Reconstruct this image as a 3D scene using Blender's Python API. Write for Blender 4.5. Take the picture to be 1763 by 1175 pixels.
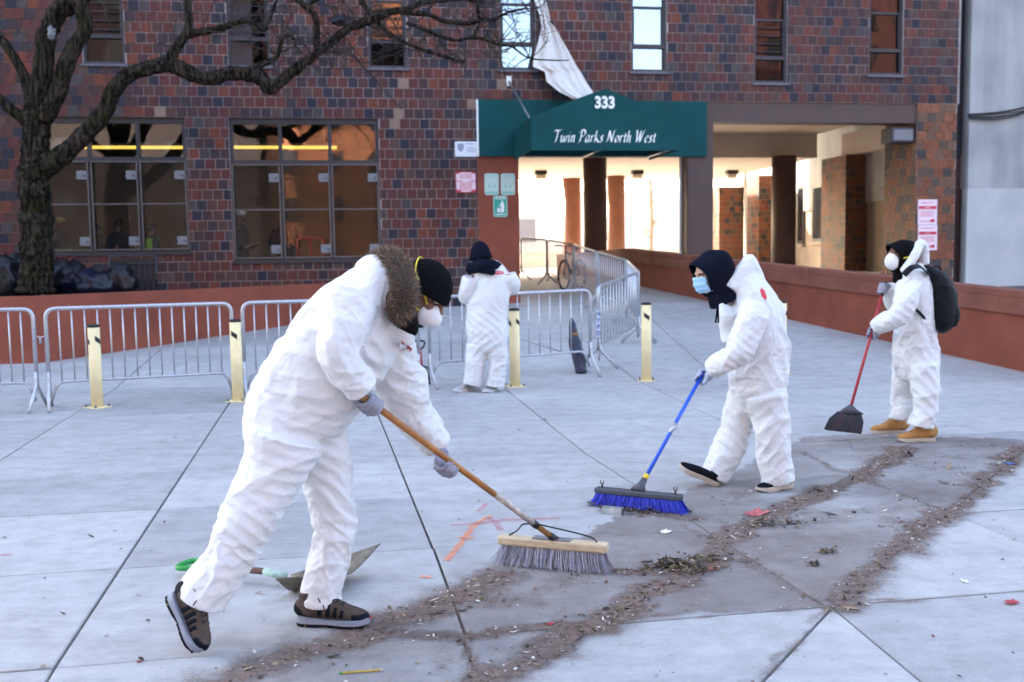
import bpy, bmesh, math, random
import numpy as np
from mathutils import Vector, Matrix
from mathutils.bvhtree import BVHTree
random.seed(7); RNG = np.random.default_rng(11)
for o in list(bpy.data.objects): bpy.data.objects.remove(o, do_unlink=True)
SC = bpy.context.scene; COL = SC.collection
R = math.radians

# ------------------------------------------------------------------ camera
PW, PH, FPX = 1763.0, 1175.0, 1763.0*35.0/36.0
CAM = Vector((0.0, 0.0, 1.6)); PITCH = math.atan(147.5/FPX); ROLL = 0.015
_f = Vector((0, math.cos(PITCH), -math.sin(PITCH))); _u0 = Vector((0, math.sin(PITCH), math.cos(PITCH))); _r0 = Vector((1, 0, 0))
CR = _r0*math.cos(ROLL) - _u0*math.sin(ROLL); CU = _u0*math.cos(ROLL) + _r0*math.sin(ROLL); CF = _f
cam_d = bpy.data.cameras.new('camera'); cam = bpy.data.objects.new('camera', cam_d); COL.objects.link(cam)
m = Matrix((CR, CU, -CF)).transposed().to_4x4(); m.translation = CAM; cam.matrix_world = m
cam_d.sensor_width = 36.0; cam_d.lens = 35.0; cam_d.clip_start = 0.05; cam_d.clip_end = 3000
cam_d.dof.use_dof = True; cam_d.dof.focus_distance = 5.2; cam_d.dof.aperture_fstop = 2.8
SC.camera = cam

# ------------------------------------------------------------------ world, sun, exposure
SUN_EL, SUN_TO = R(27), Vector((-0.50, 0.86, 0)).normalized()     # direction towards the sun: behind the tower, to its left
W = bpy.data.worlds.new('World'); SC.world = W; W.use_nodes = True
nt = W.node_tree; nt.nodes.clear()
sky = nt.nodes.new('ShaderNodeTexSky'); sky.sky_type = 'NISHITA'; sky.sun_disc = False
sky.sun_elevation = SUN_EL; sky.sun_rotation = math.atan2(SUN_TO.x, SUN_TO.y)
sky.air_density = 1.0; sky.dust_density = 4.5; sky.ozone_density = 0.6; sky.altitude = 50
bg = nt.nodes.new('ShaderNodeBackground'); bg.inputs['Strength'].default_value = 0.15
wo = nt.nodes.new('ShaderNodeOutputWorld')
nt.links.new(sky.outputs[0], bg.inputs[0]); nt.links.new(bg.outputs[0], wo.inputs[0])
sl = bpy.data.lights.new('sun', 'SUN'); sl.energy = 4.2; sl.angle = R(0.53); sl.color = (1.0, 0.86, 0.68)
so = bpy.data.objects.new('sun', sl); COL.objects.link(so)
sdir = Vector((SUN_TO.x*math.cos(SUN_EL), SUN_TO.y*math.cos(SUN_EL), math.sin(SUN_EL)))
so.rotation_euler = sdir.to_track_quat('Z', 'Y').to_euler(); so.location = (-30, 60, 60)
vs = SC.view_settings; vs.view_transform = 'Standard'; vs.look = 'None'; vs.gamma = 1.0; vs.use_curve_mapping = False
vs.exposure = 3.1
SC.render.engine = 'CYCLES'
SC.cycles.max_bounces = 8; SC.cycles.diffuse_bounces = 4; SC.cycles.transparent_max_bounces = 16

# ------------------------------------------------------------------ pixel helpers (a pixel is only a direction)
def ray(px, py):
    return (CF + CR*((px-PW/2)/FPX) - CU*((py-PH/2)/FPX))
def at(px, py, Y):                       # the point on that ray at distance Y in front of the camera
    d = ray(px, py); return CAM + d*(Y/d.y)
def gz(x, y):                            # height of the paving: level plaza, then a ramp up to the passage
    if y < 12.5: return 0.0
    f = max(0.62, min(1.06, 1.0 + 0.055*x))
    return f*0.07*(min(y, 26.0)-12.5)
def gp(px, py):                          # where the ray meets the paving
    d = ray(px, py); t = 0.5
    prev = t
    while t < 60:
        p = CAM + d*t
        if p.z <= gz(p.x, p.y): break
        prev = t; t += 0.1
    lo, hi = prev, t
    for _ in range(30):
        mi = (lo+hi)/2; p = CAM + d*mi
        if p.z <= gz(p.x, p.y): hi = mi
        else: lo = mi
    return CAM + d*hi
WA = math.atan(0.158); WO = Vector((0, 21.0, 0))
WU = Vector((math.cos(WA), math.sin(WA), 0)); WN = Vector((math.sin(WA), -math.cos(WA), 0))   # along the facade, out of the facade
def wp(u, n, z): return WO + WU*u + WN*n + Vector((0, 0, z))
def wuz(px, py, n=0.0):                  # pixel -> (u, z) on the plane n metres in front of the facade
    d = ray(px, py); o = WO + WN*n
    t = (o-CAM).dot(WN)/d.dot(WN); p = CAM + d*t
    return (p-WO).dot(WU), p.z

# ------------------------------------------------------------------ objects
def link(name, data, parent=None):
    o = bpy.data.objects.new(name, data); COL.objects.link(o)
    if parent is not None: o.parent = parent; o.matrix_parent_inverse = Matrix()
    return o
def tag(o, label=None, cat=None, group=None, kind=None):
    if label: o['label'] = label
    if cat: o['category'] = cat
    if group: o['group'] = group
    if kind: o['kind'] = kind
    return o
def thing(name, label, cat, group=None, loc=(0, 0, 0), rz=0.0):
    o = link(name, None); o.location = loc; o.rotation_euler = (0, 0, rz); o.empty_display_size = 0.2
    return tag(o, label, cat, group)
class MB:
    """collects geometry for ONE mesh object"""
    def __init__(s): s.v = []; s.f = []; s.m = []; s.sm = []
    def add(s, vs, fs, mi=0, smooth=False):
        b = len(s.v); s.v += [tuple(p) for p in vs]
        for f in fs: s.f.append(tuple(b+i for i in f)); s.m.append(mi); s.sm.append(smooth)
    def box(s, o, ax, ay, az, mi=0):     # o = corner, three edge vectors
        o, ax, ay, az = Vector(o), Vector(ax), Vector(ay), Vector(az)
        p = [o, o+ax, o+ax+ay, o+ay, o+az, o+ax+az, o+ax+ay+az, o+ay+az]
        fs = [(0,3,2,1), (4,5,6,7), (0,1,5,4), (1,2,6,5), (2,3,7,6), (3,0,4,7)]
        if ax.cross(ay).dot(az) < 0: fs = [f[::-1] for f in fs]
        s.add(p, fs, mi)
    def cbox(s, c, sx, sy, sz, mi=0, rz=0.0):
        c = Vector(c); M = Matrix.Rotation(rz, 3, 'Z')
        ax, ay, az = M@Vector((sx,0,0)), M@Vector((0,sy,0)), Vector((0,0,sz))
        s.box(c-(ax+ay+az)/2, ax, ay, az, mi)
    def wbox(s, u0, u1, n0, n1, z0, z1, mi=0):   # box in facade coordinates
        s.box(wp(u0, n0, z0), WU*(u1-u0), WN*(n1-n0), Vector((0,0,z1-z0)), mi)
    def tube(s, pts, rad, n=8, mi=0, cap=True, side=None, smooth=True, closed=False):
        pts = [Vector(p) for p in pts]; N = len(pts)
        if not hasattr(rad, '__len__'): rad = [rad]*N
        vs = []; fs = []
        t0 = (pts[1]-pts[0]).normalized()
        if side is None:
            side = Vector((0,0,1)).cross(t0)
            if side.length < 0.2: side = Vector((1,0,0)).cross(t0)
        a = Vector(side)
        for i in range(N):
            if closed: t = pts[(i+1) % N]-pts[i-1]
            else: t = pts[min(i+1, N-1)]-pts[max(i-1, 0)]
            t = t.normalized(); a = a - t*a.dot(t)
            if a.length < 1e-6: a = t.orthogonal()
            a = a.normalized(); b = t.cross(a)
            r = rad[i]; ra, rb = r if hasattr(r, '__len__') else (r, r)
            for k in range(n):
                th = 2*math.pi*k/n; vs.append(pts[i] + a*(ra*math.cos(th)) + b*(rb*math.sin(th)))
        L = N if closed else N-1
        for i in range(L):
            i2 = (i+1) % N
            for k in range(n):
                k2 = (k+1) % n; fs.append((i*n+k, i*n+k2, i2*n+k2, i2*n+k))
        if cap and not closed:
            fs.append(tuple(range(n))[::-1]); fs.append(tuple((N-1)*n+k for k in range(n)))
        s.add(vs, fs, mi, smooth)
    def ball(s, c, r, n=16, mi=0, M=None, smooth=True):
        c = Vector(c); r = r if hasattr(r, '__len__') else (r, r, r); h = n//2; vs = []; fs = []
        for i in range(h+1):
            ph = math.pi*i/h
            for k in range(n):
                th = 2*math.pi*k/n
                p = Vector((r[0]*math.sin(ph)*math.cos(th), r[1]*math.sin(ph)*math.sin(th), r[2]*math.cos(ph)))
                vs.append(c + (M@p if M is not None else p))
        for i in range(h):
            for k in range(n):
                k2 = (k+1) % n; fs.append((i*n+k, (i+1)*n+k, (i+1)*n+k2, i*n+k2))
        s.add(vs, fs, mi, smooth)
    def mesh(s, name, mats):
        me = bpy.data.meshes.new(name); me.from_pydata(s.v, [], s.f)
        for mm in (mats if isinstance(mats, (list, tuple)) else [mats]): me.materials.append(mm)
        me.polygons.foreach_set('material_index', s.m); me.polygons.foreach_set('use_smooth', s.sm)
        me.validate(); me.update(); return me
    def build(s, name, mats, parent=None, clean=False):
        me = s.mesh(name, mats)
        if clean:
            bm = bmesh.new(); bm.from_mesh(me); bmesh.ops.remove_doubles(bm, verts=bm.verts, dist=1e-5)
            bmesh.ops.recalc_face_normals(bm, faces=bm.faces); bm.to_mesh(me); bm.free()
        return link(name, me, parent)
def bevel(o, w, seg=2):
    bm = bmesh.new(); bm.from_mesh(o.data)
    bmesh.ops.remove_doubles(bm, verts=bm.verts, dist=1e-6)
    bmesh.ops.bevel(bm, geom=[e for e in bm.edges if e.is_manifold and e.calc_face_angle(0) > 0.5], offset=w, segments=seg, affect='EDGES', profile=0.5)
    bm.to_mesh(o.data); bm.free(); return o
def shift_origin(root, loc):              # keep the meshes where they are but put the Empty at the thing's base
    root.location = loc
    for c in root.children: c.matrix_parent_inverse = Matrix.Translation(-Vector(loc))
def copy_tree(o, parent=None):
    c = o.copy(); COL.objects.link(c); c.parent = parent
    for ch in list(o.children): copy_tree(ch, c)
    return c

# ------------------------------------------------------------------ materials
def mat(name, col, rough=0.6, metal=0.0, spec=0.5, var=0.0, vscale=8.0, bump=0.0, bscale=60.0, detail=6.0, emit=None, estr=0.0, coords='Object', col2=None, stretch=None):
    mm = bpy.data.materials.new(name); mm.use_nodes = True; n = mm.node_tree; N = n.nodes; L = n.links
    b = N['Principled BSDF']; b.inputs['Base Color'].default_value = (*col, 1); b.inputs['Roughness'].default_value = rough
    b.inputs['Metallic'].default_value = metal; b.inputs['Specular IOR Level'].default_value = spec
    if emit: b.inputs['Emission Color'].default_value = (*emit, 1); b.inputs['Emission Strength'].default_value = estr
    if var or bump:
        tc = N.new('ShaderNodeTexCoord'); src = tc.outputs[coords]
        if stretch:
            mp = N.new('ShaderNodeMapping'); mp.inputs['Scale'].default_value = stretch; L.new(src, mp.inputs[0]); src = mp.outputs[0]
    if var:
        no = N.new('ShaderNodeTexNoise'); no.inputs['Scale'].default_value = vscale; no.inputs['Detail'].default_value = detail; no.inputs['Roughness'].default_value = 0.6
        L.new(src, no.inputs['Vector'])
        rp = N.new('ShaderNodeValToRGB'); c2 = col2 or tuple(min(1, c*(1+var)) for c in col)
        rp.color_ramp.elements[0].position = 0.3; rp.color_ramp.elements[1].position = 0.7
        rp.color_ramp.elements[0].color = (*[c*(1-var) for c in col], 1) if not col2 else (*col, 1); rp.color_ramp.elements[1].color = (*c2, 1)
        L.new(no.outputs['Fac'], rp.inputs[0]); L.new(rp.outputs[0], b.inputs['Base Color'])
    if bump:
        nb = N.new('ShaderNodeTexNoise'); nb.inputs['Scale'].default_value = bscale; nb.inputs['Detail'].default_value = 5; L.new(src, nb.inputs['Vector'])
        bp = N.new('ShaderNodeBump'); bp.inputs['Strength'].default_value = bump; bp.inputs['Distance'].default_value = 0.01
        L.new(nb.outputs['Fac'], bp.inputs['Height']); L.new(bp.outputs[0], b.inputs['Normal'])
    return mm
M = {}
M['mortar'] = mat('mortar', (0.34, 0.285, 0.27), 0.9, var=0.35, vscale=1.3, bump=0.4, bscale=200)
BRICK_COL = [(0.1014, 0.0306, 0.0232), (0.076, 0.0329, 0.0283), (0.054, 0.026, 0.0276), (0.0287, 0.026, 0.0363), (0.0202, 0.0206, 0.0312), (0.1394, 0.0383, 0.0232), (0.0803, 0.0444, 0.0377), (0.0406, 0.0268, 0.0312), (0.0591, 0.0474, 0.048), (0.0929, 0.0276, 0.0262)]
BRICKS = [mat('brick_glaze_%d' % i, c, 0.5, spec=0.22, var=0.28, vscale=14, bump=0.35, bscale=40, stretch=(1, 1, 0.25)) for i, c in enumerate(BRICK_COL)]
ORANGE_COL = [(0.21, 0.0735, 0.0385), (0.175, 0.063, 0.035), (0.14, 0.077, 0.049), (0.091, 0.063, 0.049), (0.238, 0.091, 0.049), (0.154, 0.084, 0.0525), (0.0525, 0.0455, 0.0455)]
OBRICKS = [mat('brick_warm_%d' % i, c, 0.6, spec=0.2, var=0.25, vscale=14, bump=0.35, bscale=40) for i, c in enumerate(ORANGE_COL)]
M['brick_new'] = mat('brick_new', (0.22, 0.14, 0.10), 0.7, var=0.15, vscale=20)
M['mortar_warm'] = mat('mortar_warm', (0.27, 0.21, 0.17), 0.9, var=0.2, vscale=3)
M['redpaint'] = mat('red_paint', (0.235, 0.068, 0.042), 0.75, spec=0.2, var=0.24, vscale=1.1, bump=0.15, bscale=25)
M['redpaint_dk'] = mat('red_paint_cap', (0.215, 0.075, 0.052), 0.7, spec=0.25, var=0.25, vscale=2.2, bump=0.15, bscale=25)
M['brown'] = mat('brown_paint', (0.075, 0.042, 0.036), 0.6, var=0.12, vscale=3, bump=0.1)
M['rustcol'] = mat('column_paint', (0.20, 0.072, 0.04), 0.55, var=0.15, vscale=3)
M['cream'] = mat('cream_soffit', (0.62, 0.52, 0.43), 0.8, var=0.06, vscale=1.5)
M['frame'] = mat('window_frame', (0.028, 0.025, 0.031), 0.45, var=0.2, vscale=6)
M['frame_lt'] = mat('guard_frame', (0.13, 0.12, 0.12), 0.4, metal=0.5, var=0.2, vscale=10)
M['sill'] = mat('sill_metal', (0.10, 0.095, 0.115), 0.45, var=0.2, vscale=5)
M['green'] = mat('canopy_fabric', (0.003, 0.060, 0.062), 0.7, spec=0.2, var=0.12, vscale=2.0, bump=0.12, bscale=180)
M['white'] = mat('white_paint', (0.78, 0.78, 0.76), 0.5)
M['steel'] = mat('galvanised_steel', (0.50, 0.51, 0.54), 0.42, metal=0.75, var=0.18, vscale=30)
M['steel_dk'] = mat('worn_steel', (0.16, 0.165, 0.18), 0.5, metal=0.6, var=0.3, vscale=18)
M['black'] = mat('black_plastic', (0.012, 0.012, 0.014), 0.45)
M['blacksoft'] = mat('black_rubber', (0.018, 0.018, 0.02), 0.8)
M['yellowpost'] = mat('cream_yellow_paint', (0.87, 0.73, 0.42), 0.85, spec=0.1, var=0.08, vscale=6, bump=0.05)
M['beige'] = mat('beige_stucco', (0.28, 0.22, 0.17), 0.85, var=0.2, vscale=1.2, bump=0.2, bscale=30)
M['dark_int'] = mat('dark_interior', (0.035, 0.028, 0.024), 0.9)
# ================================================================== paving
def concrete_mat(name, base, k=1.0):
    mm = bpy.data.materials.new(name); mm.use_nodes = True; n = mm.node_tree; N = n.nodes; L = n.links; b = N['Principled BSDF']
    geo = N.new('ShaderNodeNewGeometry')
    def noise(sc, det, ro=0.6, st=None):
        v = geo.outputs['Position']
        if st:
            mp = N.new('ShaderNodeMapping'); mp.inputs['Scale'].default_value = st; mp.inputs['Rotation'].default_value = (0, 0, 0.06); L.new(v, mp.inputs[0]); v = mp.outputs[0]
        x = N.new('ShaderNodeTexNoise'); x.inputs['Scale'].default_value = sc; x.inputs['Detail'].default_value = det; x.inputs['Roughness'].default_value = ro
        L.new(v, x.inputs['Vector']); return x.outputs['Fac']
    def ramp(s, a, ca, bb, cb):
        r = N.new('ShaderNodeValToRGB'); r.color_ramp.elements[0].position = a; r.color_ramp.elements[1].position = bb
        r.color_ramp.elements[0].color = (*ca, 1); r.color_ramp.elements[1].color = (*cb, 1); L.new(s, r.inputs[0]); return r.outputs[0]
    def mul(a, c, f=1.0):
        x = N.new('ShaderNodeMix'); x.data_type = 'RGBA'; x.blend_type = 'MULTIPLY'; x.inputs[0].default_value = f
        L.new(a, x.inputs[6]); L.new(c, x.inputs[7]); return x.outputs[2]
    c = ramp(noise(0.55, 8, 0.65), 0.28, tuple(x*0.76 for x in base), 0.72, tuple(x*1.10 for x in base))
    c = mul(c, ramp(noise(6.0, 6, 0.7), 0.32, (0.80,0.79,0.775), 0.58, (1,1,1)))
    c = mul(c, ramp(noise(1.0, 7, 0.75, (0.7, 7.0, 1)), 0.34, (0.885,0.88,0.885), 0.56, (1,1,1)))      # brushed streaks
    c = mul(c, ramp(noise(160.0, 3, 0.6), 0.25, (0.80,0.80,0.80), 0.55, (1,1,1)))                    # aggregate
    sp = ramp(noise(24.0, 2, 0.5), 0.715, (1,1,1), 0.76, (0.62,0.60,0.60)); c = mul(c, sp)            # gum spots, specks
    oi = N.new('ShaderNodeObjectInfo'); c = mul(c, ramp(oi.outputs['Random'], 0.0, (0.80,0.80,0.81), 1.0, (1.0,1.0,1.0)))
    L.new(c, b.inputs['Base Color']); b.inputs['Roughness'].default_value = 0.72; b.inputs['Specular IOR Level'].default_value = 0.35
    bp = N.new('ShaderNodeBump'); bp.inputs['Strength'].default_value = 0.16; bp.inputs['Distance'].default_value = 0.004
    ad = N.new('ShaderNodeMath'); ad.operation = 'ADD'; L.new(noise(120.0, 4), ad.inputs[0]); L.new(noise(2.0, 5, 0.7, (0.8, 90.0, 1)), ad.inputs[1])
    L.new(ad.outputs[0], bp.inputs['Height']); L.new(bp.outputs[0], b.inputs['Normal'])
    return mm
M['concrete'] = concrete_mat('plaza_concrete', (0.52, 0.512, 0.505))
M['joint'] = mat('joint_filler', (0.075, 0.068, 0.066), 0.9, var=0.3, vscale=40)
M['street'] = mat('far_pavement', (0.42, 0.41, 0.39), 0.85, var=0.15, vscale=0.6)

gm = MB()
xs = [-400, -60, -25, -14, -9, -5, -2, 0, 1.2, 3, 6, 9, 14, 25, 60, 400]; ys = [-400, -60, -12, 0, 6, 12.5, 15, 18, 21, 24, 26, 28]
gv = [(x, y, gz(x, y)-0.03) for y in ys for x in xs]; nx = len(xs)
gm.add(gv, [(j*nx+i, j*nx+i+1, (j+1)*nx+i+1, (j+1)*nx+i) for j in range(len(ys)-1) for i in range(nx-1)])
ground = gm.build('ground', M['joint']); tag(ground, kind='structure')
fm = MB(); xs2 = [-400, -60, -9, -5, -2, 0, 1.2, 3, 6, 9, 25, 60, 400]; ys2 = [27.5, 40, 90, 600]; n2 = len(xs2)
fm.add([(x, y, gz(x, 26)-0.012 if abs(x) < 30 else gz(x, 26)-0.012) for y in ys2 for x in xs2], [(j*n2+i, j*n2+i+1, (j+1)*n2+i+1, (j+1)*n2+i) for j in range(3) for i in range(n2-1)])
tag(fm.build('pavement', M['street']), kind='structure')

def g2(px, py): p = gp(px, py); return (p.x, p.y)
polys = [[(-16, 0.9), (11, 0.9), (11, 29.0), (-16, 29.0)]]
def clip(poly, p, nrm, d):                # keep the side where (v-p).n >= d
    out = []
    for i in range(len(poly)):
        a, b = poly[i], poly[(i+1) % len(poly)]
        da = (a[0]-p[0])*nrm[0]+(a[1]-p[1])*nrm[1]-d; db = (b[0]-p[0])*nrm[0]+(b[1]-p[1])*nrm[1]-d
        if da >= 0: out.append(a)
        if (da >= 0) != (db >= 0):
            t = da/(da-db); out.append((a[0]+(b[0]-a[0])*t, a[1]+(b[1]-a[1])*t))
    return out
def area(p): return abs(sum(p[i][0]*p[(i+1) % len(p)][1]-p[(i+1) % len(p)][0]*p[i][1] for i in range(len(p))))/2
def cut(a, b, gap, full=False):
    global polys
    dx, dy = b[0]-a[0], b[1]-a[1]; l = math.hypot(dx, dy); t = (dx/l, dy/l); nr = (-t[1], t[0]); out = []
    for po in polys:
        s1 = clip(po, a, nr, gap/2); s2 = clip(po, a, (-nr[0], -nr[1]), gap/2)
        if len(s1) < 3 or len(s2) < 3 or area(s1) < 0.004 or area(s2) < 0.004: out.append(po); continue
        ts = []                            # chord of the line inside this slab
        for i in range(len(po)):
            p, q = po[i], po[(i+1) % len(po)]
            dp = (p[0]-a[0])*nr[0]+(p[1]-a[1])*nr[1]; dq = (q[0]-a[0])*nr[0]+(q[1]-a[1])*nr[1]
            if (dp >= 0) != (dq >= 0):
                k = dp/(dp-dq); ts.append((p[0]+(q[0]-p[0])*k-a[0])*t[0]+(p[1]+(q[1]-p[1])*k-a[1])*t[1])
        lo, hi = min(ts), max(ts); ov = min(hi, l)-max(lo, 0)
        if full or ov > 0.33*(hi-lo): out += [s1, s2]
        else: out.append(po)
    polys = out
cut((-16, 12.5), (11, 12.5), 0.010, True)
cut((-16, 16.4), (11, 16.0), 0.010, True); cut((-16, 20.2), (11, 20.4), 0.010, True); cut((-16, 25.99), (11, 25.99), 0.010, True)
cut((-16, 23.4), (11, 23.2), 0.010, True)
J6 = [(0, 1158), (520, 1113), (1050, 1068), (1430, 1045), (1763, 1017)]
cut(g2(0, 1158), g2(1763, 1017), 0.014, True)
for a, b in [((0, 993), (745, 944)), ((0, 891), (900, 846)), ((0, 826), (643, 796)), ((0, 774), (640, 744))]:
    cut(g2(*a), g2(*b), 0.009, True)
cut(g2(0, 726), g2(880, 690), 0.012, True)
for a, b in [((232, 640), (-60, 830)), ((425, 640), (105, 1132)), ((95, 1148), (-150, 1560)), ((633, 670), (758, 975)), ((752, 958), (800, 1088)), ((795, 1096), (960, 1500)), ((868, 668), (1010, 782)), ((1010, 782), (1405, 1034)),
             ((1040, 612), (1232, 720)), ((1232, 720), (1800, 951)), ((1430, 1045), (1763, 776)), ((1427, 1052), (1050, 1450)), ((1440, 1052), (1920, 1450)), ((1058, 1064), (1300, 905)), ((1050, 1070), (560, 1330)), ((1300, 905), (1570, 764))]:
    cut(g2(*a), g2(*b), 0.014)
for x0, x1 in ((-9.5, -11), (-6.5, -7.5), (-3.2, -3.6), (-0.3, -0.2), (2.6, 2.4), (5.6, 5.2)): cut((x0, 12.5), (x1, 29), 0.010)
for po in polys:
    if area(po) < 0.02: continue
    nb = len(po); cx = sum(p[0] for p in po)/nb; cy = sum(p[1] for p in po)/nb; dz = random.uniform(-0.0025, 0.0025)
    sb = MB(); top = [(p[0]-cx, p[1]-cy, gz(*p)+dz) for p in po]; bot = [(p[0]-cx, p[1]-cy, gz(*p)-0.05) for p in po]
    ins = []                               # arrised (slightly rounded) edge
    for x, y, z in top:
        d = math.hypot(x, y); k = max(0, 1-0.006/max(d, 1e-3)); ins.append((x*k, y*k, z))
    edge = [(x, y, z-0.004) for x, y, z in top]
    v = ins+edge+bot
    sb.add(v, [tuple(range(nb))]+[(nb+i, nb+(i+1) % nb, (i+1) % nb, i) for i in range(nb)]+[(2*nb+i, 2*nb+(i+1) % nb, nb+(i+1) % nb, nb+i) for i in range(nb)])
    me = sb.mesh('slab', M['concrete'])
    if sum((po[i][0]*po[(i+1) % nb][1]-po[(i+1) % nb][0]*po[i][1]) for i in range(nb)) < 0: me.flip_normals()
    o = link('slab', me, ground); o.location = (cx, cy, 0)

# ================================================================== the apartment tower
tower = thing('apartment_building', 'tall apartment building of square dark red and slate bricks with open passage', 'building')
BP = 0.2032                                # brick pitch, both ways
U_L, U_R = -24.0, wuz(1645, 300)[0]
Z0, ZT = 0.2, 9.4
zc0 = wuz(900, 172)[1]                     # a course line: the top of the canopy band
def snapz(z): return zc0 + round((z-zc0)/BP)*BP
openings = []                              # (u0,u1,z0,z1)
gw = []                                    # ground-floor windows
for xa, xb in ((64, 320), (393, 651)):
    u0 = (wuz(xa, 205)[0]+wuz(xa+9, 440)[0])/2; u1 = (wuz(xb, 205)[0]+wuz(xb+6, 440)[0])/2
    z1 = snapz(wuz((xa+xb)/2, 206)[1]); z0 = snapz(wuz((xa+xb)/2, 440)[1]); gw.append((u0, u1, z0, z1)); openings.append(gw[-1])
uwin = []                                  # upper windows
for xa, xb, ys_ in ((144, 216, 111), (393, 466, 119), (635, 701, 122), (861, 923, 124), (1087, 1148, 130), (1298, 1355, 135), (1495, 1554, 136)):
    u0 = wuz(xa, ys_)[0]; u1 = wuz(xb, ys_)[0]; z0 = snapz(wuz((xa+xb)/2, ys_)[1]); uwin.append((u0, u1, z0, z0+2.24)); openings.append(uwin[-1])
UP0 = wuz(824, 400)[0]; UP1 = wuz(893, 300)[0]      # painted pier
UPR = wuz(1577, 300)[0]                              # brick pier on the right
ZBT = snapz(wuz(1400, 180)[1])                       # top of the passage opening
openings.append((UP0, UPR, -1.0, ZBT))
openings.append((U_L-1, U_L+0.01, -5, -4))

# mortar backing with holes
us = sorted({U_L, U_R, *[o[0] for o in openings[:-1]], *[o[1] for o in openings[:-1]]}); zs = sorted({Z0, ZT, *[z for o in openings[:-1] for z in o[2:] if Z0 < z < ZT]})
def in_open(u, z): return any(o[0] < u < o[1] and o[2] < z < o[3] for o in openings)
wm = MB()
for i in range(len(us)-1):
    for j in range(len(zs)-1):
        if not in_open((us[i]+us[i+1])/2, (zs[j]+zs[j+1])/2):
            wm.add([wp(us[i], 0, zs[j]), wp(us[i+1], 0, zs[j]), wp(us[i+1], 0, zs[j+1]), wp(us[i], 0, zs[j+1])], [(0,1,2,3)])
for u0, u1, z0, z1 in openings[:-2]:
    for a, b in (((u0, z0), (u0, z1)), ((u1, z1), (u1, z0)), ((u0, z1), (u1, z1)), ((u1, z0), (u0, z0))):
        wm.add([wp(a[0], 0, a[1]), wp(b[0], 0, b[1]), wp(b[0], -0.30, b[1]), wp(a[0], -0.30, a[1])], [(0,1,2,3)])
wall = wm.build('wall', M['mortar'], tower)
# bricks
GAP = 0.013; bricks = []                   # (u0,u1,z0,z1)
nrow0 = int(math.floor((Z0-zc0)/BP))
r = nrow0
while zc0+r*BP < ZT:
    z0 = zc0+r*BP; z1 = z0+BP; zm = (z0+z1)/2; r += 1
    if z0 < Z0: continue
    spans = [(U_L, U_R)]
    for o in openings[:-1]:
        if o[2]-0.06 < zm < o[3]+0.06:
            ns = []
            for a, b in spans:
                if o[1] <= a or o[0] >= b: ns.append((a, b)); continue
                if o[0] > a: ns.append((a, o[0]))
                if o[1] < b: ns.append((o[1], b))
            spans = ns
    off = (0.5 if r % 2 else 0.0)*BP + random.uniform(-0.02, 0.02)
    for a, b in spans:
        k = math.floor((a-U_L-off)/BP); u = U_L+off+k*BP
        while u < b-0.01:
            ua, ub = max(a, u), min(b, u+BP)
            if ub-ua > 0.035: bricks.append((ua, ub, z0, z1))
            u += BP
def in_view(u, z):
    p = wp(u, 0, z)-CAM; d = p.dot(CF); return abs(p.dot(CR)/d)*FPX < PW/2+30 and abs(p.dot(CU)/d)*FPX < PH/2+30
def bmi(u, z):
    w = [5, 5, 4, 2.8, 2.2, 2.4, 2.8, 4, 1.4, 4.4]
    return random.choices(range(10), w)[0]
BM = {}
def brick_mesh(i):
    if i not in BM:
        h = (BP-GAP)/2; b = MB(); b.box(Vector((-h, -0.02, -h)), Vector((2*h, 0, 0)), Vector((0, 0.028, 0)), Vector((0, 0, 2*h)))
        me = b.mesh('brick', BRICKS[i]); BM[i] = me
    return BM[i]
vis = [b for b in bricks if in_view((b[0]+b[1])/2, (b[2]+b[3])/2) and b[1]-b[0] > BP*0.98]
def hidden_by_tree(b): return False
vis.sort(key=lambda b: (b[0]+b[1])/2)      # the facade recedes to the right: the leftmost show largest
solo = set(vis[:300])
wr = Matrix((WU, -WN, Vector((0,0,1)))).transposed().to_4x4()
rest = MB()
new_spots = [(267, 187), (685, 193), (697, 150), (680, 208), (812, 178), (868, 146)]
new_uz = [wuz(*s) for s in new_spots]
for b in bricks:
    if b in solo:
        o = link('brick', brick_mesh(bmi(b[0], b[2])), wall)
        mw = wr.copy(); mw.translation = wp((b[0]+b[1])/2, 0.0+random.uniform(-0.003, 0.002), (b[2]+b[3])/2); o.matrix_basis = mw
    else:
        i = bmi(b[0], b[2])
        if any(b[0] < u < b[1] and b[2] < z < b[3] for u, z in new_uz): i = 10
        j = random.uniform(-0.003, 0.003)
        if b[0] > UPR-0.05 and b[3] < ZBT+0.02: i = 11+random.choices(range(7), [4, 4, 3, 3, 2, 3, 2.2])[0]  # pier front takes warmer bricks: bounced sunlight put into the colour
        rest.wbox(b[0]+GAP/2, b[1]-GAP/2, -0.02, 0.008+j, b[2]+GAP/2, b[3]-GAP/2, i)
ro = rest.build('brick_courses', BRICKS+[M['brick_new']]+OBRICKS, wall); ro['kind'] = 'stuff'
# the tower's body (its upper floors shade the plaza)
TD = 15.0
body = MB()
body.wbox(U_L, U_R, -0.32, -TD, 9.4, 44.0)                                  # upper floors
body.wbox(U_L, U_R, -0.30, -0.36, 0, 0.001)
up = MB(); up.wbox(U_L, U_R, 0.0, -TD, 9.402, 44.0); up.build('upper_wall', M['mortar'], tower)
zc_hi, zc_lo = 4.97, 4.30
fl = MB(); fl.wbox(U_L+0.01, U_R-0.01, -0.9, -TD, 5.25, 9.40); fl.build('floor_slab', M['dark_int'], tower)   # closed storey behind the first-floor windows
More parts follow.
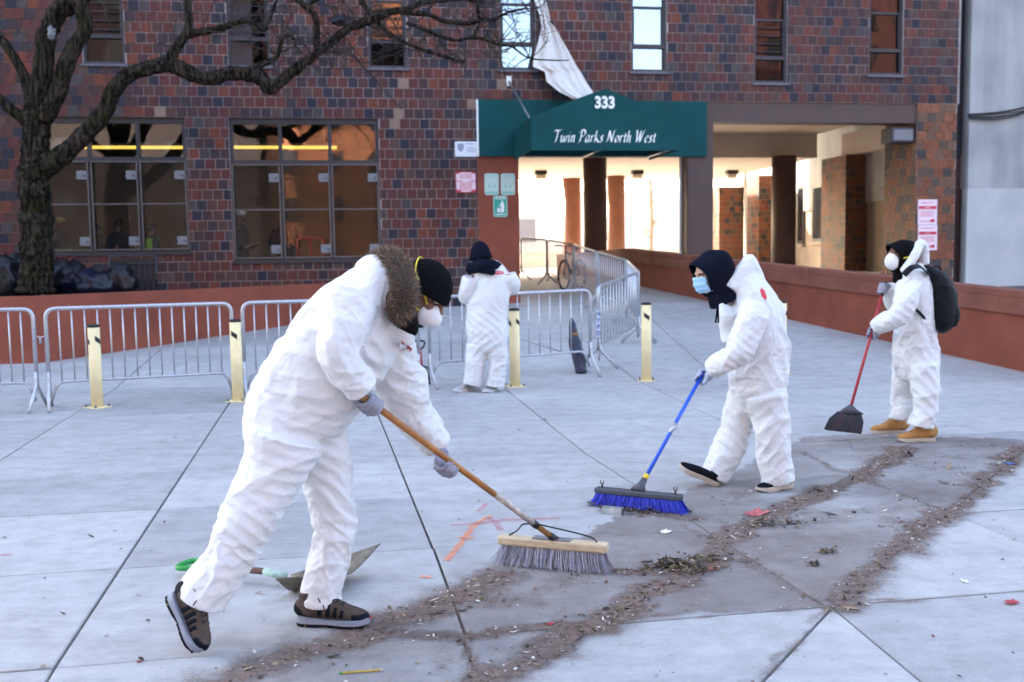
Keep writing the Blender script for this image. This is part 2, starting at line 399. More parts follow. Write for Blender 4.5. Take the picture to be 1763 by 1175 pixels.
# ground-floor room behind the two big windows
UW = UP0-0.30
rm = MB()
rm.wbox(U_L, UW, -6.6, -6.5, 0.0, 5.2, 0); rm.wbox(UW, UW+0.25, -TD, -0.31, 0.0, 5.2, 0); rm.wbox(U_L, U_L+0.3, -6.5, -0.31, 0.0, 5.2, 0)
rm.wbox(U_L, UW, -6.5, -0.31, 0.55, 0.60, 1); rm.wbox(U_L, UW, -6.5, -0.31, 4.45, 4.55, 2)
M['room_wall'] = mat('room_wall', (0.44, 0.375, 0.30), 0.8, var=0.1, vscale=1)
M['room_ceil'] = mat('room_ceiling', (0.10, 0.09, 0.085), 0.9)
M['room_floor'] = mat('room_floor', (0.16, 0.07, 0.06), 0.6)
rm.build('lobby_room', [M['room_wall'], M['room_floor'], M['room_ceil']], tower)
# passage ceiling, dropped beam, side walls
cm = MB()
cm.wbox(UP0-0.05, U_R, -0.05, -6.8, zc_hi, 5.24, 0)
cm.wbox(UP0-0.05, U_R, -6.8, -TD, zc_lo, 5.24, 0)
cm.build('ceiling', M['cream'], tower)
sb_ = MB(); ub = wuz(1500, 260, -5.0)[0]; sb_.wbox(ub+0.05, ub+0.75, -0.75, -6.79, zc_lo+0.01, zc_hi-0.002); sb_.build('side_beam', M['cream'], tower)
bw = MB(); bw.wbox(UP0-0.05, UP0+0.12, -0.45, -TD, 0.0, zc_hi); bw.build('passage_wall', M['cream'], tower)
# painted pier left of the passage, scored into blocks
pr = MB(); zpt = wuz(858, 270)[1]; zz = 0.0
while zz < zpt+0.4:
    pr.wbox(UP0+0.001, UP1, -0.55, 0.006, zz+0.003, zz+0.402); zz += 0.41
pr.wbox(UP0+0.003, UP1-0.004, -0.545, -0.0, 0.0, zc_hi)
pr.build('painted_pier', M['redpaint'], tower)
# brown beam and column
ubm = wuz(1217, 195)[0]; zb0, zb1 = wuz(1400, 211)[1], ZBT
bb = MB(); bb.wbox(UP1, UPR-0.003, -0.45, -0.03, zb0, zb1-0.002); bb.build('beam', M['brown'], tower)
cl = MB(); ua, ub2 = wuz(1183, 350)[0], wuz(1228, 350)[0]; cl.wbox(ua, ub2, -0.55, 0.012, 0.2, zb0-0.001); bevel(cl.build('square_column', M['brown'], tower), 0.02)
# round columns
def round_col(px, pyt, wpx, zt, mname):
    D = (zt-CAM.z)*FPX/(438-pyt); p = at(px, 400, D); rr = wpx*D/FPX/2
    c = MB(); c.tube([(p.x, p.y, 0.2), (p.x, p.y, zt)], rr, 28); c.build('round_column', M[mname], tower)
round_col(1025, 276, 40, zc_lo, 'brown'); round_col(985, 309, 31, zc_lo, 'rustcol'); round_col(1061, 306, 30, zc_lo, 'rustcol'); round_col(1349, 277, 41, zc_lo, 'brown')
# brick pillars of the passage
def brick_pillar(name, u0, u1, n0, n1, z0, z1, parent, phase=0):
    b = MB(); core = MB(); core.wbox(u0+0.012, u1-0.012, n0+0.012, n1-0.012, z0, z1, 0)
    if abs(n1-n0) > 0:
        z = z0; k = 0
        while z < z1-0.02:
            zt = min(z+BP, z1); off = 0.5*BP*(k % 2); k += 1
            for (face, a, c) in (('f', u0, u1), ('l', n0, n1)):
                x = a-off
                while x < c-0.01:
                    xa, xb = max(a, x)+GAP/2, min(c, x+BP)-GAP/2
                    if xb-xa > 0.02:
                        mi = random.choices(range(7), [4, 4, 3, 3, 2, 3, 2.2])[0]
                        if face == 'f': b.wbox(xa, xb, n1-0.014, n1, z+GAP/2, zt-GAP/2, mi)
                        else: b.wbox(u0, u0+0.014, xa, xb, z+GAP/2, zt-GAP/2, mi)
                    x += BP
            z += BP
    p = core.build(name, M['mortar_warm'], parent); q = b.build('brick_courses', OBRICKS, p); q['kind'] = 'stuff'; return p
def upx(px, n): return wuz(px, 400, n)[0]
brick_pillar('brick_pier', UPR, U_R-0.02, -1.35, 0.004, Z0, ZBT-0.004, tower)
brick_pillar('brick_pillar', upx(1455, -5.9), upx(1511, -5.9), -7.4, -5.9, 0.2, zc_lo, tower)
brick_pillar('brick_pillar', upx(1306, -13.2), upx(1345, -13.2), -14.9, -13.2, 0.2, zc_lo, tower)
brick_pillar('brick_pillar', upx(1238, -14.0), upx(1281, -14.0), -14.9, -14.0, 0.2, zc_lo-0.35, tower)
wpst = MB(); p = at(1283, 400, 34.0); wpst.tube([(p.x, p.y, 0.4), (p.x, p.y, zc_lo)], 0.045, 10); wpst.build('conduit', M['white'], tower)

# ------------------------------------------------------------------ windows
def glass(name, refl, tint=(0.9, 0.92, 0.95), rough=0.02, mesh_tint=None):
    mm = bpy.data.materials.new(name); mm.use_nodes = True; n = mm.node_tree; N = n.nodes; L = n.links; N.clear()
    tr = N.new('ShaderNodeBsdfTransparent'); tr.inputs[0].default_value = (*tint, 1)
    gl = N.new('ShaderNodeBsdfGlossy'); gl.inputs['Roughness'].default_value = rough; gl.inputs[0].default_value = (0.95, 0.97, 1, 1)
    mx = N.new('ShaderNodeMixShader'); mx.inputs[0].default_value = refl
    tc = N.new('ShaderNodeTexCoord'); no = N.new('ShaderNodeTexNoise'); no.inputs['Scale'].default_value = 2.5; L.new(tc.outputs['Object'], no.inputs['Vector'])
    bp = N.new('ShaderNodeBump'); bp.inputs['Strength'].default_value = 0.03; bp.inputs['Distance'].default_value = 0.05; L.new(no.outputs['Fac'], bp.inputs['Height']); L.new(bp.outputs[0], gl.inputs['Normal'])
    out = N.new('ShaderNodeOutputMaterial'); L.new(tr.outputs[0], mx.inputs[1]); L.new(gl.outputs[0], mx.inputs[2]); L.new(mx.outputs[0], out.inputs[0]); return mm
M['glass_g'] = glass('lobby_glass', 0.024, (0.93, 0.93, 0.92)); M['glass_t'] = glass('transom_glass', 0.15, (0.7, 0.7, 0.7)); M['glass_u'] = glass('upper_glass', 0.035, (0.6, 0.6, 0.62)); M['glass_b'] = glass('bright_glass', 0.20, (0.7, 0.75, 0.8))
# sheer curtains in the upper windows
M['curt_red'] = mat('red_curtain', (0.20, 0.03, 0.055), 0.8, var=0.3, vscale=6, stretch=(8, 8, 0.4)); M['curt_pink'] = mat('pale_curtain', (0.62, 0.55, 0.56), 0.8, var=0.2, vscale=6, stretch=(8, 8, 0.4))
M['lockbox'] = mat('lock_box_grey', (0.17, 0.17, 0.185), 0.5, var=0.1)
for wi, (u0, u1, z0, z1) in enumerate(gw):
    zt = z0+(z1-z0)*0.69                     # transom bar
    f = MB(); fw = 0.07; n0, n1 = -0.20, -0.06
    f.wbox(u0, u0+fw, n0, n1, z0, z1); f.wbox(u1-fw, u1, n0, n1, z0, z1); f.wbox(u0+fw, u1-fw, n0, n1, z1-0.11, z1-0.001); f.wbox(u0+fw, u1-fw, n0, n1, z0+0.001, z0+0.06)
    f.wbox(u0+fw, u1-fw, n0, n1+0.004, zt-0.05, zt+0.05)
    du = (u1-u0)/3
    for k in (1, 2): f.wbox(u0+du*k-0.035, u0+du*k+0.035, n0, n1-0.003, z0+0.06, z1-0.11)
    win = f.build('lobby_window', M['frame'], tower)
    for k in range(3):
        a, b = u0+du*k+0.04, u0+du*(k+1)-0.04
        g = MB(); g.wbox(a, b, -0.135, -0.128, zt+0.05, z1-0.11); g.build('pane', M['glass_t'], win)
        g = MB(); g.wbox(a, b, -0.135, -0.128, z0+0.06, zt-0.05); g.build('pane', M['glass_g'], win)
        s = MB(); za, zb = z0+0.04, zt-0.03; zm = (za+zb)/2+0.02; w = 0.028     # hinged guard frame in front of the pane
        s.wbox(a-0.02, a+w-0.02, -0.05, -0.012, za, zb); s.wbox(b-w+0.02, b+0.02, -0.05, -0.012, za, zb)
        for q in (za, zm, zb-w): s.wbox(a+w-0.02, b-w+0.02, -0.048, -0.014, q, q+w)
        s.build('guard_frame', M['frame_lt'], win)
        # woven guard screen
        sc_ = MB(); st = 0.045
        x = a+0.03
        for q in range(int((b-a)/st)): sc_.wbox(a+0.02+q*st, a+0.0225+q*st, -0.034, -0.032, za+w, zb-w)
        for q in range(int((zb-za)/st)): sc_.wbox(a+0.01, b-0.01, -0.0315, -0.0295, za+w+q*st, za+w+q*st+0.0025)
        so_ = sc_.build('guard_screen', M['frame'], win); so_['kind'] = 'stuff'
        for zl in (zb-0.36, za+0.10):
            lb = MB(); lb.wbox(b-0.20, b-0.01, -0.045, -0.004, zl, zl+0.17); lb.wbox(b-0.07, b-0.04, -0.01, 0.012, zl+0.06, zl+0.09, 1); lb.build('lock_box', [M['lockbox'], M['black']], win)
    sl_ = MB(); sl_.wbox(u0-0.03, u1+0.03, -0.1, 0.045, z0-0.06, z0-0.001); sl_.build('sill', M['frame'], win)
M['tube'] = mat('fluorescent_tube', (.3, 0.22, 0.05), 0.5, emit=(1.0, 0.66, 0.12), estr=0.40)
for (xa, xb, n, lb_) in ((120, 318, -2.2, 'long yellow fluorescent strip light inside the lobby window behind the tree'), (393, 582, -2.2, 'long yellow fluorescent strip light inside the lobby window nearer the entrance')):
    y = 254 if n > -3 else 285
    u0, z = wuz(xa, y, n); u1, _ = wuz(xb, y, n)
    z = min(z, 4.3)
    t = thing('ceiling_light', lb_, 'light', 'strip lights in the lobby', wp((u0+u1)/2, n, z))
    q = MB(); q.wbox(u0, u1, n-0.06, n+0.06, z+0.03, z+0.09); q.build('housing', M['white'], t).matrix_parent_inverse = Matrix.Translation(-t.location)
    q = MB(); q.tube([wp(u0+0.03, n, z), wp(u1-0.03, n, z)], 0.034, 10); q.build('tube', M['tube'], t).matrix_parent_inverse = Matrix.Translation(-t.location)
    for e in (u0+0.3, u1-0.3):
        q = MB(); q.tube([wp(e, n, z+0.08), wp(e, n, 4.46)], 0.008, 6); q.build('hanger', M['white'], t).matrix_parent_inverse = Matrix.Translation(-t.location)
for wi, (u0, u1, z0, z1) in enumerate(uwin):
    f = MB(); fw = 0.055; n0, n1 = -0.18, -0.05; zl = z0+0.50; zmid = z0+1.32
    f.wbox(u0, u0+fw, n0, n1, z0, z1); f.wbox(u1-fw, u1, n0, n1, z0, z1); f.wbox(u0+fw, u1-fw, n0, n1, z1-0.06, z1-0.001)
    f.wbox(u0+fw, u1-fw, n0, n1, z0+0.001, z0+0.055); f.wbox(u0+fw, u1-fw, n0, n1+0.002, zl, zl+0.075); f.wbox(u0+fw, u1-fw, n0, n1-0.03, zmid, zmid+0.045)
    for q in (u0+fw, u1-fw-0.03): f.wbox(q, q+0.03, n0, n1-0.02, zl+0.075, zmid)
    win = f.build('upper_window', M['frame'], tower)
    gl = M['glass_b'] if wi in (3, 4) else (M['glass_t'] if wi == 2 else M['glass_u'])
    for za, zb in ((z0+0.055, zl), (zl+0.075, zmid), (zmid+0.045, z1-0.06)):
        if wi == 2 and za < zl-0.1: continue           # the broken light of the third window is open
        g = MB(); g.wbox(u0+fw, u1-fw, -0.125, -0.119, za, zb); g.build('pane', gl, win)
    s = MB(); s.wbox(u0-0.05, u1+0.05, -0.14, 0.055, z0-0.055, z0-0.001); s.build('sill', M['sill'], win)
    if wi in (0, 1, 2, 5):                              # child guard bars over the sash
        g = MB()
        for q in range(4): zq = zl+0.16+q*0.17; g.tube([wp(u0+fw, -0.035, zq), wp(u1-fw, -0.035, zq)], 0.011, 6)
        g.build('guard_bars', M['frame'], win)
    rc = MB()                                           # recess behind the glass with a curtain
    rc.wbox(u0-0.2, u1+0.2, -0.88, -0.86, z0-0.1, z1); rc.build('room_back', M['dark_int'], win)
    cu = {0: 'curt_red', 1: 'curt_pink', 2: 'curt_red', 3: 'curt_pink', 4: 'curt_pink', 5: 'curt_red', 6: 'curt_red'}[wi]
    cm_ = MB(); a, b = (u0+0.05, u0+(u1-u0)*(0.55 if wi in (0, 1, 2) else 0.9)); zb_, zt_ = (zl if wi in (2, 4) else z0+0.06), z1; K = 24; vs_ = []
    if wi in (5, 6): zb_ = zmid
    for k in range(K+1):
        x = a+(b-a)*k/K; nn = -0.26+0.025*math.sin(k*1.9)+0.012*math.sin(k*4.1+1)
        vs_ += [wp(x, nn, zb_), wp(x, nn, zt_)]
    cm_.add(vs_, [(2*k, 2*k+2, 2*k+3, 2*k+1) for k in range(K)], 0, True); cm_.build('curtain', M[cu], win)
ec = MB(); ec.wbox(U_L-0.2, U_L-0.001, -TD, 0.0, 0.0, 9.402); ec.wbox(U_R+0.001, U_R+0.05, -0.9, 0.0, ZBT, 9.402); ec.build('end_wall', M['mortar'], tower)
rb = MB(); rb.wbox(U_L, UP0-0.05, -TD, -TD+0.2, 0.0, 5.25); rb.build('rear_wall', M['beige'], tower)

# ------------------------------------------------------------------ neighbouring concrete building
M['oldconc'] = bpy.data.materials.new('weathered_concrete'); mm = M['oldconc']; mm.use_nodes = True; n = mm.node_tree; N = n.nodes; L = n.links; b = N['Principled BSDF']
tc = N.new('ShaderNodeTexCoord'); mp = N.new('ShaderNodeMapping'); mp.inputs['Scale'].default_value = (2.2, 2.2, 0.22); L.new(tc.outputs['Object'], mp.inputs[0])
n1 = N.new('ShaderNodeTexNoise'); n1.inputs['Scale'].default_value = 1.1; n1.inputs['Detail'].default_value = 7; L.new(mp.outputs[0], n1.inputs['Vector'])
n2_ = N.new('ShaderNodeTexNoise'); n2_.inputs['Scale'].default_value = 0.8; n2_.inputs['Detail'].default_value = 8; L.new(tc.outputs['Object'], n2_.inputs['Vector'])
r1 = N.new('ShaderNodeValToRGB'); r1.color_ramp.elements[0].position = 0.36; r1.color_ramp.elements[1].position = 0.6
r1.color_ramp.elements[0].color = (0.33, 0.328, 0.33, 1); r1.color_ramp.elements[1].color = (0.42, 0.415, 0.41, 1); L.new(n1.outputs['Fac'], r1.inputs[0])
r2 = N.new('ShaderNodeValToRGB'); r2.color_ramp.elements[0].position = 0.35; r2.color_ramp.elements[1].position = 0.6; r2.color_ramp.elements[0].color = (0.72, 0.72, 0.72, 1); L.new(n2_.outputs['Fac'], r2.inputs[0])
mxx = N.new('ShaderNodeMix'); mxx.data_type = 'RGBA'; mxx.blend_type = 'MULTIPLY'; mxx.inputs[0].default_value = 1; L.new(r1.outputs[0], mxx.inputs[6]); L.new(r2.outputs[0], mxx.inputs[7]); L.new(mxx.outputs[2], b.inputs['Base Color'])
b.inputs['Roughness'].default_value = 0.9
bp = N.new('ShaderNodeBump'); bp.inputs['Strength'].default_value = 0.3; L.new(n2_.outputs['Fac'], bp.inputs['Height']); L.new(bp.outputs[0], b.inputs['Normal'])
M['paleconc'] = mat('pale_rendered_base', (0.44, 0.437, 0.435), 0.9, var=0.10, vscale=1.3, bump=0.2, bscale=12)
nb = thing('concrete_building', 'grey streaked concrete building with paler painted base beside the brick pier', 'building')
uc = wuz(1667, 300, 0.02)[0]; pc = wp(uc, 0.02, 0); X0, Y0 = pc.x, pc.y
zsp = wuz(1720, 325, 0.02)[1]
q = MB(); q.box((X0, Y0, zsp+0.002), WU*16, (-1.0, 30, 0), (0, 0, 22)); q.build('wall', M['oldconc'], nb)
q = MB(); q.box((X0-0.012, Y0-0.015, -0.5), WU*16, (0, 0.3, 0), (0, 0, zsp+0.5)); q.build('painted_base', M['paleconc'], nb)
q = MB(); q.box((X0+0.05, Y0+0.32, -0.5), WU*16, (-1.0, 29.7, 0), (0, 0, zsp+0.5)); q.build('side_wall', M['beige'], nb)
sdv = Vector((-1.0, 29.7, 0)).normalized(); sn = Vector((-sdv.y, sdv.x, 0))
for pxa, pxb, ya, yb in ((1376, 1386, 322, 420), (1402, 1421, 320, 416), (1527, 1541, 350, 430), (1530, 1541, 265, 318)):
    o0 = Vector((X0+0.05, Y0+0.32, 0)); S = []
    for px_, py_ in ((pxa, ya), (pxb, yb)):
        d = ray(px_, py_); t = (o0-CAM).dot(sn)/d.dot(sn); S.append(CAM+d*t)
    s0 = (S[0]-o0).dot(sdv); s1 = (S[1]-o0).dot(sdv); z1, z0 = S[0].z, S[1].z
    lo, hi = min(s0, s1), max(s0, s1)
    q = MB(); a = o0+sdv*lo+sn*0.01; q.box(Vector((a.x, a.y, z0)), sdv*(hi-lo), sn*0.05, (0, 0, z1-z0)); w_ = q.build('window', M['black'], nb)
    q = MB(); a = o0+sdv*(lo+0.1)+sn*0.062; q.box(Vector((a.x, a.y, z0+0.1)), sdv*(hi-lo-0.2), sn*0.01, (0, 0, z1-z0-0.2)); q.build('pane', M['glass_b'], w_)
    q = MB(); a = o0+sdv*(lo-0.1)+sn*0.01; q.box(Vector((a.x, a.y, z0-0.1)), sdv*(hi-lo+0.2), sn*0.14, (0, 0, 0.09)); q.build('sill', M['beige'], w_)
fs = thing('filler_panel', 'tall dark brown metal strip closing the gap beside the brick pier', 'panel')
q = MB(); zz = wuz(1655, 265)[1]; q.box(wp(U_R-0.0, -0.55, 0.2), WU*(uc-U_R+0.4), WN*0.2, (0, 0, zz-0.2)); q.build('lower_sheet', M['brown'], fs)
q = MB(); q.box(wp(U_R-0.0, -0.5, zz+0.004), WU*(uc-U_R+0.4), WN*0.2, (0, 0, 9.0-zz)); q.build('upper_sheet', M['frame'], fs)
cb = MB()
for k, (ya, yb, sag) in enumerate(((197, 176, 5), (201, 182, 8), (204, 179, 12), (199, 185, 3))):
    pts = []
    for i in range(11):
        t = i/10; px_ = 1668+t*130; py_ = ya+(yb-ya)*t+sag*math.sin(t*math.pi)
        u, z = wuz(px_, py_, 0.10); pts.append(wp(u, 0.06+0.012*k, z)+Vector((0, 0, 0)))
    cb.tube(pts, 0.022-0.003*k, 6)
o = cb.build('cable_bundle', M['black']); tag(o, 'bundle of black cables strung along the grey concrete wall', 'cable')

# ------------------------------------------------------------------ buildings across the street (seen only as reflections)
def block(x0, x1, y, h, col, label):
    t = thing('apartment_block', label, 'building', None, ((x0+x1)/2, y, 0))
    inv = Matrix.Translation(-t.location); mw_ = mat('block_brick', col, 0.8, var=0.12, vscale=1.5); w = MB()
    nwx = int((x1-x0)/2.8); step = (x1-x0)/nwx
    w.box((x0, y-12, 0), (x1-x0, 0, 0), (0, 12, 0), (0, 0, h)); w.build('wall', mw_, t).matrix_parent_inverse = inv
    me = None
    for r_ in range(int(h/3)):
        for c in range(nwx):
            if me is None:
                q = MB(); q.box((-0.5, 0.0, 0), (1.0, 0, 0), (0, 0.05, 0), (0, 0, 1.5)); q.box((-0.6, 0.0, -0.12), (1.2, 0, 0), (0, 0.12, 0), (0, 0, 0.1)); me = q.mesh('window', M['frame'])
            o = link('window', me, t); o.matrix_parent_inverse = inv; o.location = (x0+step*(c+0.5), y+0.002, 1.0+3*r_)
    q = MB(); q.box((x0-0.2, y-12.2, h+0.002), (x1-x0+0.4, 0, 0), (0, 12.5, 0), (0, 0, 0.4)); q.build('cornice', M['cream'], t).matrix_parent_inverse = inv
block(-30, -2.2, -21, 24, (0.022, 0.014, 0.014), 'brick apartment block across the street with shade put into its colour')  # wall colour darkened to stand for shade; the sun still reaches this block
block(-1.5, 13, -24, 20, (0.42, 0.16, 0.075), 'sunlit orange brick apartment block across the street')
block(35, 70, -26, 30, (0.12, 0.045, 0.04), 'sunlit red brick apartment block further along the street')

# ------------------------------------------------------------------ beyond the passage: sunlit street
M['palebldg'] = mat('pale_render', (0.66, 0.63, 0.58), 0.85, var=0.06, vscale=0.6)
fb = thing('pale_building', 'pale sunlit building beyond the passage', 'building', None, (4, 75, 0))
q = MB(); q.box((-22, 75, 0.3), (60, 0, 0), (0, 10, 0), (0, 0, 6.0)); q.build('wall', M['palebldg'], fb).matrix_parent_inverse = Matrix.Translation((-4, -75, 0))
for k in range(9):
    q = MB(); q.box((-18+k*6.2, 74.93, 2.6), (1.3, 0, 0), (0, 0.06, 0), (0, 0, 1.7)); q.build('window', M['lockbox'], fb).matrix_parent_inverse = Matrix.Translation((-4, -75, 0))
lw = MB(); lw.box((-12, 47, 0.2), (30, 0.5, 0), (0, 0.3, 0), (0, 0, 1.5)); lw.box((-12, 46.9, 1.704), (30, 0.5, 0), (0, 0.5, 0), (0, 0, 0.12)); o = lw.build('garden_wall', M['palebldg']); tag(o, 'low pale wall in full sun beyond the passage', 'wall')

# ================================================================== planter, parapet
pa = gp(64, 626); pl_end = at(640, 470, 20.0)
ztop = 1.10
A = Vector((pa.x, pa.y, 0)); L_ = Vector((pa.x-9, pa.y-0.55, 0)); dirr = at(530, 545, 19.2)-pa; dirr.z = 0
B = A + dirr.normalized()*8.0
def wall_run(mb, p, q, th, z0f, z1, side=1, seg=8, mi=0):
    d = (q-p).normalized(); nn = Vector((-d.y, d.x, 0))*side
    for i in range(seg):
        a = p+(q-p)*(i/seg); b_ = p+(q-p)*((i+1)/seg)
        za0, zb0 = z0f(a), z0f(b_); za1 = z1(a) if callable(z1) else z1; zb1 = z1(b_) if callable(z1) else z1
        v = [(a.x, a.y, za0), (b_.x, b_.y, zb0), (b_.x+nn.x*th, b_.y+nn.y*th, zb0), (a.x+nn.x*th, a.y+nn.y*th, za0),
             (a.x, a.y, za1), (b_.x, b_.y, zb1), (b_.x+nn.x*th, b_.y+nn.y*th, zb1), (a.x+nn.x*th, a.y+nn.y*th, za1)]
        f = [(4,5,6,7), (0,1,5,4), (2,3,7,6)]
        if i == 0: f.append((3,0,4,7))
        if i == seg-1: f.append((1,2,6,5))
        mb.add(v, f if side > 0 else [x[::-1] for x in f], mi)
gzf = lambda p: gz(p.x, p.y)-0.06
planter = thing('planter', 'long low planter with red painted walls in front of the facade', 'planter')
q = MB(); wall_run(q, A-Vector((0, 0, 0)), B, 0.28, gzf, ztop, 1, 10); q.build('side_wall', M['redpaint'], planter, clean=True)
q = MB(); wall_run(q, L_, A+(B-A).normalized()*0.001-Vector((0.002, 0, 0)), 0.28, gzf, ztop-0.001, 1, 8); q.build('front_wall', M['redpaint'], planter, clean=True)
M['soil'] = mat('dark_soil', (0.05, 0.04, 0.033), 0.95, var=0.4, vscale=6, bump=0.8, bscale=12)
q = MB(); q.add([(L_.x, L_.y+0.1, ztop-0.12), (A.x-0.05, A.y+0.15, ztop-0.12), (B.x-0.2, B.y, ztop-0.12), (B.x-0.2, B.y+2.5, ztop-0.12), (L_.x, L_.y+8, ztop-0.12)], [(0,1,2,3,4)]); q.build('soil', M['soil'], planter)

par = thing('parapet_wall', 'long red painted parapet wall with a heavy cap climbing the ramp', 'wall')
P0 = gp(1763, 641); P1 = gp(1104, 493); dd = (P1-P0); dd.z = 0; dd.normalize()
Ps = Vector((P0.x, P0.y, 0))-dd*5; Pe = Vector((P1.x, P1.y, 0)) + dd*1.0
def ztp(p):                                # top of the cap along the run, from the photo's cap line
    s = (Vector((p.x, p.y, 0))-Vector((P0.x, P0.y, 0))).dot(dd)/(Vector((P1.x, P1.y, 0))-Vector((P0.x, P0.y, 0))).length
    return zA+(zB-zA)*s
d = ray(1763, 503); zA = (CAM+d*(P0.y/d.y)).z; d = ray(1104, 431); zB = (CAM+d*(P1.y/d.y)).z
q = MB(); wall_run(q, Ps, Pe, 0.24, gzf, lambda p: ztp(p)-0.30, -1, 26); q.build('wall', M['redpaint'], par, clean=True)
q = MB(); off = Vector((-dd.y, dd.x, 0))*0.05; wall_run(q, Ps+off, Pe+off, 0.36, lambda p: ztp(p)-0.296, lambda p: ztp(p)-0.09, -1, 26); q.build('cap_band', M['redpaint_dk'], par, clean=True)
q = MB(); off2 = Vector((-dd.y, dd.x, 0))*0.03; wall_run(q, Ps+off2, Pe+off2, 0.32, lambda p: ztp(p)-0.088, lambda p: ztp(p), -1, 26); q.build('cap', M['redpaint_dk'], par, clean=True)
Pr = Pe+Vector((-1.4, 5.5, 0))
q = MB(); wall_run(q, Pe+Vector((0, 0.25, 0)), Pr, 0.3, gzf, lambda p: ztp(Pe)-0.12*(p-Pe).length/5, -1, 6); q.build('return_wall', M['redpaint_dk'], par, clean=True)
print('PARAPET', P0, P1, zA, zB, 'PIER', pa)

# ================================================================== canopy and what hangs on the facade
can = thing('entrance_canopy', 'dark green gabled entrance canopy with white lettering 333', 'canopy', None, wp(2, 0, 3.5))
cinv = Matrix.Translation(-can.location)
def cadd(q, name, m_, **k):
    o = q.build(name, m_, can, **k); o.matrix_parent_inverse = cinv; return o
uf0, uf1 = wuz(823, 220)[0], wuz(1215, 220)[0]; zf0, zf1 = wuz(1000, 270)[1], ZBT-0.01
zf1 = wuz(1000, 174)[1]
q = MB(); q.wbox(uf0, uf1, -0.02, 0.075, zf0, zf1); cadd(q, 'fascia', M['green'])
q = MB(); q.wbox(uf0-0.035, uf0-0.001, 0.0, 0.08, zf0, zf1); cadd(q, 'edge_strip', M['white'])
ND = 2.0
F = lambda px, py: (lambda uz: wp(uz[0], ND, uz[1]))(wuz(px, py, ND))
fl_b, fr_b = wuz(915, 259, ND), wuz(1167, 260, ND); zbot = (fl_b[1]+fr_b[1])/2
uL, uR = fl_b[0], fr_b[0]; zsh = wuz(1041, 204, ND)[1]; zpk = wuz(1042, 154, ND)[1]; uc_ = wuz(1042, 200, ND)[0]
prof = [(uL, zbot), (uL, zsh-0.05)]
K = 9
for k in range(K+1):
    t = k/K; prof.append((uL+(uc_-uL)*t, zsh+(zpk-zsh)*(t**0.93)))
for k in range(1, K+1):
    t = k/K; prof.append((uc_+(uR-uc_)*t, zpk+(zsh-0.02-zpk)*(t**1.08)))
prof += [(uR, zsh-0.07), (uR, zbot)]
q = MB(); n_ = len(prof)
zbk = zf1-0.02
v = [wp(u, ND, z) for u, z in prof] + [wp(u, 0.08, min(z, zbk+0.25) if True else z) for u, z in prof]
q.add(v, [tuple(range(n_))])
q.add(v, [(i+1, i, n_+i, n_+i+1) for i in range(n_-1)])
fab = cadd(q, 'fabric', M['green']); sm_ = fab.modifiers.new('solid', 'SOLIDIFY'); sm_.thickness = 0.012; sm_.offset = -1
q = MB(); 
for a, b_ in (((uL+0.03, ND-0.04), (uR-0.03, ND-0.04)), ((uL+0.03, 0.1), (uL+0.03, ND-0.04)), ((uR-0.03, 0.1), (uR-0.03, ND-0.04)), ((uc_, 0.1), (uc_, ND-0.04))):
    q.tube([wp(a[0], a[1], zbot+0.06), wp(b_[0], b_[1], zbot+0.06)], 0.022, 8)
cadd(q, 'frame', M['steel'])
def text_obj(name, s, size, u, z, nn, mtl, parent, inv, shear=0.0, bold=0.0, width=None, extr=0.004, space=1.0, M3=None):
    cu = bpy.data.curves.new(name, 'FONT'); cu.body = s; cu.size = size; cu.shear = shear; cu.offset = bold; cu.extrude = extr; cu.align_x = 'CENTER'; cu.align_y = 'CENTER'; cu.space_character = space
    t = bpy.data.objects.new(name, cu); COL.objects.link(t); bpy.context.view_layer.update()
    me = bpy.data.meshes.new_from_object(t.evaluated_get(bpy.context.evaluated_depsgraph_get())); bpy.data.objects.remove(t, do_unlink=True); bpy.data.curves.remove(cu)
    me.name = name; me.materials.clear(); me.materials.append(mtl)
    xs_ = [v.co.x for v in me.vertices]; k = width/(max(xs_)-min(xs_)) if width else 1.0
    Rm = Matrix((WU, Vector((0,0,1)), WN)).transposed() if M3 is None else M3
    o0 = wp(u, nn, z) if M3 is None else Vector((u, nn, z))
    for v in me.vertices: v.co = o0 + Rm@Vector((v.co.x*k, v.co.y, v.co.z))
    o = link(name, me, parent)
    if inv is not None: o.matrix_parent_inverse = inv
    return o
M['letter'] = mat('white_lettering', (0.82, 0.85, 0.84), 0.6)
u_, z_ = wuz(1041, 178, ND); text_obj('house_number', '333', 0.30, u_, z_, ND+0.02, M['letter'], can, cinv, bold=0.012, width=0.385)
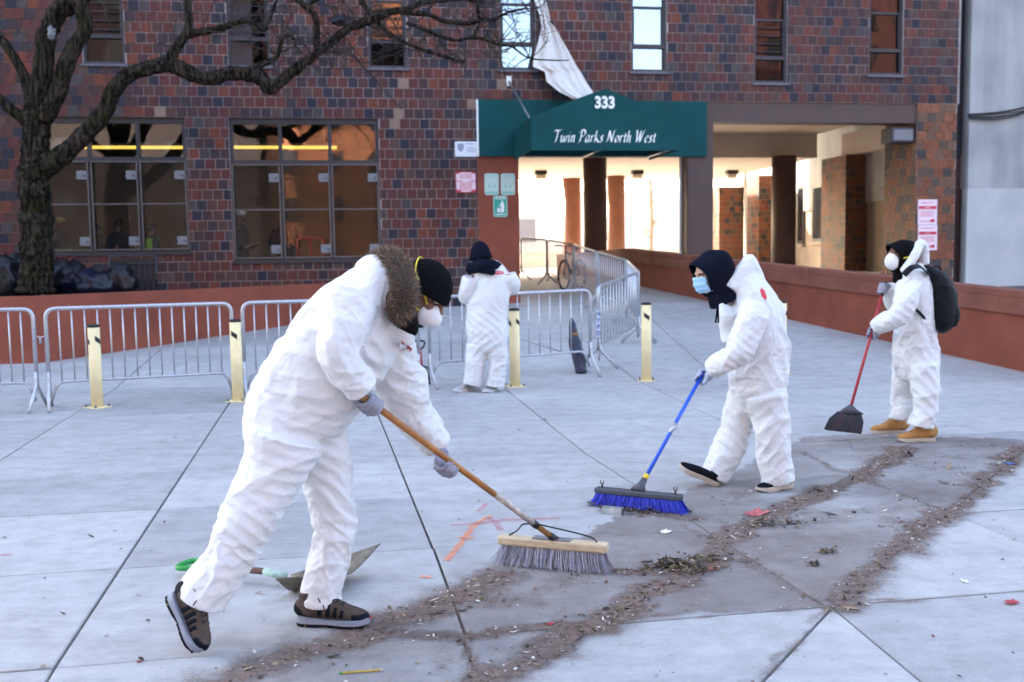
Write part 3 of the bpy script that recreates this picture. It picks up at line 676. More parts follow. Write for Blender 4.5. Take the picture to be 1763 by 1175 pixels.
# chancery-style lettering drawn as broad-nib pen strokes (x to the right, y up, x-height 1)
GL = {'T': (1.25, [[(.0,1.55),(.15,1.78),(.5,1.72),(.95,1.72),(1.35,1.9)], [(.72,1.72),(.62,.8),(.5,.1),(.25,-.02)]]),
 'w': (1.45, [[(.0,.8),(.18,.98),(.2,.6),(.22,.12),(.4,.02),(.65,.35),(.78,.95),(.76,.3),(.92,.02),(1.15,.3),(1.3,.95),(1.38,.88)]]),
 'i': (.45, [[(.0,.8),(.18,.98),(.14,.3),(.2,.02),(.38,.18)], [(.25,1.38),(.3,1.45)]]),
 'n': (.95, [[(.0,.8),(.18,.98),(.14,.5),(.08,.0)], [(.12,.55),(.4,.95),(.62,.9),(.58,.3),(.66,.02),(.86,.18)]]),
 'P': (1.15, [[(.35,1.75),(.28,.9),(.18,.1),(-.05,-.05)], [(-.1,1.45),(.2,1.8),(.75,1.82),(1.08,1.45),(.9,.98),(.35,.85)]]),
 'a': (.9, [[(.72,.92),(.4,1.0),(.08,.6),(.12,.1),(.35,.04),(.62,.5),(.72,.95),(.64,.3),(.7,.02),(.88,.16)]]),
 'r': (.7, [[(.0,.8),(.18,.98),(.14,.5),(.08,.0)], [(.12,.55),(.38,.95),(.62,.92)]]),
 'k': (1.0, [[(.25,1.75),(.18,.9),(.06,.0)], [(.78,1.05),(.5,.78),(.16,.58)], [(.24,.62),(.55,.3),(.92,-.02)]]),
 's': (.7, [[(.6,.9),(.3,.98),(.16,.72),(.45,.42),(.4,.08),(.02,.06)]]),
 'N': (1.5, [[(-.1,-.05),(.15,.3),(.3,1.75)], [(.3,1.75),(.65,.9),(1.0,.02)], [(1.0,.02),(1.1,1.0),(1.25,1.7),(1.5,1.85)]]),
 'o': (.85, [[(.5,.98),(.14,.75),(.1,.25),(.35,.0),(.68,.3),(.72,.75),(.5,.98)]]),
 't': (.55, [[(.28,1.35),(.2,.5),(.24,.06),(.48,.12)], [(.0,.92),(.5,.96)]]),
 'h': (.95, [[(.25,1.75),(.18,.9),(.08,.0)], [(.12,.55),(.4,.95),(.62,.9),(.58,.3),(.66,.02),(.86,.18)]]),
 'W': (1.9, [[(-.05,1.55),(.18,1.8),(.3,1.2),(.38,.02)], [(.38,.02),(.75,.8),(1.0,1.75)], [(1.0,1.75),(.98,.9),(1.02,.02)], [(1.02,.02),(1.35,.9),(1.6,1.65),(1.9,1.85)]]),
 'e': (.75, [[(.12,.5),(.42,.62),(.6,.82),(.42,.98),(.12,.7),(.1,.2),(.35,.0),(.66,.2)]])}
def catm2(P, seg): return [(v.x, v.y) for v in catm([Vector((x, y, 0)) for x, y in P], seg)]
def catm(P, seg):
    P = [Vector(p) for p in P]; out = []
    for i in range(len(P)-1):
        p0, p1, p2, p3 = P[max(i-1, 0)], P[i], P[i+1], P[min(i+2, len(P)-1)]
        for k in range(seg):
            t = k/seg; out.append(0.5*((2*p1)+(p2-p0)*t+(2*p0-5*p1+4*p2-p3)*t*t+(3*p1-p0-3*p2+p3)*t**3))
    out.append(P[-1]); return out
msg = 'Twin Parks North West'; wtot = sum(GL[c][0]+.12 if c != ' ' else .62 for c in msg)
u0_, z_ = wuz(952, 245, ND); u1_, _ = wuz(1131, 243, ND); sc_ = (u1_-u0_)/(wtot+.3); x_ = 0.0; pen = (.15*math.cos(R(38)), .15*math.sin(R(38)))
for ch in msg:
    if ch == ' ': x_ += .62; continue
    q = MB()
    for si, st_ in enumerate(GL[ch][1]):
        C = catm2(st_, 6); vv = []
        for (x, y) in C:
            for s in (-1, 1): xx, yy = x+pen[0]*s, y+pen[1]*s; vv.append(wp(u0_+(x_+xx+.22*yy)*sc_, ND+.016+.0006*si, z_+yy*sc_*1.3))
        q.add(vv, [(2*i, 2*i+1, 2*i+3, 2*i+2) for i in range(len(C)-1)])
    o = cadd(q, 'letter', M['letter']); o['kind'] = 'stuff'
    x_ += GL[ch][0]+.12
st = thing('stay_rod', 'thin steel stay rod from the brick wall down to the green canopy corner', 'rod')
u_, z_ = wuz(876, 140, 0.02); q = MB(); q.tube([wp(u_, 0.02, z_), wp(uL+0.02, ND-0.1, zsh-0.05)], 0.022, 8); q.build('rod', M['steel_dk'], st)
q = MB(); q.wbox(u_-0.05, u_+0.05, 0.006, 0.05, z_-0.10, z_+0.10); q.build('wall_plate', M['white'], st)
po = thing('white_pole', 'thin white pole standing on the parapet behind the canopy', 'pole')
pw_ = None
for k in range(400):                       # where the parapet's line crosses the pole's direction
    p = Ps+(Pe-Ps)*(k/399); c = p-CAM; x_ = c.dot(CR)/c.dot(CF)*FPX+PW/2
    if pw_ is None and x_ < 1163: pw_ = p
nn_ = Vector((dd.y, -dd.x, 0))*0.14; pw_ = pw_+nn_
q = MB(); q.tube([(pw_.x, pw_.y, ztp(pw_)-0.005), (pw_.x, pw_.y, zc_hi-0.01)], 0.032, 10); q.build('shaft', M['white'], po)
q = MB(); q.tube([(pw_.x, pw_.y, ztp(pw_)+0.002), (pw_.x, pw_.y, ztp(pw_)+0.03)], 0.07, 12); q.build('base_plate', M['white'], po)

# torn sheet hanging from the window
rows = [(0, -40, 914, 940, .05), (1, 0, 920, 940, .06), (2, 30, 930, 947, .07), (3, 38, 931, 946, .08), (4, 48, 932, 956, .10), (5, 70, 927, 968, .14), (6, 95, 920, 982, .18), (7, 115, 917, 993, .22), (8, 124, 938, 999, .25), (9, 141, 941, 1009, .32), (10, 158, 962, 1020, .45), (11, 172, 990, 1030, .62)]
q = MB(); C_ = 26; vs_ = []
rows2 = []
for a in range(len(rows)-1):
    for t in (0, .34, .67): rows2.append([rows[a][i]+(rows[a+1][i]-rows[a][i])*t for i in range(5)])
rows2.append(list(rows[-1]))
for rr in rows2:
    for c in range(C_+1):
        t = c/C_; px_ = rr[2]+(rr[3]-rr[2])*t; n_off = rr[4]+ (0.05*math.sin(t*13+rr[0]*.35)+0.025*math.sin(t*29+rr[0]*.8))*min(1, rr[0]/4+.3)
        u, z = wuz(px_, rr[1], n_off); vs_.append(wp(u, n_off, z))
n_r = len(rows2)
q.add(vs_, [(i*(C_+1)+c, i*(C_+1)+c+1, (i+1)*(C_+1)+c+1, (i+1)*(C_+1)+c) for i in range(n_r-1) for c in range(C_)], 0, True)
M['sheet'] = mat('sheet_cloth', (0.68, 0.64, 0.60), 0.85, var=0.1, vscale=4, bump=0.2, bscale=30)
o = q.build('hanging_sheet', M['sheet']); sm_ = o.modifiers.new('solid', 'SOLIDIFY'); sm_.thickness = 0.006
tag(o, 'torn white sheet knotted and hanging from a window onto the canopy', 'sheet')

# ------------------------------------------------------------------ signs
M['signwhite'] = mat('sign_white', (0.70, 0.72, 0.76), 0.4); M['signred'] = mat('sign_red', (0.55, 0.03, 0.06), 0.4); M['signpink'] = mat('sign_pink', (0.78, 0.62, 0.68), 0.45)
M['signgreen'] = mat('sign_green', (0.01, 0.33, 0.25), 0.4); M['signpale'] = mat('sign_pale_green', (0.50, 0.66, 0.60), 0.45); M['printgrey'] = mat('print_grey', (0.25, 0.27, 0.35), 0.5); M['printpale'] = mat('print_pale', (0.25, 0.52, 0.45), 0.5)
def sign(label, x0, x1, y0, y1, back, prints, nn, rounded=0.0):
    u0, z1 = wuz(x0, y0, nn); u1, z0 = wuz(x1, y1, nn); t = thing('wall_sign', label, 'sign', None, wp((u0+u1)/2, nn, (z0+z1)/2)); inv = Matrix.Translation(-t.location)
    q = MB(); rr = rounded; pts = []
    for cu_, cz, a0 in ((u1-rr, z1-rr, 0), (u0+rr, z1-rr, 90), (u0+rr, z0+rr, 180), (u1-rr, z0+rr, 270)):
        for k in range(5):
            a = R(a0+k*22.5); pts.append((cu_+rr*math.cos(a), cz+rr*math.sin(a)))
            if not rr: break
    n_ = len(pts); q.add([wp(u, nn, z) for u, z in pts]+[wp(u, nn-0.012, z) for u, z in pts], [tuple(range(n_)), tuple(range(n_, 2*n_))[::-1]]+[(i, n_+i, n_+(i+1) % n_, (i+1) % n_) for i in range(n_)])
    q.build('panel', back, t).matrix_parent_inverse = inv
    for mi, shapes in prints:
        q = MB()
        for s in shapes:                  # polygons in 0..1 sign coordinates
            q.add([wp(u0+(u1-u0)*x, nn+0.003, z0+(z1-z0)*y) for x, y in s], [tuple(range(len(s)))])
        po_ = q.build('print', mi, t); po_.matrix_parent_inverse = inv; po_['kind'] = 'stuff'
    return t
def rect(x0, y0, x1, y1): return [(x0, y0), (x1, y0), (x1, y1), (x0, y1)]
def lines(x0, x1, ys_, h, seed=0):
    r_ = random.Random(seed); out = []
    for y in ys_:
        x = x0+r_.uniform(0, .06); e = x1-r_.uniform(0, .08)
        while x < e:
            w = r_.uniform(.04, .12); out.append(rect(x, y, min(x+w, e), y+h)); x += w+.025
    return out
shield = [(0.12, .88), (.2, .82), (.26, .9), (.32, .82), (.40, .88), (.41, .6), (.36, .42), (.26, .3), (.16, .42), (.11, .6)]
shield2 = [(0.17, .78), (.26, .82), (.35, .78), (.355, .58), (.26, .4), (.165, .58)]
sign('white police notice with a shield fixed on the brick wall', 783, 821, 244, 270, M['signwhite'], [(M['printgrey'], [shield]+lines(.5, .95, (.82, .55, .42, .3), .06, 1)), (M['signwhite'], [])], 0.02, 0.01)
sign('square red and white notice on the brick wall beside the painted pier', 784, 820, 296, 332, M['signpink'], [(M['signred'], [rect(0, .9, .2, 1), rect(.78, .9, 1, 1), rect(0, .53, .33, .57), rect(.66, .53, 1, .57), rect(0, 0, 1, .04), rect(0, 0, .035, 1), rect(.965, 0, 1, 1), rect(0, .96, 1, 1), [(0, 0), (.36, 0), (.2, .12), (0, .16)], [(.64, 0), (1, 0), (1, .16), (.8, .12)]]+lines(.15, .85, (.84, .76, .68, .45, .37, .29, .21, .12), .035, 2))], 0.02)
fade = [(M['printpale'], [rect(.06, .05, .94, .17)]+lines(.1, .9, (.86,), .05, 3)+[rect(.28, .3, .36, .55), rect(.58, .36, .74, .44), rect(.7, .44, .75, .52)])]
sign('faded pale green notice on the painted pier, with faint blue print', 834, 859, 299, 336, M['signpale'], fade, 0.022, 0.04)
sign('faded pale green notice on the painted pier, the one nearer the passage', 862, 887, 299, 336, M['signpale'], fade, 0.022, 0.04)
man = [(.52, .22), (.74, .22), (.78, .5), (.76, .62), (.68, .68), (.69, .74), (.62, .78), (.56, .74), (.57, .67), (.5, .6), (.42, .52), (.46, .49), (.56, .54), (.54, .4)]
basket = [(.3, .22), (.46, .22), (.48, .42), (.28, .42)]
sign('bright green litter sign with a white figure and bin on the painted pier', 849, 874, 337, 374, M['signgreen'], [(M['letter'], [man, basket, rect(.05, .02, .95, .035), rect(.05, .965, .95, .98), rect(.02, .05, .05, .95), rect(.95, .05, .98, .95)]+lines(.12, .9, (.9, .83, .1), .045, 4))], 0.022, 0.04)
for k, (ya, yb, lab) in enumerate(((344, 387, 'pink and red warning notice on the brick pier, the upper of two'), (388, 431, 'pink and red warning notice on the brick pier, the lower of two'))):
    sign(lab, 1581, 1613, ya, yb, M['signpink'], [(M['signred'], [rect(.04, .62, .96, .74), rect(.62, .1, .88, .18), rect(.7, .18, .88, .22)]+lines(.1, .9, (.86, .5, .42, .34, .12), .03, 5+k)), (M['signpink'], [rect(.36, .66, .62, .70)])], 0.02)
# light fittings in the passage and on the pier
def fitting(px, py, wpx, n, zc, label):
    u, z = wuz(px, py, n); t = thing('ceiling_light', label, 'light', 'box lights on the passage ceiling', wp(u, n, zc)); inv = Matrix.Translation(-t.location); w = 0.19
    q = MB(); q.wbox(u-w, u+w, n-0.13, n+0.13, zc-0.13, zc-0.001); bevel(q.build('housing', M['black'], t), 0.015).matrix_parent_inverse = inv
    q = MB(); q.wbox(u-w+0.03, u+w-0.03, n-0.1, n+0.1, zc-0.27, zc-0.131); bevel(q.build('lens', M['cream'], t), 0.03).matrix_parent_inverse = inv
for px_, n, lb_ in ((931, -11.0, 'small black box light on the passage ceiling near the painted pier'), (1097, -11.0, 'small black box light on the passage ceiling between round and square columns'), (1260, -11.0, 'small black box light on the passage ceiling before the far brick pillars')): fitting(px_, 297, 20, n, zc_lo, lb_)
fitting(1388, 222, 26, -2.2, zc_hi, 'small black box light on the higher ceiling behind the brown beam')
sp = thing('wall_lamp', 'boxy dark lamp fixed at the top of the brick pier', 'lamp', None, wp(UPR-0.3, -0.5, 4.1)); inv = Matrix.Translation(-sp.location)
ua_, za_ = wuz(1532, 250, -0.1); ub_, zb_ = wuz(1571, 216, -0.1)
q = MB(); q.wbox(ua_, UPR-0.001, -0.5, -0.06, za_+0.05, zb_-0.05); bevel(q.build('housing', M['frame'], sp), 0.02).matrix_parent_inverse = inv
q = MB(); q.wbox(ua_+0.06, UPR-0.06, -0.059, -0.045, za_+0.1, zb_-0.1); q.build('lens', M['lockbox'], sp).matrix_parent_inverse = inv
# ================================================================== steel crowd barriers
def rounded(pts, r, seg=5):               # round the inner corners of a polyline
    out = [pts[0]]
    for i in range(1, len(pts)-1):
        a = (pts[i-1]-pts[i]).normalized(); b = (pts[i+1]-pts[i]).normalized()
        p0 = pts[i]+a*r; p1 = pts[i]+b*r
        for k in range(seg+1):
            t = k/seg; out.append(p0*(1-t)**2+pts[i]*2*t*(1-t)+p1*t*t)
    out.append(pts[-1]); return out
def barrier(label, a, b, nbars=14, H=1.10, sticker=False, brace=False):
    a, b = Vector(a), Vector(b); t = thing('crowd_barrier', label, 'barrier', 'steel crowd barriers', (a+b)/2); inv = Matrix.Translation(-t.location)
    d = b-a; L3 = d.length; e = d.normalized(); e2 = Vector((e.x, e.y, 0)).normalized(); nr = Vector((-e2.y, e2.x, 0)); up = Vector((0, 0, 1)); zb = 0.30
    def add(q, name, m_=M['steel']): o = q.build(name, m_, t); o.matrix_parent_inverse = inv; return o
    q = MB(); q.tube(rounded([a+up*(zb-0.06), a+up*H, b+up*H, b+up*(zb-0.06)], 0.11), 0.0215, 10); add(q, 'top_frame')
    q = MB(); q.tube(rounded([a+e*0.02+up*0.10, a+e*0.09+up*zb, b-e*0.09+up*zb, b-e*0.02+up*0.10], 0.08), 0.017, 8); add(q, 'bottom_rail')
    for k in range(nbars):
        p = a+e*(0.13+(L3-0.26)*k/(nbars-1)); q = MB(); q.tube([p+up*(zb+0.005), p+up*(H-0.005)], 0.0085, 6); add(q, 'bar')
    for end, s in ((a, 1), (b, -1)):       # splayed feet
        for sd in (1, -1):
            g = Vector((end.x, end.y, 0))+nr*0.27*sd; g.z = gz(g.x, g.y)
            q = MB(); q.tube(rounded([end+up*0.42+nr*0.01*sd, end+up*0.26+nr*0.015*sd, Vector((g.x, g.y, g.z+0.012))], 0.06), 0.0185, 8); add(q, 'foot')
        q = MB(); h = end-e*0.035*s       # coupling hook
        q.tube([end+up*0.80-e*0.01*s, h+up*0.80, h-e*0.03*s+up*0.79, h-e*0.035*s+up*0.72], 0.008, 6); add(q, 'hook')
    if brace:
        q = MB(); q.tube([a+up*(zb+0.62)+e*0.05, b+up*(zb+0.01)-e*L3*0.18], 0.009, 6); add(q, 'brace')
    if sticker:
        p = a+e*0.0; q = MB(); pn = (CAM-p); pn.z = 0; pn.normalize(); sd = Vector((-pn.y, pn.x, 0))
        q.box(p+pn*0.024-sd*0.024+up*0.42, sd*0.048, pn*0.004, up*0.36); o = add(q, 'sticker', M['signwhite'])
        for k, ch in enumerate('NYPD'):
            R3 = Matrix((sd, up, pn)).transposed(); R3 = R3@Matrix.Rotation(R(-90), 3, 'Z') if False else R3
            c = p+pn*0.031+up*(0.735-0.088*k); text_obj('lettering', ch, 0.075, c.x, c.y, c.z, M['signblue'], t, inv, bold=0.002, extr=0.001, M3=R3) if False else None
            w = text_obj('lettering', ch, 0.078, 0, 0, 0, M['signblue'], t, inv, bold=0.002, extr=0.0008, M3=R3)
            for v in w.data.vertices: v.co += c
M['signblue'] = mat('sign_blue', (0.03, 0.12, 0.5), 0.4)
def foot(px, py): return gp(px, py)
def on(px, Y):                             # ground point in the vertical plane of pixel column px at distance Y
    z = gz(0, Y); p = at(px, 500, Y)
    for _ in range(3):
        z = gz(p.x, Y); c = Vector((p.x, Y, z))-CAM; py = PH/2-c.dot(CU)/c.dot(CF)*FPX; p = at(px, py, Y)
    return Vector((p.x, Y, gz(p.x, Y)))
g = foot
barrier('steel crowd barrier at the planter corner, hooked to the barrier behind two bollards', on(-250, 10.55), on(66, 10.75))
barrier('steel crowd barrier behind two bollards, in front of the red planter', on(87, 10.75), on(404, 11.45))
barrier('steel crowd barrier right behind the stooping sweeper with the fur ruff', on(423, 11.5), on(722, 12.1))
barrier('steel crowd barrier with a diagonal wire behind the standing worker, rolled bag leaning on it', on(741, 12.15), on(1017, 13.0), brace=True)
b5 = [on(1030, 13.35), on(1100, 15.4), on(1080, 17.6), on(1029, 19.8), on(988, 22.2), on(942, 24.3), on(897, 25.6)]
labs = ['steel crowd barrier with a white NYPD sticker on its post', 'steel crowd barrier joined end on behind the NYPD barrier', 'steel crowd barrier on the ramp along the parapet, second beyond the NYPD one',
        'steel crowd barrier beside the parapet, in front of the bicycle', 'steel crowd barrier across the passage in front of the round columns', 'steel crowd barrier at the passage mouth touching the painted pier']
for i in range(6):
    e = (b5[i+1]-b5[i]).normalized(); barrier(labs[i], b5[i]+e*0.02, b5[i+1]-e*0.05, nbars=13 if i < 4 else 15, sticker=(i == 0))

# ================================================================== bollards
def bollard(px, py, ytop, label, rot):
    p = gp(px, py); H = 0.0
    c = p-CAM; t = thing('bollard', label, 'bollard', 'cream yellow bollards', p); inv = Matrix.Translation(-p)
    d = ray(px-(py-ytop)*0.03, ytop); H = (CAM+d*(p.y/d.y)).z-p.z
    rr = 0.063
    q = MB(); q.tube([p+Vector((0,0,0.012)), p+Vector((0,0,H-0.03))], rr, 28); o = q.build('post', M['yellowpost'], t); o.matrix_parent_inverse = inv
    q = MB(); q.tube([p+Vector((0,0,H-0.03)), p+Vector((0,0,H-0.012)), p+Vector((0,0,H))], [rr+0.002, rr+0.002, rr-0.012], 28); q.build('cap', M['blacksoft'], t).matrix_parent_inverse = inv
    q = MB(); q.cbox(p+Vector((0,0,0.006)), 0.21, 0.21, 0.011, 0, 0.5+rot); bevel(q.build('base_plate', M['yellowpost'], t), 0.003).matrix_parent_inverse = inv
    for k in range(4):
        a = 0.5+rot+math.pi/4+k*math.pi/2; c = p+Vector((math.cos(a)*0.118, math.sin(a)*0.118, 0.012))
        q = MB(); q.tube([c, c+Vector((0,0,0.014)), c+Vector((0,0,0.030))], [0.013, 0.013, 0.009], 6); q.build('anchor_bolt', M['steel_dk'], t).matrix_parent_inverse = inv
    for k in range(3):
        q = MB(); a0 = rot+k*2*math.pi/3; vs_ = []             # slanted black reflective pieces
        for i in range(9):
            a = a0+i/8*1.15; sh = 0.05*(1-i/8)
            for zz in (H-0.20+sh-0.025, H-0.145+sh-0.025): vs_.append(p+Vector((math.cos(a)*(rr+0.0015), math.sin(a)*(rr+0.0015), zz)))
        q.add(vs_, [(2*i, 2*i+2, 2*i+3, 2*i+1) for i in range(8)], 0, True); q.build('black_band', M['black'], t).matrix_parent_inverse = inv
bollard(168, 702, 559, 'cream yellow bollard with split black band, in front of the barrier by the planter', R(-60))
bollard(410, 691, 550, 'cream yellow bollard with black band standing behind the stooping sweeper', R(-125))
bollard(887, 666, 531, 'cream yellow bollard right beside the standing worker', R(-150-40))
bollard(1113, 656, 521, 'cream yellow bollard standing alone on the paving beyond the NYPD barrier', R(-125))
bollard(1345, 646, 518, 'cream yellow bollard half hidden behind the worker with the blue broom', R(-60))

# ================================================================== tree
M['bark'] = bpy.data.materials.new('bark'); mm = M['bark']; mm.use_nodes = True; n = mm.node_tree; N = n.nodes; L = n.links; b = N['Principled BSDF']; b.inputs['Roughness'].default_value = 0.95; b.inputs['Specular IOR Level'].default_value = 0.08
tc = N.new('ShaderNodeTexCoord'); mp = N.new('ShaderNodeMapping'); mp.inputs['Scale'].default_value = (14, 14, 2.2); L.new(tc.outputs['Object'], mp.inputs[0])
no = N.new('ShaderNodeTexNoise'); no.inputs['Scale'].default_value = 1.6; no.inputs['Detail'].default_value = 7; no.inputs['Roughness'].default_value = 0.65; no.inputs['Distortion'].default_value = 0.6; L.new(mp.outputs[0], no.inputs['Vector'])
rp = N.new('ShaderNodeValToRGB'); e_ = rp.color_ramp.elements; e_[0].position = 0.44; e_[0].color = (0.005, 0.0045, 0.004, 1); e_[1].position = 0.62; e_[1].color = (0.062, 0.048, 0.036, 1); L.new(no.outputs['Fac'], rp.inputs[0])
n2_ = N.new('ShaderNodeTexNoise'); n2_.inputs['Scale'].default_value = 3.0; n2_.inputs['Detail'].default_value = 4; L.new(tc.outputs['Object'], n2_.inputs['Vector'])
rq = N.new('ShaderNodeValToRGB'); rq.color_ramp.elements[0].position = 0.5; rq.color_ramp.elements[1].position = 0.66; L.new(n2_.outputs['Fac'], rq.inputs[0])
mxx = N.new('ShaderNodeMix'); mxx.data_type = 'RGBA'; L.new(rq.outputs[0], mxx.inputs[0]); L.new(rp.outputs[0], mxx.inputs[6])
m2 = N.new('ShaderNodeMix'); m2.data_type = 'RGBA'; m2.blend_type = 'MULTIPLY'; m2.inputs[0].default_value = 1; L.new(rp.outputs[0], m2.inputs[6]); m2.inputs[7].default_value = (0.62, 0.82, 0.42, 1); L.new(m2.outputs[2], mxx.inputs[7]); L.new(mxx.outputs[2], b.inputs['Base Color'])
bp = N.new('ShaderNodeBump'); bp.inputs['Strength'].default_value = 1.0; bp.inputs['Distance'].default_value = 0.035; L.new(no.outputs['Fac'], bp.inputs['Height']); L.new(bp.outputs[0], b.inputs['Normal'])
M['twig'] = mat('twig', (0.035, 0.026, 0.023), 0.9, var=0.3, vscale=20)
TY = 16.9
tree = thing('bare_tree', 'bare winter tree with a thick ridged trunk and spreading limbs in the planter', 'tree', None, at(62, 495, TY)); tinv = Matrix.Translation(-tree.location)
def catm(P, seg):
    P = [Vector(p) for p in P]; out = []
    for i in range(len(P)-1):
        p0, p1, p2, p3 = P[max(i-1, 0)], P[i], P[i+1], P[min(i+2, len(P)-1)]
        for k in range(seg):
            t = k/seg; out.append(0.5*((2*p1)+(p2-p0)*t+(2*p0-5*p1+4*p2-p3)*t*t+(3*p1-p0-3*p2+p3)*t**3))
    out.append(P[-1]); return out
def limb(pts, nring=20, seg=6, mtl='bark', name='limb', rough=0.10, dY=0.0):
    """pts: (px, py, half-width in px, extra depth)"""
    P = [at(p[0], p[1], TY+(p[3] if len(p) > 3 else 0)+dY) for p in pts]; rad = [0.82*p[2]*(TY+(p[3] if len(p) > 3 else 0))/FPX for p in pts]
    C = catm(P, seg); Rr = []
    for i in range(len(C)):
        t = i/seg; k = min(int(t), len(rad)-2); f = t-k; Rr.append(rad[k]*(1-f)+rad[k+1]*f)
    q = MB(); q.tube(C, Rr, nring)
    V = np.array(q.v); s = 0
    # ridged bark / knots pushed into the surface
    nn_ = len(C)
    for i in range(nn_):
        c = np.array(C[i])
        kn = 1+rough*0.8*math.sin(i*0.9+pts[0][0])*math.sin(i*0.37)
        for k in range(nring):
            j = i*nring+k; th = 2*math.pi*k/nring
            f = kn+rough*(0.55*math.sin(5*th+0.25*i+0.8*math.sin(i*.5))+0.35*math.sin(9*th-0.33*i+1.3)+0.55*random.uniform(-1, 1))
            V[j] = c+(V[j]-c)*f
    q.v = [tuple(x) for x in V]
    o = q.build(name, M[mtl], tree); o.matrix_parent_inverse = tinv; return C, Rr
limb([(62, 505, 36), (62, 470, 32), (64, 420, 31), (62, 360, 30), (58, 310, 29), (60, 270, 27), (64, 225, 25), (62, 195, 24), (60, 178, 18)], 48, 14, name='trunk', rough=0.10)
limb([(62, 215, 20), (66, 180, 20), (72, 140, 20), (76, 100, 19), (79, 65, 19), (82, 52, 18)], 26, name='limb')                                       # sawn-off stub
limb([(78, 75, 14, .05), (88, 45, 17, .05), (100, 22, 19, .08), (125, 5, 19, .1), (160, -25, 16, .1), (190, -60, 14, .1)], 24)
limb([(75, 205, 18, -.1), (95, 170, 17, -.15), (112, 120, 16, -.2), (128, 80, 15, -.2), (146, 50, 14, -.2), (140, 15, 14, -.2), (128, -10, 14, -.2), (122, -60, 11, -.2)], 24)
limb([(58, 205, 14), (48, 150, 11), (36, 120, 10), (18, 90, 9), (0, 65, 8), (-30, 30, 7)], 18)
limb([(55, 215, 15), (35, 200, 12), (18, 188, 11), (0, 172, 10), (-30, 150, 8)], 18)
A1 = limb([(64, 300, 24), (85, 282, 22, -.1), (115, 262, 19, -.15), (150, 228, 17, -.2), (178, 195, 17, -.2), (195, 158, 16, -.25), (218, 132, 15, -.25), (255, 118, 15, -.3), (290, 110, 15, -.3)], 26)
A2 = limb([(285, 110, 15, -.3), (310, 118, 15, -.3), (335, 130, 15, -.3), (362, 136, 13, -.3), (395, 128, 14, -.3), (425, 127, 15, -.3), (450, 135, 15, -.3), (463, 152, 14, -.3), (478, 145, 12, -.3), (505, 122, 10.5, -.3), (535, 100, 9, -.3), (565, 78, 8, -.3), (600, 50, 8, -.3), (640, 34, 8, -.3), (675, 20, 7, -.3), (705, 18, 7, -.3)], 22, rough=0.16)
limb([(292, 108, 14, -.3), (300, 88, 10, -.3), (318, 62, 9, -.3), (326, 40, 8, -.3), (323, 10, 7, -.3), (325, -30, 6, -.3)], 18)
limb([(320, 60, 9, -.3), (345, 55, 8, -.3), (378, 50, 7, -.3), (405, 40, 6, -.3), (425, 36, 6, -.3), (442, 44, 5, -.3), (455, 50, 5, -.3), (462, 38, 3.5, -.3), (470, 18, 3, -.3), (480, -10, 3, -.3)], 14)
limb([(418, 125, 9, -.3), (450, 112, 6.5, -.35), (475, 99, 5, -.35), (482, 82, 4, -.35), (486, 68, 4, -.35), (498, 60, 4, -.35), (506, 66, 3, -.35), (509, 80, 2, -.35)], 12)
limb([(548, 92, 8, -.3), (545, 70, 7, -.3), (545, 45, 6.5, -.3), (540, 26, 6.5, -.3), (524, 10, 6, -.3), (505, -5, 5.5, -.3), (485, -20, 5, -.3)], 14)
limb([(522, 10, 5, -.3), (540, 2, 4.5, -.3), (560, -12, 4, -.3)], 10)
limb([(648, 36, 5, -.3), (668, 55, 4.5, -.3), (690, 70, 4, -.3), (712, 80, 4, -.3), (740, 90, 3.5, -.3), (762, 97, 3, -.3), (785, 104, 2.5, -.3), (800, 108, 2, -.3)], 10)
limb([(700, 18, 6, -.3), (730, 4, 5.5, -.3), (770, 0, 5, -.3), (800, -2, 4, -.3), (830, 5, 4, -.3)], 12)
limb([(690, 22, 5, -.3), (735, 25, 5, -.3), (760, 35, 4.5, -.3), (785, 40, 4.5, -.3), (812, 40, 4.5, -.3), (830, 33, 4, -.3), (848, 35, 3.5, -.3), (862, 28, 3, -.3), (880, 20, 2.5, -.3), (905, 15, 2, -.3)], 12)
limb([(700, 40, 4, -.35), (730, 50, 4, -.35), (755, 62, 4, -.35), (785, 70, 3.5, -.35), (808, 66, 3.5, -.35), (835, 68, 3, -.35), (858, 78, 2.5, -.35), (880, 80, 2.2, -.35), (910, 100, 1.8, -.35), (950, 104, 1.5, -.35), (980, 104, 1, -.35)], 10)
limb([(826, 34, 4, -.3), (822, 15, 3.5, -.3), (830, 0, 3, -.3), (845, -20, 3, -.3)], 10)
limb([(812, 66, 3, -.3), (822, 50, 3, -.3), (826, 35, 3, -.3)], 10)
limb([(630, 34, 6, -.3), (632, 18, 5, -.3), (625, 5, 5, -.3), (618, -15, 4, -.3)], 12)
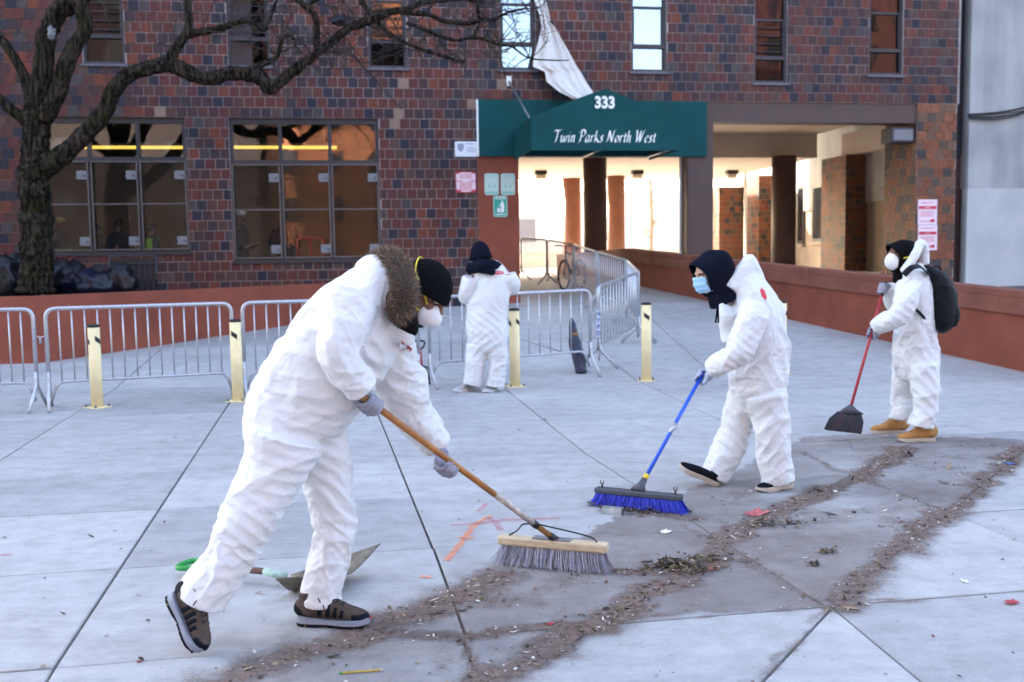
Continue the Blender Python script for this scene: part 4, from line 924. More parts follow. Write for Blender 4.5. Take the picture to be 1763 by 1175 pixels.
# twigs
tw = MB(); rt = random.Random(5)
def twig(p, d, L_, r0, depth):
    pts = [p]; n_ = max(3, int(L_/0.09)); dd_ = d.copy()
    for i in range(n_):
        dd_ = (dd_+Vector((rt.uniform(-.35, .35), rt.uniform(-.2, .2), rt.uniform(-.35, .35)))).normalized(); pts.append(pts[-1]+dd_*(L_/n_))
    tw.tube(pts, [r0*(1-.75*i/n_) for i in range(n_+1)], 5)
    if depth > 0:
        for k in range(rt.randint(2, 3)):
            i = rt.randint(1, n_-1); sd = Vector((rt.uniform(-1, 1), rt.uniform(-.4, .4), rt.uniform(-1, 1)))
            twig(pts[i], (dd_*0.5+sd).normalized(), L_*rt.uniform(.4, .65), r0*0.55, depth-1)
seeds = [(480, -5, 1), (506, 66, 2), (509, 80, 2), (470, 90, 2), (485, 70, 2), (455, 48, 2), (560, 82, 2), (590, 58, 2), (520, 110, 2), (540, 98, 2), (575, 72, 3), (610, 45, 3), (640, 40, 3), (660, 50, 2), (690, 70, 2), (712, 80, 3), (740, 90, 2), (762, 97, 2), (800, 108, 1), (760, 0, 3), (800, 0, 3), (735, 25, 2), (785, 40, 3), (848, 35, 3), (862, 28, 3), (880, 20, 3), (905, 15, 2), (755, 62, 3), (835, 68, 3), (858, 78, 3), (880, 82, 3), (910, 100, 2), (830, 5, 3), (845, -10, 2), (540, 45, 2), (520, 12, 2), (505, 0, 2), (620, 8, 2), (300, 85, 1), (325, 20, 2), (345, 55, 1), (405, 40, 2), (425, 34, 2), (0, 60, 1), (170, 0, 1), (560, -5, 2), (590, 5, 2)]
for x, y, dp in seeds:
    p = at(x, y, TY-0.3); ang = rt.uniform(-1.0, 2.6)
    for k in range(4):
        ang = rt.uniform(-math.pi*0.45, math.pi*1.2); twig(p, Vector((math.cos(ang), rt.uniform(-.3, .3), math.sin(ang)*0.9)), rt.uniform(.35, 0.95), 0.0115, min(dp, 2))
for pts in ([(602, 80), (604, 92), (622, 108), (640, 108), (655, 98), (682, 93)], [(604, 94), (630, 120), (645, 140), (655, 160), (660, 168)], [(640, 128), (655, 150), (680, 175), (692, 187)], [(712, 80), (725, 98), (732, 108)], [(760, 98), (778, 108), (800, 110), (805, 92)], [(540, 84), (575, 92), (600, 88)]):
    tw.tube([at(x, y, TY-0.3) for x, y in pts], [0.014-.009*i/len(pts) for i in range(len(pts))], 5)
o = tw.build('twigs', M['twig'], tree); o.matrix_parent_inverse = tinv; o['kind'] = 'stuff'
# clear plastic scrap caught on the sawn limb, dark scrap of bag in the branches
def crumple(name, c, r, seed, m_, label, cat, flat=(1, 1, 1), amp=0.35, n=28, group=None, freq=5.0, zmin=None):
    q = MB(); q.ball((0, 0, 0), 1.0, n); V = np.array(q.v)
    d = ridged(V*freq/2.2+seed*7.3)*amp + ridged(V*freq+seed*3.1)*amp*0.45
    V = V*(1+d[:, None]-amp*0.6)*np.array(flat)*r
    if zmin is not None: V[:, 2] = np.maximum(V[:, 2], zmin)
    q.v = [tuple(x) for x in V]; o = q.build(name, m_); o.location = c; tag(o, label, cat, group); return o
def hash3(i, j, k): 
    h = (i*374761393 + j*668265263 + k*2147483647) & 0x7fffffff; h = ((h ^ (h >> 13))*1274126177) & 0x7fffffff; return ((h ^ (h >> 16)) & 0xffff)/65535.0
def vnoise(P):
    P = np.asarray(P, float); F_ = np.floor(P).astype(np.int64); f = P-F_; f = f*f*f*(f*(f*6-15)+10); out = 0
    for a in (0, 1):
        for b_ in (0, 1):
            for c in (0, 1):
                w = (f[:, 0] if a else 1-f[:, 0])*(f[:, 1] if b_ else 1-f[:, 1])*(f[:, 2] if c else 1-f[:, 2])
                out = out+w*hash3(F_[:, 0]+a, F_[:, 1]+b_, F_[:, 2]+c)
    return out*2-1
def ridged(P, o=2):
    s = 0; a = 1.0; t = 0
    for k in range(o): s = s+a*(1-np.abs(vnoise(P*(2**k)+17.7*k))*2); t += a; a *= .5
    return s/t
M['bag'] = mat('black_bag_plastic', (0.005, 0.0055, 0.010), 0.3, spec=0.3, bump=0.9, bscale=14)
M['bagblue'] = mat('dark_blue_bag_plastic', (0.006, 0.008, 0.022), 0.3, spec=0.3, bump=0.9, bscale=12)
M['film'] = mat('milky_plastic_film', (0.16, 0.165, 0.175), 0.3)
gB = 'rubbish bags in the planter'
for k, (px_, py_, Y, r_, fl_, lab, m_) in enumerate([
    (12, 470, 17.3, .42, (1.0, .8, 1.05), 'black rubbish bag slumped beside the tree trunk, farthest from the railing', 'bag'),
    (40, 480, 17.6, .36, (.8, .8, .8), 'dark blue rubbish bag wedged behind the tree trunk', 'bagblue'),
    (112, 473, 17.8, .42, (1.15, .8, .9), 'large black rubbish bag slumped on the trunk side facing the entrance', 'bag'),
    (150, 478, 17.5, .38, (1.2, .8, .72), 'low black rubbish bag between two larger ones', 'bagblue'),
    (172, 470, 18.0, .30, (1.0, .8, .8), 'small black bag behind the low bag', 'bag'),
    (207, 470, 17.7, .30, (.9, .8, 1.1), 'shiny tied black bag standing against the black railing', 'bag')]):
    p = at(px_, py_, Y); crumple('rubbish_bag', (p.x, p.y, ztop-0.12+r_*fl_[2]*0.75), r_, k+1, M[m_], lab, 'bag', fl_, group=gB, zmin=-r_*fl_[2]*0.75)
rl = thing('railing', 'black metal railing panel leaning under the first lobby window', 'railing')
pa_, pb_ = at(188, 442, 18.3), at(268, 442, 18.5); zt_ = pa_.z; zb_ = ztop-0.12
q = MB()
for a in (pa_, pb_): q.tube([(a.x, a.y, zb_), (a.x, a.y, zt_)], 0.018, 8)
q.tube([(pa_.x, pa_.y, zt_), (pb_.x, pb_.y, zt_)], 0.016, 8); q.tube([(pa_.x, pa_.y, zt_-0.14), (pb_.x, pb_.y, zt_-0.14)], 0.012, 8); q.build('frame', M['frame'], rl)
for k in range(1, 8):
    p = pa_+(pb_-pa_)*(k/8); q = MB(); q.tube([(p.x, p.y, zb_), (p.x, p.y, zt_-0.14)], 0.008, 6); q.build('bar', M['frame'], rl)
q = MB(); q.box((pa_.x, pa_.y+0.04, zb_), pb_-pa_-Vector((0, 0, (pb_-pa_).z)), (0, 0.02, 0), (0, 0, zt_-zb_-0.05)); q.build('backing', M['black'], rl)
p = at(88, 57, TY-0.33); crumple('plastic_scrap', p, .085, 21, M['film'], 'clear plastic scrap caught on the sawn limb of the tree', 'plastic', (.75, .3, 1.2), amp=.75, freq=8.0)
p = at(585, 35, TY-0.35); crumple('bag_scrap', p, .10, 23, M['bag'], 'scrap of black bag snagged in the twigs', 'plastic', (1.3, .4, .8), amp=.7)
# ================================================================== people
def tyvek():
    mm = bpy.data.materials.new('coverall_fabric'); mm.use_nodes = True; n = mm.node_tree; N = n.nodes; L = n.links; b = N['Principled BSDF']
    b.inputs['Base Color'].default_value = (0.68, 0.68, 0.68, 1); b.inputs['Roughness'].default_value = 0.55; b.inputs['Specular IOR Level'].default_value = 0.35
    tc = N.new('ShaderNodeTexCoord')
    v1 = N.new('ShaderNodeTexVoronoi'); v1.feature = 'DISTANCE_TO_EDGE'; v1.inputs['Scale'].default_value = 6.5
    nz = N.new('ShaderNodeTexNoise'); nz.inputs['Scale'].default_value = 4.0; nz.inputs['Detail'].default_value = 4; L.new(tc.outputs['Object'], nz.inputs['Vector'])
    mx = N.new('ShaderNodeMix'); mx.data_type = 'RGBA'; mx.inputs[0].default_value = 0.22; L.new(tc.outputs['Object'], mx.inputs[6]); L.new(nz.outputs['Color'], mx.inputs[7]); L.new(mx.outputs[2], v1.inputs['Vector'])
    n2 = N.new('ShaderNodeTexNoise'); n2.inputs['Scale'].default_value = 22.0; n2.inputs['Detail'].default_value = 5; n2.inputs['Distortion'].default_value = 1.2; L.new(tc.outputs['Object'], n2.inputs['Vector'])
    mn = N.new('ShaderNodeMath'); mn.operation = 'MINIMUM'; mn.inputs[1].default_value = 0.10; L.new(v1.outputs['Distance'], mn.inputs[0])
    s1 = N.new('ShaderNodeMath'); s1.operation = 'MULTIPLY'; s1.inputs[1].default_value = 2.2; L.new(mn.outputs[0], s1.inputs[0])
    ad = N.new('ShaderNodeMath'); ad.operation = 'MULTIPLY_ADD'; ad.inputs[1].default_value = 0.55; L.new(n2.outputs['Fac'], ad.inputs[0]); L.new(s1.outputs[0], ad.inputs[2])
    bp = N.new('ShaderNodeBump'); bp.inputs['Strength'].default_value = 0.42; bp.inputs['Distance'].default_value = 0.012; L.new(ad.outputs[0], bp.inputs['Height']); L.new(bp.outputs[0], b.inputs['Normal'])
    return mm
M['suit'] = tyvek(); SIMSET = (1, 2, 4, 6)
M['skin_br'] = mat('skin_brown', (0.20, 0.095, 0.06), 0.5, var=0.1, vscale=30); M['skin_lt'] = mat('skin_light', (0.50, 0.29, 0.21), 0.5, var=0.08, vscale=30)
M['navy'] = mat('navy_cotton', (0.0044, 0.006, 0.0154), 0.9, spec=0.1, bump=0.3, bscale=220); M['blackknit'] = mat('black_knit', (0.0039, 0.0044, 0.006), 0.95, spec=0.1, bump=0.5, bscale=160); M['blackcloth'] = mat('black_cloth', (0.0033, 0.0033, 0.0039), 0.85, spec=0.1, bump=0.3, bscale=40)
M['glove'] = mat('grey_glove', (0.27, 0.27, 0.33), 0.75, var=0.12, vscale=25, bump=0.25, bscale=260); M['glove_lt'] = mat('pale_blue_glove', (0.35, 0.40, 0.52), 0.6)
M['maskwhite'] = mat('mask_white', (0.78, 0.77, 0.76), 0.8, bump=0.2, bscale=300); M['maskblue'] = mat('mask_blue', (0.33, 0.58, 0.80), 0.75); M['strapy'] = mat('strap_yellow', (0.80, 0.66, 0.02), 0.6)
M['logo'] = mat('logo_red', (0.62, 0.035, 0.05), 0.6); M['hairdark'] = mat('dark_hair', (0.01, 0.008, 0.007), 0.6)
M['shoe_br'] = mat('brown_nubuck', (0.065, 0.043, 0.032), 0.8, var=0.2, vscale=20, bump=0.3, bscale=120); M['shoe_navy'] = mat('navy_rubber', (0.0066, 0.0077, 0.0132), 0.6, spec=0.1); M['midsole'] = mat('grey_midsole', (0.24, 0.255, 0.30), 0.6); M['tan'] = mat('tan_nubuck', (0.42, 0.20, 0.055), 0.75, var=0.12, vscale=15, bump=0.2, bscale=150)
M['lugy'] = mat('lug_yellow', (.40, .26, .03), .6); M['gum'] = mat('pale_sole', (0.45, 0.38, 0.30), 0.6); M['canvas'] = mat('black_canvas', (0.0066, 0.0072, 0.011), 0.9, spec=0.1); M['sneak'] = mat('grey_sneaker', (0.42, 0.42, 0.44), 0.7, var=0.15, vscale=12); M['solewhite'] = mat('white_sole', (0.62, 0.62, 0.62), 0.6)

def remesh(mb, name, voxel, smooth=3, mats=()):
    me = mb.mesh(name, mats if mats else M['suit']); o = bpy.data.objects.new(name, me); COL.objects.link(o)
    m1 = o.modifiers.new('r', 'REMESH'); m1.mode = 'VOXEL'; m1.voxel_size = voxel
    if smooth: m2 = o.modifiers.new('s', 'SMOOTH'); m2.factor = 0.5; m2.iterations = smooth
    bpy.context.view_layer.update(); dg = bpy.context.evaluated_depsgraph_get()
    out = bpy.data.meshes.new_from_object(o.evaluated_get(dg)); bpy.data.objects.remove(o, do_unlink=True); bpy.data.meshes.remove(me)
    out.name = name
    if mats: 
        out.materials.clear()
        for x in (mats if isinstance(mats, (list, tuple)) else [mats]): out.materials.append(x)
    out.polygons.foreach_set('use_smooth', [True]*len(out.polygons)); out.update(); return out
def coords(me):
    a = np.empty(len(me.vertices)*3); me.vertices.foreach_get('co', a); return a.reshape(-1, 3)
def normals(me):
    a = np.empty(len(me.vertices)*3); me.vertex_normals.foreach_get('vector', a); return a.reshape(-1, 3)
def set_co(me, V): me.vertices.foreach_set('co', np.ascontiguousarray(V, dtype=np.float32).ravel()); me.update()
def px3(p): return at(*p[:3])
def lerp_list(vals, seg):
    out = []
    for i in range(len(vals)-1):
        for k in range(seg):
            t = k/seg; a, b = vals[i], vals[i+1]
            out.append(tuple(x*(1-t)+y*t for x, y in zip(a, b)) if hasattr(a, '__len__') else a*(1-t)+b*t)
    out.append(vals[-1]); return out
def cloth_tube(mb, P, rad, side, folds=None, lam=0.055, n=44, seed=0, step=0.012):
    """P world points, rad (ra, rb) per point, folds = amplitude (m) per point: gathered creases run round the limb"""
    P = [Vector(p) for p in P]; tot = sum((P[i+1]-P[i]).length for i in range(len(P)-1)); seg = max(3, int(tot/step/(len(P)-1)))
    C = catm(P, seg); Rr = lerp_list([r if hasattr(r, '__len__') else (r, r) for r in rad], seg); Fo = lerp_list(folds or [0.0]*len(P), seg)
    b0 = len(mb.v); mb.tube(C, Rr, n, side=side); rs = random.Random(seed); ph = [rs.uniform(0, 6.28) for _ in range(6)]
    V = np.array(mb.v[b0:]); cl = 0.0
    S = np.zeros(len(C))
    for i in range(1, len(C)): S[i] = S[i-1]+(C[i]-C[i-1]).length
    th = 2*np.pi*np.arange(n)/n
    for i in range(len(C)):
        if Fo[i] <= 0: continue
        c = np.array(C[i]); seg_ = V[i*n:(i+1)*n]; d = seg_-c; ln = np.linalg.norm(d, axis=1, keepdims=True)
        x = S[i]/lam+0.75*np.sin(th+ph[0]+S[i]*3)+0.45*np.sin(2*th+ph[1]-S[i]*5)+0.25*np.sin(3*th+ph[2])
        w = np.abs(2*(x-np.floor(x))-1); f = (1-w)**1.4-0.45
        env = 0.55+0.45*np.sin(th*1.0+ph[3]+S[i]*6); x2 = S[i]/(lam*1.9)+1.1*np.sin(th+ph[4])+0.3*np.sin(3*th+ph[5]); w2 = np.abs(2*(x2-np.floor(x2))-1)
        V[i*n:(i+1)*n] = seg_+d/ln*((f*env+0.7*((1-w2)-0.5))*Fo[i])[:, None]
    mb.v[b0:] = [tuple(x) for x in V]
ROT = np.array(Matrix.Rotation(.9, 3, 'X')@Matrix.Rotation(.8, 3, 'Y')@Matrix.Rotation(.5, 3, 'Z'))
def crease(me, creases, amp=0.008, seed=0.0):
    V = coords(me); Nn = normals(me)
    W_ = np.stack([vnoise(V*3+5+seed), vnoise(V*3+31+seed), vnoise(V*3+77+seed)], 1)*0.09
    Q = V+W_
    d = amp*(ridged((Q@ROT)*np.array([3.2, 7.0, 4.5])+seed, 1)-0.35)+amp*0.5*(ridged((Q@ROT.T)*np.array([3.5, 4.5, 8.5])+seed+9, 1)-0.35)+amp*0.4*(ridged(Q*11.0+seed*2, 2)-0.35)
    for c, rr, dv, lam, a in creases:      # radiating tension folds round a joint
        c = np.array(at(*c)) if len(c) == 3 and not isinstance(c, Vector) else np.array(c)
        r = V-c; g = np.exp(-(r**2).sum(1)/rr**2); x = (r+W_*0.6)@np.array(Vector(dv).normalized())/lam; w = np.abs(2*(x-np.floor(x))-1)
        d += 1.9*a*g*((1-w)**1.5-0.4)
    set_co(me, V+Nn*d[:, None])
def wrinkle(me, pins, frames=12, shrink=(-0.030, -0.13), seed=0.0, grav=0.12, base=0.045, bend=0.22, comp=60.0, joints=()):
    """let the fabric (cut a little too large) buckle into folds: short cloth simulation with soft goals, result baked into the mesh"""
    V = coords(me); n = len(V)
    w = base*np.exp(1.5*vnoise(V*4.0+seed*5.1)); w = np.clip(w, 0.03, 1)
    sh = np.clip(0.9*vnoise(V*2.4+seed*9), 0, 1)
    for c, r_, k in joints:
        c = np.array(at(*c)); sh = np.maximum(sh, k*np.exp(-(((V-c)**2).sum(1))/r_**2)*np.clip(.45+1.5*vnoise(V*5.5+seed*3+r_*40), .05, 1))
    sh = np.clip(sh, 0, 1)
    for c, r_, k in pins:
        c = np.array(at(*c)); g_ = np.exp(-(((V-c)**2).sum(1))/r_**2); w = np.maximum(w, k*g_) if k > base else w*(1-g_)+k*g_
    o = bpy.data.objects.new('sim', me); COL.objects.link(o); vg = o.vertex_groups.new(name='pin')
    lv = np.round(np.clip(w, 0, 1)*200).astype(int)
    for q_ in np.unique(lv): vg.add(np.nonzero(lv == q_)[0].tolist(), float(q_)/200, 'REPLACE')
    vg2 = o.vertex_groups.new(name='ease'); lv = np.round(sh*40).astype(int)
    for q_ in np.unique(lv): vg2.add(np.nonzero(lv == q_)[0].tolist(), float(q_)/40, 'REPLACE')
    md = o.modifiers.new('cloth', 'CLOTH'); st = md.settings; st.quality = 5; st.mass = 0.12; st.tension_stiffness = 70; st.compression_stiffness = comp; st.shear_stiffness = 25; st.bending_stiffness = bend
    st.tension_damping = 12; st.compression_damping = 12; st.shear_damping = 8; st.bending_damping = 1.0; st.air_damping = 2
    st.vertex_group_mass = 'pin'; st.pin_stiffness = 1.0; st.shrink_min = shrink[0]; st.shrink_max = shrink[1]; st.vertex_group_shrink = 'ease'; st.effector_weights.gravity = grav
    md.collision_settings.use_collision = False; md.collision_settings.use_self_collision = False
    md.point_cache.frame_start = 1; md.point_cache.frame_end = frames+2
    for f in range(1, frames+1): SC.frame_set(f)
    out = bpy.data.meshes.new_from_object(o.evaluated_get(bpy.context.evaluated_depsgraph_get()))
    V2 = coords(out); bad = ~np.isfinite(V2).all(1) | (np.linalg.norm(V2-V, axis=1) > 0.15)
    V2[bad] = V[bad]; set_co(out, V2); SC.frame_set(1)
    bpy.data.objects.remove(o, do_unlink=True); return out
def emblem(suit_me, name, center, right, up, polys_, parent, m_):
    """flat printed mark laid on the cloth: each outline is projected along the view of its own normal onto the suit"""
    bvh = BVHTree.FromPolygons([v.co for v in suit_me.vertices], [p.vertices for p in suit_me.polygons])
    nrm = Vector(right).cross(Vector(up)).normalized(); q = MB()
    for po in polys_:
        n_ = len(po); c0 = (sum(p[0] for p in po)/n_, sum(p[1] for p in po)/n_); pts = []
        for f in (1.0, 0.5):
            for x, y in po: pts.append((c0[0]+(x-c0[0])*f, c0[1]+(y-c0[1])*f))
        pts.append(c0); out = []
        for x, y in pts:
            o = Vector(center)+Vector(right)*x+Vector(up)*y+nrm*0.3; hit = bvh.ray_cast(o, -nrm)
            out.append((hit[0]+nrm*0.0025) if hit[0] is not None else (Vector(center)+Vector(right)*x+Vector(up)*y))
        q.add(out, [(i, (i+1) % n_, n_+(i+1) % n_, n_+i) for i in range(n_)]+[(n_+i, n_+(i+1) % n_, 2*n_) for i in range(n_)], 0, True)
    return q.build(name, m_, parent)
# ---- head in its own frame: x right, y towards the face, z up
def frame(c, up, fwd):
    up = Vector(up).normalized(); fwd = Vector(fwd); fwd = (fwd-up*fwd.dot(up)).normalized(); rt_ = fwd.cross(up)
    m_ = Matrix((rt_, fwd, up)).transposed(); return Vector(c), m_
def hx(fr, p, s=1.0): return fr[0]+fr[1]@(Vector(p)*s)
def head_shapes(mb, fr):
    B_ = lambda c, r: mb.ball(hx(fr, c), r, 24, M=fr[1])
    B_((0, -.012, .030), (.076, .098, .092)); B_((0, .020, -.030), (.062, .074, .085)); B_((0, .045, -.078), (.040, .042, .036))
    B_((0, .072, .036), (.058, .022, .014)); B_((.040, .060, -.018), (.022, .024, .022)); B_((-.040, .060, -.018), (.022, .024, .022))
    mb.tube([hx(fr, p) for p in ((0, .080, .030), (0, .100, .004), (0, .114, -.020), (0, .100, -.030))], [.009, .011, .016, .008], 12)
    B_((.016, .092, -.024), (.009, .012, .008)); B_((-.016, .092, -.024), (.009, .012, .008))
    for s in (1, -1): B_((.077*s, -.008, -.004), (.010, .022, .033))
    B_((0, .090, -.058), (.024, .010, .006)); B_((0, .088, -.068), (.020, .011, .007))
def eyes(fr, parent, closed=False):
    for s in (1, -1):
        q = MB(); q.ball(hx(fr, (.031*s, .077, .012)), (.012, .011, .009), 16, M=fr[1]); e = q.build('eye', mat('eye_white', (.7, .68, .66), .3) if 'eyew' not in M else M['eyew'], parent)
        q = MB(); q.ball(hx(fr, (.031*s, .0865, .006 if closed else .012)), (.006, .003, .004), 12, M=fr[1]); q.build('iris', M['hairdark'], e)
        q = MB(); q.tube([hx(fr, (.031*s+x, .0905-abs(x)*.35, .008-(x*x)*14)) for x in (-.017, -.008, 0, .008, .017)], .0032, 6); q.build('eyelashes', M['hairdark'], parent)
        q = MB(); q.tube([hx(fr, (.033*s+x, .092-abs(x)*.4, .036-(x*x)*9)) for x in (-.024, -.012, 0, .012, .024)], [.003, .0056, .006, .0052, .0026], 6); q.build('eyebrow', M['hairdark'], parent)
def beanie(fr, parent, m_, r=(.094, .116, .112), c=(0, -.012, .032), zlow=-.012, tilt=0.25, ribs=44):
    q = MB(); n = 132; K = 22; vs_ = []
    for i in range(K+1):
        t = i/K
        for k in range(n):
            th = 2*math.pi*k/n; rib = 1+0.014*math.cos(ribs*th)*min(1, t*3)
            z = math.cos(t*math.pi/2*1.02); rr = math.sin(min(1, t*1.02)*math.pi/2)
            if t > 0.80: rr *= 1.035
            if abs(t-.80) < .03: rr *= 0.985
            x, y = r[0]*rr*math.cos(th)*rib, r[1]*rr*math.sin(th)*rib
            zz = zlow+(c[2]+r[2]-zlow)*z
            zz += -tilt*y*(1-z)          # lower at the nape than at the brow or the reverse
            vs_.append(hx(fr, (c[0]+x, c[1]+y, zz)))
    fs_ = [(i*n+k, (i+1)*n+k, (i+1)*n+(k+1) % n, i*n+(k+1) % n) for i in range(K) for k in range(n)]
    q.add(vs_, fs_, 0, True); o = q.build('beanie', m_, parent); s_ = o.modifiers.new('s', 'SOLIDIFY'); s_.thickness = .006; s_.offset = -1; return o
def cup_mask(fr, parent, m_, strap, c=(0, .072, -.045), w=.063, h=.070, d=.052, straps=True, up_path=None, lo_path=None):
    q = MB(); n = 36; K = 10; vs_ = []
    for i in range(K+1):
        t = i/K; dep = d*(1-t**2.2)
        for k in range(n):
            th = 2*math.pi*k/n; pinch = 1-0.16*max(0, math.sin(th))**3
            vs_.append(hx(fr, (c[0]+w*t*math.cos(th)*pinch, c[1]+dep-0.022*t*abs(math.cos(th))**2*1.0, c[2]+h*t*math.sin(th)*(1.08 if math.sin(th) > 0 else .92))))
    q.add(vs_, [(i*n+k, (i+1)*n+k, (i+1)*n+(k+1) % n, i*n+(k+1) % n) for i in range(K) for k in range(n)], 0, True)
    o = q.build('face_mask', m_, parent); s_ = o.modifiers.new('s', 'SOLIDIFY'); s_.thickness = .004
    if straps:
        for path in (up_path or [(.054, .058, -.03), (.080, .0, .01), (.098, -.045, .05), (.09, -.09, .075), (.05, -.125, .085), (0, -.135, .088), (-.05, -.125, .085), (-.09, -.09, .075), (-.098, -.045, .05), (-.080, .0, .01), (-.054, .058, -.03)],
                     lo_path or [(.052, .058, -.055), (.080, -.0, -.06), (.078, -.05, -.07), (.05, -.085, -.075), (0, -.095, -.078), (-.05, -.085, -.075), (-.078, -.05, -.07), (-.080, -.0, -.06), (-.052, .058, -.055)]):
            q = MB(); C = catm([hx(fr, p) for p in path], 6); q.tube(C, [(.0022, .0042)]*len(C), 8, side=fr[1]@Vector((1, 0, 0))); q.build('strap', strap, o)
    return o
def hand(name, fwdF, axisA, H, rad, m_, parent, flip=1, size=1.0, wrist=None, thumb_side=1):
    """a gloved fist closed on a round handle: H point on the handle, A its axis (towards the index finger), F direction forearm -> hand"""
    A = Vector(axisA).normalized(); F = Vector(fwdF); F = (F-A*F.dot(A)).normalized(); E1 = A.cross(F).normalized()*flip; H = Vector(H); s = size
    P = lambda ang, r_, ax: H + (E1*math.cos(ang)+F*math.sin(ang))*r_ + A*ax
    mb = MB(); ro = rad+.012*s
    # palm and back of the hand
    mb.ball(H+E1*(ro+.008*s)-F*.018*s, (.046*s, .046*s, .019*s), 20, M=Matrix((A, F, E1)).transposed())
    mb.ball(H+E1*(ro+.006*s)-F*.048*s, (.036*s, .036*s, .021*s), 20, M=Matrix((A, F, E1)).transposed())
    for k, (ax, r_, L0) in enumerate(((.034, .0100, 1.0), (.011, .0105, 1.08), (-.012, .0100, 1.02), (-.034, .0086, .86))):   # index, middle, ring, little
        a0 = R(12); a1 = R(12+205*L0); K = 12
        pts = [P(a0+(a1-a0)*i/K, ro+(.010*s if i < 2 else .002*s*(1+math.cos(i*1.9)*.6)), ax*s*(1-.03*i/K)) for i in range(K+1)]
        mb.tube(pts, [r_*s*(1.12-.28*i/K) for i in range(K+1)], 12); mb.ball(pts[-1], r_*s*.84, 10)
        mb.ball(P(R(25), ro+.013*s, ax*s), r_*s*1.12, 10)
    pts = [H+E1*(ro+.004*s)-F*.045*s+A*.026*s, P(R(-48), ro+.010*s, .048*s), P(R(-92), ro+.005*s, .050*s), P(R(-135), ro+.003*s, .040*s), P(R(-160), ro+.002*s, .030*s)]
    C = catm(pts, 5); mb.tube(C, [(.0155-.006*i/len(C))*s for i in range(len(C))], 12); mb.ball(pts[-1], .0096*s, 10)
    w0 = H+E1*(ro+.004*s)-F*.060*s; w1 = Vector(wrist) if wrist is not None else w0-F*.07
    mb.tube([w0, w0*.5+w1*.5, w1], [.030*s, .029*s, .033*s], 16); mb.tube([w0*.25+w1*.75, w0*.1+w1*.9], .036*s, 16)
    return link(name, remesh(mb, name, .0042*s, 2, m_), parent)
def shoe(heel, toe, up, parent, mats, L=None, style='hiker', wid=1.0):
    heel, toe = Vector(heel), Vector(toe); X = (toe-heel); L = X.length; X = X.normalized(); Z = Vector(up); Z = (Z-X*Z.dot(X)).normalized(); Y = Z.cross(X)
    P = lambda x, y, z: heel+X*x*L+Y*y*wid+Z*z
    hgt = {'hiker': .135, 'boot': .150, 'slip': .075, 'sneaker': .080}[style]; st = .026
    sx = [0.0, .05, .15, .3, .45, .6, .72, .84, .93, .985, 1.0]; sw = [.020, .032, .037, .036, .036, .043, .048, .047, .039, .022, .010]
    top = {'hiker': [.065, .112, .130, .132, .124, .104, .088, .076, .066, .052, .038], 'boot': [.06, .13, .150, .150, .128, .092, .080, .072, .064, .050, .036], 'slip': [.05, .075, .078, .070, .070, .066, .058, .050, .044, .036, .030], 'sneaker': [.05, .08, .085, .084, .084, .076, .064, .055, .048, .040, .032]}[style]
    mb = MB(); pts = []; rr = []
    for x, w, t in zip(sx, sw, top): pts.append(P(x, 0, (st-.008+t)/2)); rr.append((w, (t-st+.008)/2))
    C = catm(pts, 4); Rr = lerp_list(rr, 4); mb.tube(C, Rr, 24, side=Y)
    if style in ('hiker', 'boot'): mb.tube([P(.16, 0, .05), P(.15, 0, hgt), P(.14, 0, hgt+.012)], [(.042, .040), (.040, .046), (.042, .048)], 20, side=Y)
    else: mb.tube([P(.17, 0, .04), P(.16, 0, hgt+.004)], [(.034, .042), (.035, .046)], 20, side=Y)
    me = remesh(mb, 'shoe', .005, 2, mats[:2]); V = coords(me)-np.array(heel); lx = V@np.array(X)/L; lz = V@np.array(Z)
    me.update()
    if style == 'hiker':
        for p in me.polygons:
            c = p.center-heel; x = c.dot(X)/L; z = c.dot(Z)
            if (x > .80 and z < .060) or z < .036 or (x < .16 and z < .085-.3*x): p.material_index = 1
    o = link('shoe', me, parent)
    sb_ = MB(); out = [(x, w+.006) for x, w in zip(sx, sw)]; ring = [(x-.008 if i == 0 else x, w) for i, (x, w) in enumerate(out)]
    pl = [(x, w) for x, w in ring]+[(x, -w) for x, w in ring[::-1]]
    pl[len(ring)-1] = (1.02, .012); pl[len(ring)] = (1.02, -.012); n_ = len(pl)
    def zb(x): return 0.012*max(0, (x-.8)/.2)**2+(.006 if (.38 < x < .5) else 0)
    v = [P(x, y, zb(x)) for x, y in pl]+[P(x, y*1.03, st*.55) for x, y in pl]+[P(x, y, st+.006+(.010 if x < .2 and style == 'hiker' else 0)+(.008*max(0, (x-.85)/.15) if style == 'hiker' else 0)) for x, y in pl]
    sb_.add(v, [tuple(range(n_))[::-1], tuple(range(2*n_, 3*n_))]); sb_.add(v, [(i, (i+1) % n_, n_+(i+1) % n_, n_+i) for i in range(n_)], 1 if style == 'hiker' else 0, True); sb_.add(v, [(n_+i, n_+(i+1) % n_, 2*n_+(i+1) % n_, 2*n_+i) for i in range(n_)], 0, True)
    sb_.build('sole', [mats[2], mats[1]], o)
    if style == 'hiker':
        lg = MB()
        for k in range(9):
            x = .03+k*.115
            for s in (1, -1):
                w = np.interp(x, sx, sw)+.004; c = P(x, s*w*.96, .006); lg.box(c-X*.007-Z*.004, X*.014, Y*(.004*s), Z*.010, 1 if k in (1, 3, 5) else 0)
        lo_ = lg.build('lugs', [mats[1], M['lugy']], o); lo_['kind'] = 'stuff'
    if style == 'hiker':
        for s in (1, -1):
            for x in (.34, .46, .56, .66):
                q_ = MB(); w = np.interp(x, sx, sw)*wid; zt_ = np.interp(x, sx, top)
                q_.tube([P(x-.012, 0, .048)+Y*s*(w+.0005), P(x+.012, 0, zt_*.80)+Y*s*(w*.80)], [(.010, .003), (.008, .003)], 8, side=X); q_.build('mesh_panel', mats[1], o)
